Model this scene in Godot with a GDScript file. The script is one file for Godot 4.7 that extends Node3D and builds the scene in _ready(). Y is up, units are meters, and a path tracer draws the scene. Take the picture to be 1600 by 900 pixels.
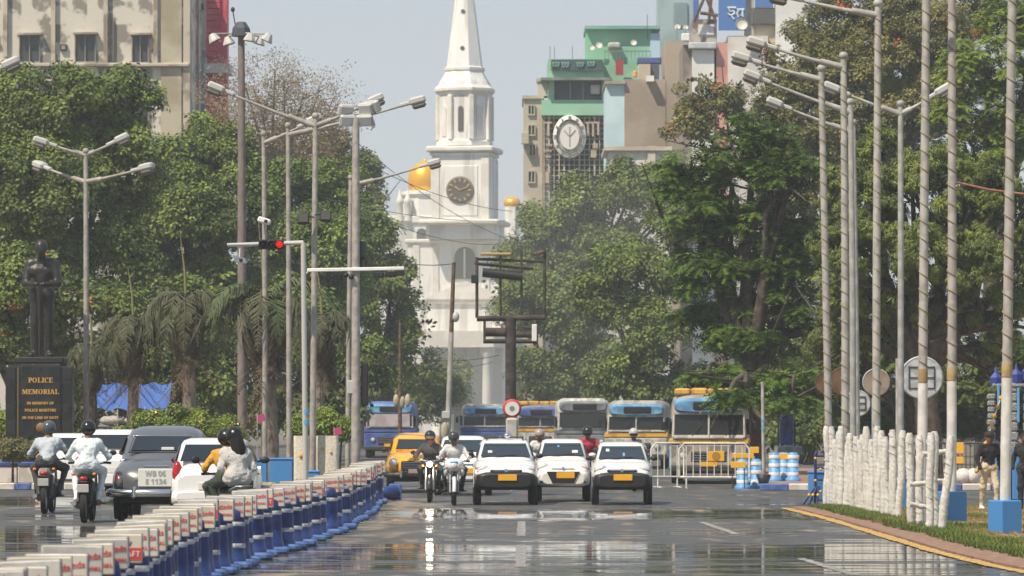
extends Node3D

# A telephoto view down a wide city avenue: 6700 px focal length on a 1600 px wide frame,
# eye 2.2 m above the road, horizon at row 642.
const F := 6700.0
const EYE := 2.2
var PITCH := atan(192.0 / 6700.0)
var rng := RandomNumberGenerator.new()
var taken := {}
var M := {}

func pt(px: float, py: float, d: float) -> Vector3:      # a pixel and a distance from the eye along the road
	var y := (450.0 - py) / F
	var c := cos(PITCH)
	var s := sin(PITCH)
	var t := d / (c - y * s)
	return Vector3((px - 800.0) / F * t, EYE + (y * c + s) * t, -d)
func ground_d(py: float) -> float:
	return EYE * F / (py - 642.0)
func lift(x: float, d: float) -> float:                   # the left carriageway lies a little higher
	var k := clampf((-x - 3.9) / 0.9, 0.0, 1.0)
	k = k * k * (3.0 - 2.0 * k)
	var e := clampf((112.0 - d) / 14.0, 0.0, 1.0)
	return 0.27 * k * e
func rf(a: float, b: float) -> float:
	return rng.randf_range(a, b)
func jit(s: float) -> Vector3:
	return Vector3(rf(-s, s), rf(-s, s), rf(-s, s))

# ---------------------------------------------------------------- mesh collector
class MB:
	var st := SurfaceTool.new()
	var g := 1
	var colored := false
	func _init():
		st.begin(Mesh.PRIMITIVE_TRIANGLES)
	func col(c: Color):
		st.set_color(c)
	func tri(a: Vector3, b: Vector3, c: Vector3, inside: Vector3):
		var n := (a - c).cross(a - b)
		if n.dot((a + b + c) / 3.0 - inside) < 0.0:
			var t := b
			b = c
			c = t
		st.add_vertex(a)
		st.add_vertex(b)
		st.add_vertex(c)
	func quad(a, b, c, d, inside):
		tri(a, b, c, inside)
		tri(a, c, d, inside)
	func flat():
		st.set_smooth_group(-1)
	func smooth():
		g += 1
		st.set_smooth_group(g)
	func box(c: Vector3, s: Vector3, b := Basis.IDENTITY):
		flat()
		var h := s * 0.5
		var v := []
		for i in 8:
			v.append(c + b * Vector3(h.x if i & 1 else -h.x, h.y if i & 2 else -h.y, h.z if i & 4 else -h.z))
		for f in [[0, 1, 3, 2], [4, 5, 7, 6], [0, 1, 5, 4], [2, 3, 7, 6], [0, 2, 6, 4], [1, 3, 7, 5]]:
			quad(v[f[0]], v[f[1]], v[f[2]], v[f[3]], c)
		return self
	func cbox(c: Vector3, s: Vector3, e := 0.02, b := Basis.IDENTITY):     # box with chamfered edges
		flat()
		var h := s * 0.5
		var k: float = minf(e, minf(h.x, minf(h.y, h.z)) * 0.8)
		var rings := []
		for lv in [[-h.y, k], [-h.y + k, 0.0], [h.y - k, 0.0], [h.y, k]]:
			var a: float = h.x - lv[1]
			var d: float = h.z - lv[1]
			var y: float = lv[0]
			var r := PackedVector3Array()
			for p in [[a - k, -d], [a, -d + k], [a, d - k], [a - k, d], [-a + k, d], [-a, d - k], [-a, -d + k], [-a + k, -d]]:
				r.append(c + b * Vector3(p[0], y, p[1]))
			rings.append(r)
		_loft(rings, true, true)
		return self
	func _loft(rings: Array, cap0: bool, cap1: bool):
		var cs := []
		for r in rings:
			var m := Vector3.ZERO
			for p in r:
				m += p
			cs.append(m / r.size())
		for i in rings.size() - 1:
			var a = rings[i]
			var b = rings[i + 1]
			var mid: Vector3 = (cs[i] + cs[i + 1]) * 0.5
			var n: int = a.size()
			for j in n:
				var k := (j + 1) % n
				if a[j] == a[k]:
					tri(a[j], b[k], b[j], mid)
				else:
					quad(a[j], a[k], b[k], b[j], mid)
		flat()
		if cap0 and rings[0].size() > 2:
			var q: Vector3 = cs[0] + (cs[1] - cs[0]) * 0.5
			for j in range(1, rings[0].size() - 1):
				tri(rings[0][0], rings[0][j], rings[0][j + 1], q)
		var l: int = rings.size() - 1
		if cap1:
			var q2: Vector3 = cs[l] + (cs[l - 1] - cs[l]) * 0.5
			for j in range(1, rings[l].size() - 1):
				tri(rings[l][0], rings[l][j], rings[l][j + 1], q2)
	func loft(rings: Array, cap := true):
		smooth()
		_loft(rings, cap, cap)
		return self
	func facet_loft(rings: Array, cap := true):
		flat()
		_loft(rings, cap, cap)
		return self
	func tube(pts: Array, rad, n := 8):                       # rad: a number or one per point
		var rings := []
		var side := Vector3.ZERO
		for i in pts.size():
			var t: Vector3 = (pts[mini(i + 1, pts.size() - 1)] - pts[maxi(i - 1, 0)]).normalized()
			if side == Vector3.ZERO:
				side = t.cross(Vector3.UP if absf(t.y) < 0.9 else Vector3.RIGHT).normalized()
			else:
				side = (side - t * side.dot(t)).normalized()
			var up := t.cross(side)
			var r: float = rad[i] if rad is Array else rad
			var ring := PackedVector3Array()
			for j in n:
				var a := TAU * j / n
				ring.append(pts[i] + (side * cos(a) + up * sin(a)) * r)
			rings.append(ring)
		smooth()
		_loft(rings, true, true)
		return self
	func lathe(prof: Array, n := 16, xf := Transform3D.IDENTITY):   # [[radius, height], ...] about y
		var rings := []
		for p in prof:
			var ring := PackedVector3Array()
			for j in n:
				var a := TAU * (j + 0.5) / n
				ring.append(xf * Vector3(cos(a) * p[0], p[1], sin(a) * p[0]))
			rings.append(ring)
		smooth()
		var open: bool = prof[0] != prof[prof.size() - 1]
		_loft(rings, open, open)
		return self
	func facet_lathe(prof: Array, n := 8, xf := Transform3D.IDENTITY, ph := 0.5):
		var rings := []
		for p in prof:
			var ring := PackedVector3Array()
			for j in n:
				var a := TAU * (j + ph) / n
				ring.append(xf * Vector3(cos(a) * p[0], p[1], sin(a) * p[0]))
			rings.append(ring)
		flat()
		_loft(rings, true, true)
		return self
	func ball(c: Vector3, r: Vector3, n := 10, m := 6, b := Basis.IDENTITY):
		var rings := []
		for i in m + 1:
			var a := -PI / 2 + PI * i / m
			var ring := PackedVector3Array()
			for j in n:
				var q := TAU * j / n
				ring.append(c + b * (Vector3(cos(a) * cos(q), sin(a), cos(a) * sin(q)) * r))
			rings.append(ring)
		smooth()
		_loft(rings, false, false)
		return self
	func sheet(a: Vector3, b: Vector3, c: Vector3, d: Vector3, below := Vector3(0, -1000, 0)):
		flat()
		quad(a, b, c, d, below)
		return self
	func prism(poly: PackedVector2Array, depth: float, xf := Transform3D.IDENTITY):   # outline in x,y pushed along z, centred
		flat()
		var idx := Geometry2D.triangulate_polygon(poly)
		var mid := Vector3.ZERO
		for p in poly:
			mid += Vector3(p.x, p.y, 0)
		mid /= poly.size()
		for z in [-depth / 2, depth / 2]:
			for i in range(0, idx.size(), 3):
				var q := []
				for k in 3:
					q.append(Vector3(poly[idx[i + k]].x, poly[idx[i + k]].y, z))
				var inn: Vector3 = (q[0] + q[1] + q[2]) / 3.0
				inn.z = 0
				tri(xf * q[0], xf * q[1], xf * q[2], xf * inn)
		var cw := Geometry2D.is_polygon_clockwise(poly)
		for i in poly.size():
			var p := poly[i]
			var q := poly[(i + 1) % poly.size()]
			var nrm := Vector2(q.y - p.y, p.x - q.x) * (-1.0 if cw else 1.0)
			var inn2 := (p + q) * 0.5 - nrm * 0.01
			quad(xf * Vector3(p.x, p.y, -depth / 2), xf * Vector3(q.x, q.y, -depth / 2), xf * Vector3(q.x, q.y, depth / 2), xf * Vector3(p.x, p.y, depth / 2), xf * Vector3(inn2.x, inn2.y, 0))
		return self
	func mesh() -> ArrayMesh:
		st.generate_normals()
		return st.commit()

# ---------------------------------------------------------------- scene nodes
func numbered(n: String) -> String:
	if not taken.has(n):
		taken[n] = 0
		return n
	taken[n] += 1
	return "%s_%03d" % [n, taken[n]]
func describe(o: Node, label: String, category: String, group := ""):
	o.set_meta("label", label)
	o.set_meta("category", category)
	if group != "":
		o.set_meta("group", group)
func thing(called: String, label: String, category: String, at := Vector3.ZERO, turn := 0.0, group := "") -> Node3D:
	var o := Node3D.new()
	o.name = numbered(called)
	add_child(o)
	o.position = at
	o.rotation.y = turn
	describe(o, label, category, group)
	return o
func part(parent: Node, called: String, mesh, m: Material, at := Vector3.ZERO, basis := Basis.IDENTITY) -> MeshInstance3D:
	var o := MeshInstance3D.new()
	o.name = called
	o.mesh = mesh.mesh() if mesh is MB else mesh
	o.material_override = m
	o.transform = Transform3D(basis, at)
	parent.add_child(o, true)
	return o
func ground_part(called: String, mesh, m: Material) -> MeshInstance3D:
	var o := part(self, numbered(called), mesh, m)
	o.set_meta("kind", "structure")
	return o
func copy(o: Node3D, label := "") -> Node3D:
	var r: Node3D = o.duplicate()
	r.name = numbered(String(o.name).rstrip("0123456789").trim_suffix("_") if String(o.name).right(4).begins_with("_") else String(o.name))
	add_child(r)
	if label != "":
		r.set_meta("label", label)
	return r
func solo(called: String, label: String, category: String, mesh, m: Material, at := Vector3.ZERO, group := "", turn := 0.0) -> MeshInstance3D:
	var o := part(self, numbered(called), mesh, m, at, Basis(Vector3.UP, turn))
	describe(o, label, category, group)
	return o

# ---------------------------------------------------------------- materials
func lin(r: float, g: float, b: float) -> Color:
	return Color(r, g, b).linear_to_srgb()
func mat(key: String, c: Color, rough := 0.8, metal := 0.0) -> StandardMaterial3D:    # c: linear base colour
	if M.has(key):
		return M[key]
	var m := StandardMaterial3D.new()
	m.albedo_color = c.linear_to_srgb()
	m.roughness = rough
	m.metallic = metal
	M[key] = m
	return m
func noise_image(size: int, freq: float, oct: int, seed_: int, kind := FastNoiseLite.TYPE_SIMPLEX) -> Image:
	var n := FastNoiseLite.new()
	n.noise_type = kind
	n.seed = seed_
	n.frequency = freq
	n.fractal_octaves = oct
	return n.get_seamless_image(size, size)
func ramp_tex(size: int, freq: float, oct: int, seed_: int, c0: Color, c1: Color, lo := 0.2, hi := 0.8, fine := 0.0) -> ImageTexture:
	var im := noise_image(size, freq, oct, seed_)
	var out := Image.create(size, size, true, Image.FORMAT_RGB8)
	var r := RandomNumberGenerator.new()
	r.seed = seed_ + 5
	for y in size:
		for x in size:
			var v := smoothstep(lo, hi, im.get_pixel(x, y).r)
			var c := c0.lerp(c1, v)
			if fine > 0.0:
				var k := 1.0 + r.randf_range(-fine, fine)
				c = Color(c.r * k, c.g * k, c.b * k)
			out.set_pixel(x, y, c.linear_to_srgb())
	out.generate_mipmaps()
	return ImageTexture.create_from_image(out)
# a matte surface with two tones of grime or wear, mapped in metres
func worn(key: String, c0: Color, c1: Color, scale := 0.3, rough := 0.85, lo := 0.25, hi := 0.75, fine := 0.06, freq := 0.012, oct := 5, metal := 0.0) -> StandardMaterial3D:
	if M.has(key):
		return M[key]
	var m := StandardMaterial3D.new()
	m.albedo_texture = ramp_tex(192, freq, oct, key.hash() & 0xffff, c0, c1, lo, hi, fine)
	m.roughness = rough
	m.metallic = metal
	m.uv1_triplanar = true
	m.uv1_world_triplanar = true
	m.uv1_scale = Vector3.ONE * scale
	M[key] = m
	return m

func materials():
	mat("black", Color(0.012, 0.012, 0.013), 0.55)
	mat("rubber", Color(0.014, 0.014, 0.015), 0.85)
	mat("chrome", Color(0.62, 0.63, 0.65), 0.18, 1.0)
	mat("steel", Color(0.32, 0.33, 0.34), 0.4, 0.8)
	mat("dark_metal", Color(0.05, 0.05, 0.05), 0.5, 0.3)
	mat("glass", Color(0.022, 0.030, 0.042), 0.06)
	mat("bus_glass", Color(0.022, 0.022, 0.022), 0.25)
	mat("lamp_glass", Color(0.55, 0.57, 0.58), 0.08)
	mat("red_lens", Color(0.42, 0.012, 0.018), 0.15)
	mat("orange_lens", Color(0.75, 0.22, 0.02), 0.2)
	mat("plate_yellow", Color(0.80, 0.40, 0.015), 0.5)
	mat("plate_white", Color(0.68, 0.68, 0.64), 0.5)
	mat("ink", Color(0.02, 0.02, 0.025), 0.6)
	mat("lamp_housing", Color(0.46, 0.46, 0.44), 0.5)
	mat("lamp_shade_dark", Color(0.14, 0.13, 0.12), 0.6)
	mat("skin", Color(0.22, 0.11, 0.065), 0.6)
	mat("gold", Color(0.85, 0.46, 0.055), 0.38, 0.45)
	mat("gold_letter", Color(0.62, 0.36, 0.09), 0.5)
	mat("sky_blue", Color(0.10, 0.34, 0.62), 0.5)
	mat("box_blue", Color(0.055, 0.22, 0.52), 0.6)
	mat("red_print", Color(0.56, 0.05, 0.06), 0.7)
	mat("blue_print", Color(0.04, 0.06, 0.18), 0.7)
	worn("white_paint", Color(0.72, 0.72, 0.70), Color(0.80, 0.80, 0.79), 0.4, 0.6)
	worn("pole_grey", Color(0.30, 0.29, 0.27), Color(0.42, 0.41, 0.38), 0.8, 0.6, 0.3, 0.7, 0.05)
	worn("pole_far", Color(0.27, 0.25, 0.225), Color(0.40, 0.375, 0.34), 0.8, 0.7, 0.3, 0.7, 0.05)
	worn("pole_white", Color(0.52, 0.52, 0.50), Color(0.66, 0.66, 0.64), 0.8, 0.6, 0.3, 0.7, 0.05)
	worn("bark", Color(0.045, 0.035, 0.026), Color(0.10, 0.08, 0.06), 0.9, 0.95, 0.3, 0.7, 0.2)
	worn("dry_bark", Color(0.16, 0.13, 0.10), Color(0.26, 0.21, 0.17), 0.9, 0.95, 0.3, 0.7, 0.2)
	worn("rust", Color(0.06, 0.04, 0.03), Color(0.16, 0.10, 0.06), 1.2, 0.85, 0.3, 0.7, 0.15)

# ---------------------------------------------------------------- lettering
func letters(text: String, height: float, depth := 0.006, serif := false, italic := false) -> TextMesh:
	var t := TextMesh.new()
	var f := SystemFont.new()
	f.font_names = PackedStringArray(["Droid Serif" if serif else "Droid Sans"])
	f.font_italic = italic
	f.font_weight = 700
	t.font = f
	t.font_size = 32
	t.text = text
	t.pixel_size = height / 24.0
	t.depth = depth
	t.curve_step = 4.0
	return t
func fitted(text: String, width: float, depth := 0.006, serif := false, italic := false) -> TextMesh:    # lettering of a given width
	var t := letters(text, 0.1, depth, serif, italic)
	t.pixel_size *= width / t.get_aabb().size.x
	return t

func setting_of_light():
	var cam := Camera3D.new()
	cam.name = "camera"
	cam.projection = Camera3D.PROJECTION_PERSPECTIVE
	cam.fov = rad_to_deg(2.0 * atan(450.0 / F))
	var lens := CameraAttributesPhysical.new()
	lens.frustum_focal_length = 12.0 * F / 450.0
	lens.frustum_focus_distance = 86.0
	lens.frustum_near = 0.5
	lens.frustum_far = 6000.0
	lens.exposure_aperture = 6.0
	cam.attributes = lens
	cam.fov = rad_to_deg(2.0 * atan(450.0 / F))
	cam.near = 0.5
	cam.far = 6000.0
	cam.position = Vector3(0, EYE, 0)
	cam.rotation.x = PITCH
	add_child(cam)
	cam.current = true
	var sky_m := ProceduralSkyMaterial.new()
	sky_m.sky_top_color = lin(0.33, 0.43, 0.55)
	sky_m.sky_horizon_color = lin(0.62, 0.648, 0.66)
	sky_m.sky_curve = 0.14
	sky_m.ground_horizon_color = lin(0.50, 0.52, 0.52)
	sky_m.ground_bottom_color = lin(0.16, 0.15, 0.14)
	sky_m.sun_angle_max = 12.0
	var sky := Sky.new()
	sky.sky_material = sky_m
	var env := Environment.new()
	env.background_mode = Environment.BG_SKY
	env.sky = sky
	env.tonemap_mode = Environment.TONE_MAPPER_LINEAR
	env.tonemap_exposure = 1.12
	env.sdfgi_enabled = true
	env.ssao_enabled = true
	env.ssil_enabled = true
	env.fog_enabled = true
	env.fog_light_color = lin(0.80, 0.86, 0.90)
	env.fog_density = 0.00045
	env.volumetric_fog_enabled = true
	env.volumetric_fog_density = 0.0
	var we := WorldEnvironment.new()
	we.environment = env
	add_child(we)
	var sun := DirectionalLight3D.new()
	sun.light_energy = 1.6
	sun.light_color = Color(1.0, 0.94, 0.85)
	sun.light_angular_distance = 0.5
	sun.shadow_enabled = true
	add_child(sun)
	sun.look_at_from_position(Vector3(-0.55, 1.12, 0.56), Vector3.ZERO)

# ---------------------------------------------------------------- ground
func grid_sheet(x0: float, x1: float, d0: float, d1: float, nx: int, nd: int, y: float, follow: bool) -> ArrayMesh:
	var st := SurfaceTool.new()
	st.begin(Mesh.PRIMITIVE_TRIANGLES)
	st.set_smooth_group(1)
	for j in nd + 1:
		for i in nx + 1:
			var x := lerpf(x0, x1, float(i) / nx)
			var d := lerpf(d0, d1, float(j) / nd)
			st.set_uv(Vector2((x - x0) / (x1 - x0), (d - d0) / (d1 - d0)))
			st.add_vertex(Vector3(x, y + (lift(x, d) if follow else 0.0), -d))
	for j in nd:
		for i in nx:
			var a := j * (nx + 1) + i
			for k in [a, a + nx + 1, a + 1, a + 1, a + nx + 1, a + nx + 2]:
				st.add_index(k)
	st.generate_normals()
	return st.commit()

func strip(points: Array, width: float, y: float, jag := 0.0) -> MB:         # [x, d] along a centre line
	var mb := MB.new()
	for i in points.size() - 1:
		var n := 14
		for k in n:
			var e := []
			for t in [float(k) / n, float(k + 1) / n]:
				var x := lerpf(points[i][0], points[i + 1][0], t)
				var d := lerpf(points[i][1], points[i + 1][1], t)
				var h := hash([i, k, t]) % 100 / 100.0 - 0.5
				e.append([x, d, width * (1.0 + jag * h)])
			var q := []
			for p in e:
				q.append(Vector3(p[0] - p[2] / 2, y + lift(p[0], p[1]), -p[1]))
				q.append(Vector3(p[0] + p[2] / 2, y + lift(p[0], p[1]), -p[1]))
			mb.sheet(q[0], q[1], q[3], q[2])
	return mb

# the hot road: asphalt with mirror-smooth patches added to imitate heat mirage reflections
func road_material() -> StandardMaterial3D:
	var w := 512
	var h := 2048
	var x0 := -24.0
	var x1 := 24.0
	var d0 := 10.0
	var d1 := 140.0
	var n1 := FastNoiseLite.new()
	n1.seed = 11
	n1.frequency = 1.0
	n1.fractal_octaves = 3
	var n2 := FastNoiseLite.new()
	n2.seed = 23
	n2.frequency = 1.0
	n2.fractal_octaves = 4
	var rough := Image.create(w, h, true, Image.FORMAT_L8)
	var alb := Image.create(w, h, true, Image.FORMAT_RGB8)
	var nrm := Image.create(w, h, true, Image.FORMAT_RGB8)
	var r := RandomNumberGenerator.new()
	r.seed = 4
	for j in h:
		var d := lerpf(d0, d1, (j + 0.5) / h)
		# gloss rows imitating mirage bands: just in front of the cars, again nearer
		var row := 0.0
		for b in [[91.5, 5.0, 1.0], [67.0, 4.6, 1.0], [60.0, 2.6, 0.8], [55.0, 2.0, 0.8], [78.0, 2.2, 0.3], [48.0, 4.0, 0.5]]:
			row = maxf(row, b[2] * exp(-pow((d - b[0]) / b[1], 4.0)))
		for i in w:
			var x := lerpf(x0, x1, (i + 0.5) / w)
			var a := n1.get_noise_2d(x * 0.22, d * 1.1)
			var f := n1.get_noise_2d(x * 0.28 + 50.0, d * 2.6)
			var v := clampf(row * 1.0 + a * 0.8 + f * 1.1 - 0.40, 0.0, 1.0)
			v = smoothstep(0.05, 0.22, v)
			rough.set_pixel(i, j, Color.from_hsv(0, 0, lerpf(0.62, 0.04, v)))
			# low ripples, plus a tilt added so the mirage band mirrors the cars
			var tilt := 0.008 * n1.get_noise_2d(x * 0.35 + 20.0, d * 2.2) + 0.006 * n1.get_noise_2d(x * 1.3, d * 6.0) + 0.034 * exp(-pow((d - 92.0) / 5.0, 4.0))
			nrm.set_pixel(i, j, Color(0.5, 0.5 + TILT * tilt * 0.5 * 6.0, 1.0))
			var t := n2.get_noise_2d(x * 0.35, d * 0.10) * 0.5 + 0.5
			var u := n2.get_noise_2d(x * 1.7 + 9.0, d * 0.7) * 0.5 + 0.5
			var c := Color(0.056, 0.0545, 0.053).lerp(Color(0.090, 0.0865, 0.082), clampf(t * 0.7 + u * 0.4 - 0.05, 0, 1))
			var dust := smoothstep(0.62, 0.8, n2.get_noise_2d(x * 0.9 + 70.0, d * 0.22) * 0.5 + 0.5 + 0.34 * exp(-pow((x - drum_x(d) - 0.75) / 0.5, 2.0)) * (1.0 if d < 108.0 else 0.0))
			c = c.lerp(Color(0.26, 0.20, 0.135), dust * 0.85)
			# tyre tracks, repair patches and oil drips
			var lane := absf(fposmod(x - 0.15, 3.4) - 1.7)
			c = c.lerp(Color(0.048, 0.046, 0.045), 0.45 * exp(-pow((lane - 0.72) / 0.22, 2.0)) * (0.5 + t))
			var cell := Vector2i(int(floor(x / 2.3 + 0.4 * sin(d * 0.05))), int(floor(d / 5.5)))
			var hs := hash(cell) % 1000
			var fx := fposmod(x / 2.3 + 0.4 * sin(d * 0.05), 1.0)
			var fd := fposmod(d / 5.5, 1.0)
			if hs < 170 and fx > 0.08 and fx < 0.5 + hs * 0.0025 and fd > 0.1 and fd < 0.35 + hs * 0.003:
				c = c * (0.62 if hs < 110 else 1.3)
			if absf(n2.get_noise_2d(x * 0.8 + 31.0, d * 0.35)) < 0.012:
				c = c * 0.5
			if n2.get_noise_2d(x * 3.0 + 5.0, d * 2.0) > 0.52:
				c = c * 0.6
			var k := 1.0 + r.randf_range(-0.14, 0.14)
			alb.set_pixel(i, j, Color(c.r * k, c.g * k, c.b * k).linear_to_srgb())
	rough.generate_mipmaps()
	nrm.generate_mipmaps()
	alb.generate_mipmaps()
	var m := StandardMaterial3D.new()
	m.albedo_texture = ImageTexture.create_from_image(alb)
	m.roughness = 1.0
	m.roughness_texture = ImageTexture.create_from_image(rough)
	m.metallic_specular = 0.5
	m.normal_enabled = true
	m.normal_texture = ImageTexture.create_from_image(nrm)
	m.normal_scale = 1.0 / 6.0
	m.texture_repeat = false
	return m

const TILT := 1.0
const DRUM_PATH := [[10.0, -3.8], [30.0, -3.82], [41.0, -3.78], [50.0, -3.98], [57.0, -4.02], [63.0, -3.82], [70.0, -3.50], [80.0, -3.20], [92.0, -3.18], [104.5, -3.30], [150.0, -3.3]]
func drum_x(d: float) -> float:
	for k in DRUM_PATH.size() - 1:
		if d >= DRUM_PATH[k][0] and d <= DRUM_PATH[k + 1][0]:
			return lerpf(DRUM_PATH[k][1], DRUM_PATH[k + 1][1], (d - DRUM_PATH[k][0]) / (DRUM_PATH[k + 1][0] - DRUM_PATH[k][0]))
	return -3.3

func ground():
	var earth := MB.new()
	earth.sheet(Vector3(-1500, -0.06, 60), Vector3(1500, -0.06, 60), Vector3(1500, -0.06, -3500), Vector3(-1500, -0.06, -3500))
	ground_part("ground", earth, worn("earth", Color(0.10, 0.085, 0.06), Color(0.17, 0.14, 0.10), 0.05, 0.95))
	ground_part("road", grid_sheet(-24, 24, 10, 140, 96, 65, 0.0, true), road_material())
	var far_road := MB.new()
	far_road.sheet(Vector3(-15, -0.006, -139.9), Vector3(12, -0.006, -139.9), Vector3(12, -0.006, -900), Vector3(-15, -0.006, -900))
	ground_part("far_road", far_road, worn("far_asphalt", Color(0.066, 0.064, 0.062), Color(0.105, 0.101, 0.096), 0.1, 0.8))
	# lane paint
	var paint := worn("lane_paint", Color(0.15, 0.145, 0.14), Color(0.32, 0.31, 0.29), 0.6, 0.8, 0.25, 0.7, 0.15, 0.03)
	for s in [[0.19, 85.5, 0.16, 75.5], [0.15, 70.5, 0.12, 60.5], [0.10, 52.0, 0.08, 42.0]]:
		ground_part("lane_line", strip([[s[0], s[1]], [s[2], s[3]]], 0.15, 0.005, 0.25), paint)
	for s in [[3.75, 85.0, 4.0, 76.5], [4.3, 64.0, 4.6, 57.5], [4.8, 52.0, 4.9, 46.0]]:
		ground_part("lane_line", strip([[s[0], s[1]], [s[2], s[3]]], 0.15, 0.005, 0.25), paint)
	ground_part("lane_line", strip([[-9.3, 64.0], [-9.3, 55.0]], 0.14, 0.005, 0.25), paint)
	var edge := worn("edge_paint", Color(0.26, 0.17, 0.07), Color(0.60, 0.36, 0.085), 1.4, 0.85, 0.3, 0.6, 0.2, 0.03)
	ground_part("edge_line", strip([[6.16, 97.0], [6.42, 87.0], [6.53, 75.0], [6.6, 67.0], [6.8, 61.0], [7.02, 58.0], [7.3, 50.0], [7.5, 30.0]], 0.23, 0.012, 0.55), edge)
	# right verge: red paving strip, then a lawn
	var pav := worn("red_paving", Color(0.20, 0.11, 0.075), Color(0.30, 0.185, 0.13), 0.5, 0.9, 0.3, 0.7, 0.15, 0.03)
	var verge := MB.new()
	var inner := [[6.30, 97.0], [6.56, 87.0], [6.67, 75.0], [6.74, 67.0], [6.94, 61.0], [7.16, 58.0], [7.44, 50.0], [7.64, 30.0]]
	for i in inner.size() - 1:
		verge.sheet(Vector3(inner[i][0], 0.04, -inner[i][1]), Vector3(inner[i][0] + 1.4, 0.04, -inner[i][1]), Vector3(inner[i + 1][0] + 1.4, 0.04, -inner[i + 1][1]), Vector3(inner[i + 1][0], 0.04, -inner[i + 1][1]))
		verge.sheet(Vector3(inner[i][0], -0.05, -inner[i][1]), Vector3(inner[i][0], 0.04, -inner[i][1]), Vector3(inner[i + 1][0], 0.04, -inner[i + 1][1]), Vector3(inner[i + 1][0], -0.05, -inner[i + 1][1]), Vector3(100, 0, -60))
	verge.sheet(Vector3(6.3, -0.05, -97), Vector3(7.7, -0.05, -97), Vector3(7.7, 0.04, -97), Vector3(6.3, 0.04, -97), Vector3(7, 0, -90))
	ground_part("pavement", verge, pav)
	var lawn := MB.new()
	var outer := [[6.85, 97.5], [7.0, 90.0], [7.2, 82.0], [7.35, 75.0], [7.45, 67.0], [7.75, 61.0], [8.1, 55.0], [8.3, 30.0]]
	for i in outer.size() - 1:
		lawn.sheet(Vector3(outer[i][0], 0.048, -outer[i][1]), Vector3(40, 0.048, -outer[i][1]), Vector3(40, 0.048, -outer[i + 1][1]), Vector3(outer[i + 1][0], 0.048, -outer[i + 1][1]))
	ground_part("lawn", lawn, worn("lawn", Color(0.22, 0.155, 0.06), Color(0.30, 0.22, 0.10), 0.25, 0.95, 0.3, 0.7, 0.2, 0.02))
	# the far pavements beyond the cross street, with painted kerbs
	var brick := worn("brick_paving", Color(0.22, 0.12, 0.09), Color(0.34, 0.22, 0.17), 0.5, 0.9, 0.3, 0.7, 0.2, 0.03)
	var pr := MB.new()
	pr.box(Vector3(24.9, 0.07, -137), Vector3(35.4, 0.14, 36))
	ground_part("far_pavement", pr, brick)
	var pl := MB.new()
	pl.box(Vector3(-24.2, 0.07, -138), Vector3(31.0, 0.14, 36))
	ground_part("far_pavement", pl, brick)
	var kb := worn("kerb_blue", Color(0.055, 0.10, 0.30), Color(0.12, 0.18, 0.40), 0.8, 0.8)
	var kw := worn("kerb_white", Color(0.50, 0.47, 0.42), Color(0.66, 0.63, 0.58), 0.8, 0.8)
	for row in [[6.85, 1, 118.75, 16, 0.8], [-8.9, -1, 119.75, 22, 0.45]]:
		var k := thing("painted_kerb", "kerb of blue and white painted blocks %s" % ("before the railing and the walking man" if row[1] > 0 else "below the low white wall of the memorial garden"), "kerb", Vector3(row[0], 0, -row[2]))
		for i in row[3]:
			var b := MB.new()
			b.cbox(Vector3(row[1] * (0.5 + i) * row[4], 0.09, 0.02), Vector3(row[4] - 0.015, 0.20, 0.22), 0.03)
			part(k, "kerb_block", b, kb if i % 2 == 0 else kw)
	# dust hanging low over the far end of the avenue
	var dust := FogVolume.new()
	dust.name = "dust_haze"
	dust.size = Vector3(90, 15, 190)
	dust.position = Vector3(-2, 7.4, -320)
	var fm := FogMaterial.new()
	fm.density = 0.0022
	fm.albedo = Color(0.93, 0.93, 0.92)
	dust.material = fm
	dust.set_meta("label", "pale dust haze hanging over the far avenue")
	dust.set_meta("category", "haze")
	dust.set_meta("kind", "stuff")
	add_child(dust)
	var grass := MultiMesh.new()
	grass.transform_format = MultiMesh.TRANSFORM_3D
	grass.use_colors = true
	var blade := MB.new()
	for i in 7:
		var a := TAU * i / 7.0
		var o := Vector3(cos(a), 0, sin(a)) * 0.03
		var lean := Vector3(cos(a + 0.6), 0, sin(a + 0.6)) * 0.05
		blade.flat()
		blade.tri(o + Vector3(sin(a), 0, -cos(a)) * 0.008, o - Vector3(sin(a), 0, -cos(a)) * 0.008, o + lean + Vector3(0, 0.085, 0), Vector3(0, -1, 0))
	grass.mesh = blade.mesh()
	var spots := []
	var nz := FastNoiseLite.new()
	nz.seed = 8
	nz.frequency = 0.16
	while spots.size() < 26000:
		var d := rf(50.0, 117.0)
		var x := rf(6.6, 6.6 + 0.13 * d)
		var e := 6.95
		for i in outer.size() - 1:
			if d <= outer[i][1] and d >= outer[i + 1][1]:
				e = lerpf(outer[i + 1][0], outer[i][0], (d - outer[i + 1][1]) / (outer[i][1] - outer[i + 1][1]))
		if d > 97.0 or x < e - rf(0.0, 0.25):
			continue
		var g := nz.get_noise_2d(x * 2.0, d * 0.8) * 0.5 + 0.5
		var near_edge := exp(-pow((x - e) / 0.7, 2.0)) * 0.35
		var green := clampf((g + near_edge + (0.25 if d < 66.0 else 0.0) - 0.45) * 3.5, 0.0, 1.0)
		if rng.randf() > 0.35 + 0.65 * green:
			continue
		spots.append([Vector3(x, 0.046, -d), green])
	grass.instance_count = spots.size()
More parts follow.
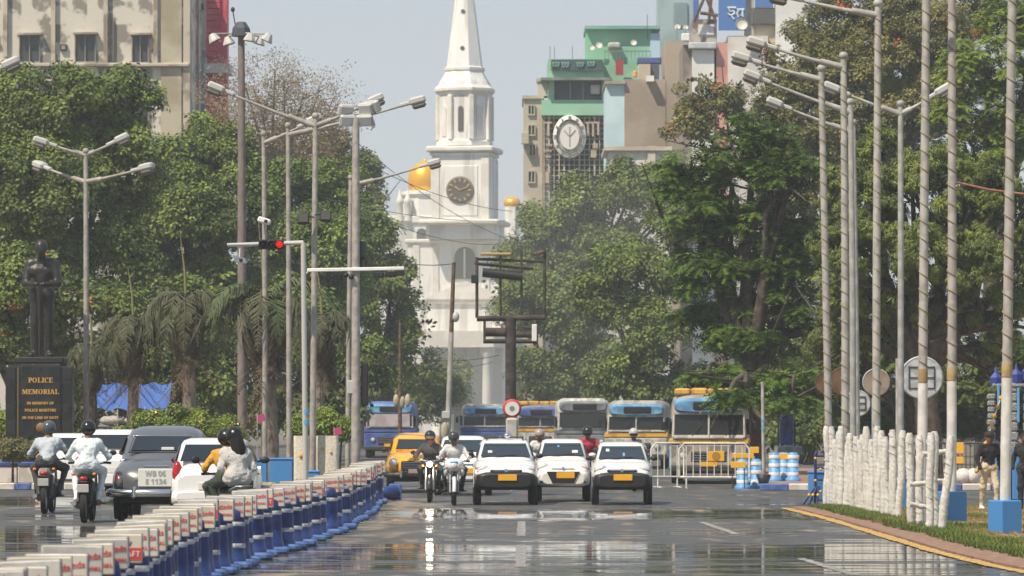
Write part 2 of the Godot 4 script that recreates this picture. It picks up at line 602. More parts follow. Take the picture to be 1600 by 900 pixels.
	for i in spots.size():
		var s := rf(0.5, 1.1) * lerpf(0.7, 1.15, spots[i][1])
		grass.set_instance_transform(i, Transform3D(Basis(Vector3.UP, rf(0, TAU)).scaled(Vector3(s * 1.3, s, s * 1.3)), spots[i][0]))
		var c := Color(0.30, 0.21, 0.085).lerp(Color(0.11, 0.16, 0.03), spots[i][1])
		grass.set_instance_color(i, c * rf(0.75, 1.2))
	var gm := StandardMaterial3D.new()
	gm.vertex_color_use_as_albedo = true
	gm.roughness = 0.9
	var go := MultiMeshInstance3D.new()
	go.name = numbered("grass")
	go.multimesh = grass
	go.material_override = gm
	add_child(go)
	describe(go, "dry yellow and green grass on the roadside lawn", "grass")
	go.set_meta("kind", "stuff")

# ---------------------------------------------------------------- buildings
# blk: a box between two pixel columns and rows at distance d, reaching back by depth
func blk(mb: MB, x0: float, y0: float, x1: float, y1: float, d: float, depth: float, c := 0.0) -> MB:
	var a := pt(x0, y1, d)
	var b := pt(x1, y0, d)
	var s := Vector3(b.x - a.x, b.y - a.y, depth)
	var m := (a + b) * 0.5 - Vector3(0, 0, depth / 2)
	if c > 0.0:
		return mb.cbox(m, s, c)
	return mb.box(m, s)
func bpart(o: Node3D, called: String, m: Material, x0: float, y0: float, x1: float, y1: float, d: float, depth: float, c := 0.0) -> MeshInstance3D:
	var p := part(o, called, blk(MB.new(), x0, y0, x1, y1, d, depth, c), m)
	p.position = -o.position
	return p
func bsub(p: Node3D, called: String, m: Material, x0: float, y0: float, x1: float, y1: float, d: float, depth: float) -> MeshInstance3D:
	return part(p, called, blk(MB.new(), x0, y0, x1, y1, d, depth), m)

func arch_poly(w: float, h: float, n := 8) -> PackedVector2Array:       # round-headed opening, foot at y 0
	var p := PackedVector2Array([Vector2(-w / 2, 0), Vector2(w / 2, 0)])
	for i in n + 1:
		var a := PI * i / n
		p.append(Vector2(cos(a) * w / 2, h - w / 2 + sin(a) * w / 2))
	return p

func church():
	var s := 6700.0 / 350.0
	var base := pt(726, 642, 350)
	var o := thing("church", "white church with an octagonal spire and clock tower beyond the avenue", "church", Vector3(base.x, 0, -350), deg_to_rad(-8.5))
	var w := worn("church_white", Color(0.56, 0.545, 0.51), Color(0.79, 0.785, 0.765), 0.12, 0.75, 0.22, 0.5, 0.03)
	w.uv1_scale = Vector3(0.30, 0.035, 0.30)
	var w2 := worn("church_trim", Color(0.66, 0.63, 0.58), Color(0.78, 0.765, 0.73), 0.2, 0.75, 0.3, 0.7, 0.03)
	var dark := mat("church_dark", Color(0.10, 0.10, 0.10), 0.7)
	var hh := func(y): return 2.2 + (642.0 - y) / s
	var k := 1.0824
	var r := func(px): return px / 2.0 / s * k
	part(o, "spire", MB.new().facet_lathe([[r.call(55), hh.call(108)], [r.call(29), hh.call(0)], [r.call(3), hh.call(-112)]]), w)
	part(o, "finial", MB.new().lathe([[0.1, hh.call(-112)], [0.25, hh.call(-120)], [0.05, hh.call(-128)], [0.05, hh.call(-150)]], 8), w2)
	part(o, "spire_ring", MB.new().facet_lathe([[r.call(56), hh.call(112)], [r.call(60), hh.call(110)], [r.call(60), hh.call(106)], [r.call(54), hh.call(104)]]), w2)
	part(o, "flared_roof", MB.new().facet_lathe([[r.call(80), hh.call(135)], [r.call(74), hh.call(128)], [r.call(62), hh.call(118)], [r.call(56), hh.call(111)]]), w)
	part(o, "cornice", MB.new().facet_lathe([[r.call(80), hh.call(150)], [r.call(84), hh.call(147)], [r.call(90), hh.call(143)], [r.call(90), hh.call(139)], [r.call(80), hh.call(134)]]), w2)
	part(o, "lantern", MB.new().facet_lathe([[r.call(78), hh.call(224)], [r.call(78), hh.call(149)]]), w)
	for i in 8:
		var a := TAU * (i + 0.5) / 8.0
		var p = Vector3(cos(a), 0, sin(a)) * r.call(78)
		part(o, "pilaster", MB.new().cbox(Vector3(0, (hh.call(220) + hh.call(150)) / 2, 0), Vector3(0.42, hh.call(150) - hh.call(220), 0.42), 0.05), w2, p, Basis(Vector3.UP, -a))
	for i in 8:
		var a := TAU * i / 8.0
		var q := Basis(Vector3.UP, -a + PI / 2)
		var at: Vector3 = Vector3(cos(a), 0, sin(a)) * (r.call(78) * cos(PI / 8) + 0.0)
		var front := absf(a - PI / 2) < 0.1
		part(o, "window" if front else "blind_arch", MB.new().prism(arch_poly(0.42 if front else 0.6, 2.0 if front else 2.5), 0.16), dark if front else w2, at + Vector3(0, hh.call(206 if front else 214), 0), q)
	for yy in [18.0, 76.0]:
		part(o, "lancet", MB.new().lathe([[0.17, 0.0], [0.17, 0.16]], 10, Transform3D(Basis(Vector3.RIGHT, PI / 2), Vector3.ZERO)), dark, Vector3(0, hh.call(yy), r.call(29 + 25.0 * yy / 105.0) * cos(PI / 8) - 0.08))
	part(o, "lantern_base", MB.new().facet_lathe([[r.call(84), hh.call(229)], [r.call(84), hh.call(222)], [r.call(79), hh.call(219)]]), w2)
	var W := 89.0 / s
	part(o, "upper_ledge", MB.new().cbox(Vector3(0, hh.call(235), 0), Vector3(W + 0.9, 9.0 / s, W + 0.9), 0.12), w2)
	part(o, "clock_cornice", MB.new().cbox(Vector3(0, hh.call(242.5), 0), Vector3(W + 0.35, 5.8 / s, W + 0.35), 0.1), w)
	part(o, "clock_stage", MB.new().box(Vector3(0, (hh.call(348) + hh.call(245)) / 2, 0), Vector3(W, 103.0 / s, W)), w)
	for sx in [-1, 1]:
		for sz in [-1, 1]:
			part(o, "corner_pilaster", MB.new().cbox(Vector3(sx * (W / 2 - 0.28), (hh.call(346) + hh.call(248)) / 2, sz * (W / 2 - 0.28)), Vector3(0.74, 98.0 / s, 0.74), 0.06), w2)
	part(o, "clock_panel", MB.new().cbox(Vector3(0, hh.call(300), W / 2), Vector3(2.9, 78.0 / s, 0.14), 0.04), w)
	var cl = part(o, "clock", MB.new().lathe([[1.12, -0.06], [1.14, 0.03], [1.02, 0.07]], 28), mat("dial_rim", Color(0.20, 0.18, 0.14), 0.6), Vector3(0, hh.call(299), W / 2 + 0.13), Basis(Vector3.RIGHT, PI / 2))
	part(cl, "dial", MB.new().lathe([[1.0, 0.0], [1.0, 0.085]], 28), mat("dial", Color(0.10, 0.095, 0.09), 0.6))
	for i in 12:
		var a := TAU * i / 12.0
		part(cl, "hour_mark", MB.new().box(Vector3(0, 0.1, -0.82), Vector3(0.1, 0.04, 0.26)), mat("gold_letter", Color(), 0.5), Vector3.ZERO, Basis(Vector3.UP, a))
	part(cl, "hour_hand", MB.new().box(Vector3(0, 0.12, -0.24), Vector3(0.09, 0.03, 0.56)), mat("gold_letter", Color()), Vector3.ZERO, Basis(Vector3.UP, 0.9))
	part(cl, "minute_hand", MB.new().box(Vector3(0, 0.15, -0.36), Vector3(0.06, 0.03, 0.8)), mat("gold_letter", Color()), Vector3.ZERO, Basis(Vector3.UP, -1.2))
	part(o, "lower_ledge", MB.new().cbox(Vector3(0, hh.call(349), 0), Vector3(W + 2.0, 8.0 / s, W + 2.0), 0.14), w2)
	part(o, "frieze", MB.new().box(Vector3(0, hh.call(363), -0.3), Vector3(W + 1.0, 22.0 / s, W + 0.7)), w)
	# body of the church below the tower
	var fw := 150.0 / s
	part(o, "facade", MB.new().box(Vector3(-0.7, hh.call(374) / 2, -3.4), Vector3(fw, hh.call(374), 8.0)), w)
	part(o, "facade_cornice", MB.new().cbox(Vector3(-0.7, hh.call(377), -3.4), Vector3(fw + 0.5, 0.36, 8.5), 0.1), w2)
	part(o, "middle_cornice", MB.new().cbox(Vector3(-0.7, hh.call(470), -3.3), Vector3(fw + 0.4, 0.5, 8.4), 0.1), w2)
	part(o, "pediment", MB.new().prism(PackedVector2Array([Vector2(-3.6, 0), Vector2(3.6, 0), Vector2(0, 1.5)]), 0.5), w2, Vector3(0.2, hh.call(468), 0.8))
	for px in [-3.9, -2.3, 1.9, 3.1]:
		part(o, "facade_pilaster", MB.new().cbox(Vector3(px, (hh.call(462) + hh.call(382)) / 2, 0.62), Vector3(0.55, 80.0 / s, 0.2), 0.04), w2)
	part(o, "arched_window", MB.new().prism(arch_poly(1.7, 2.6, 10), 0.18), dark, Vector3(0.1, hh.call(436), 0.6))
	part(o, "window_mullion", MB.new().box(Vector3(0.1, hh.call(412), 0.72), Vector3(0.16, 2.4, 0.12)), w2)
	part(o, "porch", MB.new().box(Vector3(0, (hh.call(520) + hh.call(545)) / 2, 4.4), Vector3(7.4, 25.0 / s, 8.2)), w2)  # porch roof extended this deep to cast shade on the lower facade
	part(o, "porch_door", MB.new().prism(arch_poly(1.5, 3.4, 8), 0.2), mat("porch_door", Color(0.045, 0.035, 0.03), 0.7), Vector3(0.0, 0.0, 0.75))
	for px in [-1.0, 3.1]:
		part(o, "column", MB.new().lathe([[0.62, 0.0], [0.62, 0.35], [0.46, 0.5], [0.44, 3.0], [0.40, hh.call(550) - 0.5], [0.58, hh.call(550) - 0.25], [0.58, hh.call(545)]], 14), w, Vector3(px, 0, 7.7))
	part(o, "nave", MB.new().box(Vector3(-0.7, 5.0, -18), Vector3(fw + 3.0, 10.0, 21.0)), w)
	# shrine with golden domes behind
	var d := 385.0
	var t := 6700.0 / d
	var q := pt(650, 642, d)
	var m := thing("domed_shrine", "white shrine with golden domes standing behind the church tower", "shrine", Vector3(q.x, 0, -d))
	var g := func(y): return 2.2 + (642.0 - y) / t
	part(m, "hall", MB.new().box(Vector3(1.0, g.call(345) / 2, -4), Vector3(150.0 / t, g.call(345), 8.0)), w)
	part(m, "parapet", MB.new().cbox(Vector3(1.0, g.call(343), -4), Vector3(154.0 / t, 0.7, 8.4), 0.1), w2)
	part(m, "drum", MB.new().facet_lathe([[2.1, g.call(345)], [2.1, g.call(306)], [2.35, g.call(303)], [2.35, g.call(299)], [1.7, g.call(297)]], 12), w, Vector3(0.75, 0, -2))
	var gold := mat("gold", Color())
	var dome := [[1.25, 0.0], [1.5, 0.5], [1.58, 1.1], [1.45, 1.8], [1.15, 2.3], [0.7, 2.65], [0.22, 2.85], [0.1, 2.95], [0.05, 3.2]]
	part(m, "dome", MB.new().lathe(dome, 22), gold, Vector3(0.75, g.call(299), -2))
	for a in [[583.0, 318.0, 0.72, "small_dome"], [800.0, 322.0, 0.5, "small_dome"]]:
		var p := pt(a[0], a[1], d)
		part(m, a[3], MB.new().lathe(dome, 14, Transform3D(Basis().scaled(Vector3(1.0, 0.62, 1.0) * a[2]), Vector3.ZERO)), gold, Vector3(p.x - q.x, p.y, -1.0))
		part(m, "dome_base", MB.new().facet_lathe([[1.5 * a[2], 2.0], [1.4 * a[2], p.y]], 8), w2, Vector3(p.x - q.x, 0, -1.0))
	for a in [625.0, 637.0]:
		var p := pt(a, 300, d)
		part(m, "pinnacle", MB.new().lathe([[0.32, g.call(345)], [0.3, g.call(318)], [0.42, g.call(315)], [0.22, g.call(309)], [0.05, g.call(296)]], 8), w2, Vector3(p.x - q.x, 0, 0.2))
	part(m, "arched_window", MB.new().prism(arch_poly(0.9, 1.9, 8), 0.2), dark, Vector3(pt(659, 340, d).x - q.x, g.call(348) - 2.4, 0.02))

func pane_window(o: Node3D, x0: float, y0: float, x1: float, y1: float, d: float, frame: Material, glass: Material):
	var w := bpart(o, "window", glass, x0, y0, x1, y1, d - 0.02, 0.25)
	var t := 1.6
	for q in [[x0 - t, y0 - t, x1 + t, y0], [x0 - t, y1, x1 + t, y1 + t * 1.4], [x0 - t, y0, x0, y1], [x1, y0, x1 + t, y1], [(x0 + x1) / 2 - 0.7, y0, (x0 + x1) / 2 + 0.7, y1]]:
		bsub(w, "frame", frame, q[0], q[1], q[2], q[3], d - 0.16, 0.3)

func buildings():
	var glass := mat("far_glass", Color(0.055, 0.06, 0.065), 0.3)
	var frame := worn("old_frame", Color(0.22, 0.20, 0.17), Color(0.34, 0.31, 0.27), 0.3)
	# old cream block on the left
	var d := 250.0
	var o := thing("apartment_block", "weathered cream apartment block with pilasters above the trees", "building", pt(120, 700, d) * Vector3(1, 0, 1))
	var cream := worn("cream_wall", Color(0.24, 0.225, 0.195), Color(0.60, 0.57, 0.50), 0.26, 0.9, 0.30, 0.55, 0.06, 0.010, 6)
	var cream2 := worn("cream_trim", Color(0.26, 0.22, 0.17), Color(0.50, 0.45, 0.365), 0.15, 0.9, 0.3, 0.6, 0.06)
	var wall := bpart(o, "wall", cream, -140, -60, 292, 660, d, 12.0)
	wall.set_meta("label", "stained cream plaster wall")
	for x in [-72.0, 8.0, 83.0, 165.0, 243.0]:
		bpart(o, "pilaster", cream2, x - 3.5, -60, x + 3.5, 104, d - 0.28, 0.6)
	bpart(o, "corner_pier", cream2, 285, -60, 297, 640, d - 0.22, 1.2)
	bpart(o, "bay_panel", worn("bay_wall", Color(0.33, 0.29, 0.20), Color(0.47, 0.43, 0.33), 0.1), 250, -60, 284, 640, d - 0.12, 0.5)
	bpart(o, "ledge", cream2, -140, 98, 296, 104, d - 0.42, 0.8, 0.05)
	bpart(o, "lower_ledge", cream2, -140, 124, 245, 128, d - 0.3, 0.6, 0.05)
	for r in [[31.0, 56.0, 61.0, 96.0], [118.0, 55.0, 148.0, 96.0], [207.0, 56.0, 231.0, 97.0], [-40.0, 56.0, -12.0, 96.0]]:
		pane_window(o, r[0], r[1], r[2], r[3], d, frame, glass)
		bpart(o, "window_hood", cream2, r[0] - 4, r[1] - 5, r[2] + 4, r[1] - 2, d - 0.5, 0.6)
	for r in [[36.0, 140.0, 60.0, 190.0], [120.0, 140.0, 146.0, 190.0], [207.0, 140.0, 231.0, 190.0]]:
		pane_window(o, r[0], r[1], r[2], r[3], d, frame, glass)
	bpart(o, "drain_pipe", mat("dark_metal", Color()), 170, 20, 173, 200, d - 0.35, 0.12)
	bpart(o, "parapet", cream2, -142, -68, 299, -60, d - 0.3, 12.6, 0.1)
	var ac := bpart(o, "vent", mat("dark_metal", Color()), 94, 69, 104, 79, d - 0.2, 0.4)
	bsub(ac, "grille", frame, 96, 71, 102, 77, d - 0.25, 0.1)
	# stair tower beside it and the tall red sign
	d = 262.0
	var t := thing("stair_tower", "narrow white and pale blue stair tower beside the red sign", "building", pt(310, 700, d) * Vector3(1, 0, 1))
	bpart(t, "upper_wall", worn("tower_white", Color(0.52, 0.52, 0.50), Color(0.66, 0.66, 0.64), 0.1), 300, -40, 323, 79, d, 6.0)
	bpart(t, "lower_wall", worn("tower_blue", Color(0.28, 0.35, 0.44), Color(0.38, 0.45, 0.53), 0.1), 299, 80, 322, 660, d, 6.0)
	bpart(t, "balcony", mat("dark_metal", Color()), 296, 176, 318, 192, d - 0.6, 1.2)
	bpart(t, "balcony", mat("dark_metal", Color()), 302, 6, 318, 14, d - 0.5, 1.2)
	var rs := thing("tower_sign", "tall red vertical sign tower with a white band", "sign", pt(338, 700, 258) * Vector3(1, 0, 1))
	var red := worn("sign_red", Color(0.46, 0.04, 0.08), Color(0.60, 0.08, 0.13), 0.2, 0.6)
	bpart(rs, "core", red, 322, -40, 355, 640, 258.2, 1.6)
	var yy := -34.0
	while yy < 188.0:
		if yy + 8.4 < 98.0 or yy > 114.0:
			bpart(rs, "panel", red, 322, yy, 343, yy + 8.4, 258, 0.16)
		yy += 9.6
	bpart(rs, "band", mat("band_white", Color(0.52, 0.52, 0.50), 0.7), 319, 99, 359, 114, 257.6, 2.6)
	# tower with a grille facade and a round clock, green floors on top
	d = 300.0
	var c := thing("clock_building", "green and cream tower block with a grille facade and round white clock", "building", pt(890, 700, d) * Vector3(1, 0, 1))
	var green := worn("mint", Color(0.23, 0.47, 0.33), Color(0.30, 0.55, 0.40), 0.08, 0.85, 0.3, 0.7, 0.03)
	var teal := worn("teal_trim", Color(0.17, 0.36, 0.30), Color(0.22, 0.42, 0.34), 0.1)
	var crm := worn("pale_cream", Color(0.46, 0.41, 0.33), Color(0.62, 0.57, 0.48), 0.08, 0.9, 0.3, 0.6)
	bpart(c, "side_wing", crm, 818, 152, 848, 660, d + 1.0, 8.0)
	bpart(c, "wing_parapet", crm, 816, 149, 850, 154, d + 0.8, 8.4)
	for q in [[826.0, 165.0, 834.0, 178.0], [828.0, 226.0, 836.0, 243.0], [826.0, 268.0, 835.0, 284.0], [826.0, 196.0, 835.0, 210.0]]:
		pane_window(c, q[0], q[1], q[2], q[3], d + 1.0, crm, glass)
	bpart(c, "ledge_box", crm, 815, 208, 826, 224, d + 0.2, 1.2)
	bpart(c, "roof_tank", crm, 840, 126, 856, 150, d + 1.2, 2.0)
	bpart(c, "tank_lid", crm, 838, 122, 857, 127, d + 1.1, 2.3)
	bpart(c, "recessed_wall", mat("recess", Color(0.13, 0.135, 0.145), 0.8), 849, 181, 946, 660, d + 1.2, 8.0)
	var slat := worn("grille", Color(0.44, 0.40, 0.33), Color(0.58, 0.54, 0.46), 0.3)
	for i in 13:
		var x := 850.0 + i * 7.9
		var thick := 1.2 if i % 3 == 1 else 0.7
		bpart(c, "mullion", slat, x - thick, 181, x + thick, 330, d + 0.25, 0.35)
	for j in 17:
		var y := 184.0 + j * 8.2
		bpart(c, "transom", slat, 849, y - 0.75, 946, y + 0.75, d + 0.42, 0.3)
	for q in [[851.0, 190.0, 862.0, 193.0], [855.0, 193.0, 858.5, 212.0], [915.0, 190.0, 937.0, 193.0], [917.0, 193.0, 920.0, 212.0], [925.0, 193.0, 928.0, 213.0], [933.0, 193.0, 936.0, 211.0], [853.0, 225.0, 863.0, 228.0], [851.0, 234.0, 862.0, 237.0], [852.0, 243.0, 861.0, 246.0], [926.0, 224.0, 934.0, 232.0], [923.0, 234.0, 932.0, 246.0], [852.0, 268.0, 858.0, 286.0]]:
		bpart(c, "facade_letter", worn("letter_tan", Color(0.38, 0.30, 0.22), Color(0.50, 0.41, 0.32), 0.3), q[0], q[1], q[2], q[3], d - 0.05, 0.25)
	var cc := pt(890, 214, d)
	var ring := part(c, "round_clock", MB.new().lathe([[1.0, -0.12], [1.24, -0.12], [1.27, 0.05], [1.20, 0.10], [1.03, 0.10], [1.0, -0.12]], 32), mat("clock_white", Color(0.74, 0.73, 0.70), 0.6), Vector3(cc.x, cc.y, -d + 0.25) - c.position, Basis(Vector3.RIGHT, PI / 2).scaled(Vector3(0.92, 1.2, 1.0)))
	part(ring, "dial", MB.new().lathe([[0.74, -0.1], [0.74, 0.08]], 28), mat("clock_white", Color()))
	part(ring, "rim", MB.new().lathe([[0.90, -0.13], [0.95, -0.13], [0.95, -0.08], [0.90, -0.08]], 28), mat("pole_grey", Color()))
	for i in 12:
		var a := TAU * i / 12.0
		part(ring, "hour_mark", MB.new().box(Vector3(0, 0.13, -1.1), Vector3(0.18 if i % 3 == 0 else 0.12, 0.05, 0.20)), mat("mark_grey", Color(0.20, 0.20, 0.20), 0.7), Vector3.ZERO, Basis(Vector3.UP, a))
	for a in [0.0, 0.85, -0.85, PI]:
		part(ring, "hand", MB.new().box(Vector3(0, 0.10, -0.30), Vector3(0.045, 0.03, 0.56)), mat("mark_grey", Color()), Vector3.ZERO, Basis(Vector3.UP, a))
	bpart(c, "green_band", green, 846, 156, 947, 180, d - 0.1, 9.0)
	bpart(c, "window_recess", mat("recess_blue", Color(0.085, 0.10, 0.135), 0.4), 858, 124, 947, 156, d + 0.9, 7.0)
	for x in [858.0, 940.0]:
		bpart(c, "pier", green, x, 124, x + 8, 156, d - 0.05, 8.0)
	for x in [890.0, 910.0]:
		bpart(c, "window_post", crm, x, 125, x + 1.6, 156, d + 0.75, 0.2)
	bpart(c, "eave", worn("eave", Color(0.16, 0.17, 0.16), Color(0.25, 0.25, 0.23), 0.2), 845, 121, 957, 125, d - 0.9, 9.4)
	bpart(c, "upper_band", green, 856, 92, 944, 121, d - 0.02, 8.5)
	var board := bpart(c, "sign_board", mat("board_dark", Color(0.055, 0.085, 0.10), 0.6), 861, 93, 942, 110, d - 0.35, 0.25)
	for q in [[862.0, 97.0, 8.0], [877.0, 97.0, 9.0], [900.0, 97.0, 8.0], [917.0, 96.0, 8.0]]:
		var x: float = q[0]
		bsub(board, "letter", teal, x, q[1], x + 13, q[1] + 1.6, d - 0.45, 0.1)
		for i in 3:
			bsub(board, "letter", teal, x + 1.0 + i * 4.3, q[1] + 1.6, x + 3.0 + i * 4.3, q[1] + q[2] + (i % 2) * 1.5 - 2.0, d - 0.45, 0.1)
		bsub(board, "letter", teal, x + 1, q[1] + q[2] - 3.0, x + 10, q[1] + q[2] - 1.0, d - 0.45, 0.1)
	bpart(c, "rear_wall", green, 944, 92, 1030, 140, d + 3.0, 6.0)
	bpart(c, "top_block", green, 916, 44, 1018, 92, d + 3.4, 6.0)
	bpart(c, "top_roof", teal, 914, 40, 1032, 45, d + 2.8, 7.0)
	bpart(c, "top_side", worn("pale_blue", Color(0.44, 0.60, 0.66), Color(0.52, 0.68, 0.74), 0.1), 1016, 52, 1031, 92, d + 3.2, 5.0)
	var rail := bpart(c, "railing", mat("steel", Color()), 944, 79, 1016, 80.5, d + 0.6, 0.1)
	for i in 13:
		bsub(rail, "baluster", mat("steel", Color()), 944.5 + i * 5.9, 80.5, 945.7 + i * 5.9, 92, d + 0.6, 0.08)
	for q in [[925.0, 75.0, 5.0], [936.0, 71.0, 6.0], [990.0, 67.0, 5.5]]:
		var p := pt(q[0], q[1], d + 2.6)
		part(c, "satellite_dish", MB.new().lathe([[0.02, 0.0], [0.55, 0.10], [0.8, 0.24], [0.76, 0.26], [0.5, 0.14], [0.02, 0.04]], 16), mat("dish", Color(0.58, 0.55, 0.50), 0.6), p - c.position, Basis(Vector3.RIGHT, PI / 2 - 0.4).scaled(Vector3.ONE * q[2] / 18.0))
	bpart(c, "water_tank", worn("tank", Color(0.40, 0.38, 0.34), Color(0.52, 0.49, 0.44), 0.4), 950, 66, 970, 75, d + 2.4, 1.2, 0.1)
	bpart(c, "air_conditioner", mat("white_paint", Color()), 923, 132, 938, 147, d + 0.3, 0.8, 0.06)
	bpart(c, "red_cloth", mat("cloth_red", Color(0.36, 0.04, 0.05), 0.9), 962, 93, 974, 117, d + 2.2, 0.2)
	bpart(c, "tarpaulin", mat("tarp_blue", Color(0.06, 0.10, 0.30), 0.6), 996, 90, 1034, 98, d + 2.0, 1.6)
	for x in [859.0, 866.0, 894.0, 1011.0]:
		bpart(c, "antenna", mat("dark_metal", Color()), x, 72 if x < 1000 else 22, x + 0.8, 94 if x < 1000 else 60, d + 1.0, 0.05)
	# plain tan block with a pale blue end wall
	d = 285.0
	var b := thing("tan_block", "blank tan walled block with a pale blue end wall", "building", pt(1010, 700, d) * Vector3(1, 0, 1))
	var tan := worn("tan_wall", Color(0.31, 0.255, 0.20), Color(0.40, 0.335, 0.265), 0.06, 0.9, 0.3, 0.7, 0.05)
	bpart(b, "blue_end_wall", worn("end_blue", Color(0.46, 0.63, 0.70), Color(0.56, 0.73, 0.79), 0.1), 947, 131, 976, 640, d, 7.0)
	bpart(b, "tan_wall", tan, 976, 124, 1040, 640, d - 0.1, 7.4)
	bpart(b, "tall_tan_wall", tan, 1040, 64, 1071, 640, d - 0.05, 7.2)
	bpart(b, "roof_slope", worn("roof_grey", Color(0.32, 0.28, 0.24), Color(0.42, 0.38, 0.33), 0.2), 945, 126, 977, 131, d - 0.4, 7.8)
	bpart(b, "roof_hut", crm, 998, 100, 1016, 124, d + 1.0, 2.5)
	bpart(b, "hut_door", mat("recess_blue", Color()), 1018, 100, 1030, 124, d + 1.4, 2.0)
	bpart(b, "cooler", mat("white_paint", Color()), 1010, 118, 1022, 127, d - 0.9, 0.8)
	bpart(b, "roof_pot", mat("gold_letter", Color()), 989, 110, 996, 121, d + 0.2, 0.5, 0.08)
	# low white building with a balustrade
	d = 270.0
	var l := thing("white_house", "low white house with a tan parapet below the blank tan wall", "building", pt(995, 700, d) * Vector3(1, 0, 1))
	bpart(l, "wall", worn("house_white", Color(0.62, 0.61, 0.58), Color(0.74, 0.73, 0.70), 0.1), 952, 234, 1046, 660, d, 8.0)
	bpart(l, "parapet", crm, 944, 229, 1050, 235, d - 0.3, 8.6)
	bpart(l, "pier", crm, 1012, 228, 1024, 300, d - 0.2, 0.6)
	# tall teal block behind
	d = 320.0
	var k := thing("teal_block", "tall grey teal block rising behind the roof clutter", "building", pt(1060, 700, d) * Vector3(1, 0, 1))
	var gt := worn("grey_teal", Color(0.27, 0.37, 0.40), Color(0.34, 0.45, 0.47), 0.08)
	bpart(k, "wall", gt, 1032, -60, 1084, 640, d, 8.0)
	bpart(k, "blue_strip", mat("strip_blue", Color(0.06, 0.14, 0.42), 0.6), 1084, -60, 1092, 640, d - 0.1, 8.0)
	bpart(k, "recess", worn("recess_teal", Color(0.20, 0.27, 0.31), Color(0.25, 0.32, 0.35), 0.1), 1053, 4, 1074, 40, d - 0.15, 0.6)
	for q in [[1058.0, 42.0, 6.0], [1071.0, 43.0, 5.0]]:
		var p := pt(q[0], q[1], d - 2.0)
		part(k, "satellite_dish", MB.new().lathe([[0.02, 0.0], [0.55, 0.10], [0.8, 0.24], [0.76, 0.26], [0.5, 0.14], [0.02, 0.04]], 16), mat("dish", Color()), p - k.position, Basis(Vector3.RIGHT, PI / 2 - 0.4).scaled(Vector3.ONE * q[2] / 17.0))
		bpart(k, "dish_mast", mat("steel", Color()), q[0] - 0.7, q[1], q[0] + 0.7, 66, d - 2.2, 0.08)
	# cluttered white building with rusty shed and hoarding
	d = 275.0
	var h := thing("white_block", "white block with a rusted attic and a blue hoarding on its roof", "building", pt(1130, 700, d) * Vector3(1, 0, 1))
	var wh := worn("block_white", Color(0.66, 0.66, 0.65), Color(0.78, 0.78, 0.77), 0.1)
	bpart(h, "front_wall", wh, 1082, 78, 1116, 640, d, 6.0)
	bpart(h, "front_cornice", worn("cornice_grey", Color(0.42, 0.46, 0.48), Color(0.54, 0.57, 0.58), 0.2), 1076, 66, 1120, 76, d - 0.5, 6.8, 0.06)
	bpart(h, "brown_return", worn("brown_wall", Color(0.18, 0.15, 0.13), Color(0.30, 0.26, 0.22), 0.2), 1068, 70, 1082, 640, d + 0.2, 6.0)
	bpart(h, "attic", worn("attic_wall", Color(0.16, 0.135, 0.115), Color(0.44, 0.41, 0.37), 0.25, 0.9, 0.35, 0.6), 1083, 30, 1120, 66, d + 0.4, 5.0)
	bpart(h, "attic_patch", wh, 1091, 38, 1116, 54, d + 0.3, 0.4)
	var p0 := pt(1086, 32, d + 0.2)
	for q in [[1084.0, 34.0, 1104.0, -12.0], [1118.0, 32.0, 1100.0, -14.0], [1094.0, 20.0, 1122.0, 24.0], [1108.0, 32.0, 1112.0, -12.0]]:
		var strut := MB.new()
		strut.tube([pt(q[0], q[1], d - 0.2), pt(q[2], q[3], d - 0.2)], 0.12, 6)
		part(h, "strut", strut, mat("rust", Color())).position = -h.position
	bpart(h, "pink_wall", worn("pink_wall", Color(0.46, 0.22, 0.19), Color(0.56, 0.30, 0.26), 0.2), 1120, 66, 1138, 640, d + 0.1, 5.0)
	bpart(h, "pale_wall", worn("pale_wall", Color(0.56, 0.54, 0.51), Color(0.68, 0.66, 0.63), 0.15), 1138, 56, 1200, 640, d - 0.1, 5.0)
	bpart(h, "yellow_wall", worn("yellow_wall", Color(0.52, 0.43, 0.28), Color(0.64, 0.55, 0.39), 0.15), 1170, 36, 1214, 640, d + 0.3, 5.0)
	bpart(h, "shutter", worn("shutter", Color(0.14, 0.135, 0.13), Color(0.22, 0.21, 0.20), 0.2), 1174, 12, 1212, 38, d - 0.1, 0.5)
	for i in 12:
		bpart(h, "slat", mat("slat_grey", Color(0.20, 0.195, 0.19), 0.7), 1175 + i * 3.1, 14, 1176.4 + i * 3.1, 37, d - 0.18, 0.12)
	bpart(h, "white_wall", wh, 1213, -40, 1262, 640, d - 0.3, 6.0)
	bpart(h, "wall_strip", crm, 1164, -40, 1178, 56, d + 0.1, 1.0)
	var hb := bpart(h, "hoarding", mat("hoarding_blue", Color(0.075, 0.19, 0.48), 0.5), 1123, -30, 1165, 47, d - 0.3, 0.3)
	var hl := mat("hoarding_letter", Color(0.62, 0.66, 0.70), 0.6)
	for pl in [[[1136, 12], [1150, 12]], [[1138, 12], [1140, 18], [1146, 17], [1148, 21], [1142, 24], [1137, 22]], [[1142, 24], [1147, 30]], [[1151, 15], [1163, 15]], [[1155, 15], [1152, 20], [1154, 27]], [[1160, 15], [1161, 27], [1157, 23]]]:
		var pts := []
		for v in pl:
			pts.append(pt(v[0], v[1], d - 0.32))
		part(hb, "letter", MB.new().tube(pts, 0.07, 6), hl)
	bpart(h, "upper_hoarding", mat("hoarding_blue", Color()), 1180, -30, 1208, 11, d - 0.2, 0.3)
	var dp := pt(1159, 39, d - 1.0)
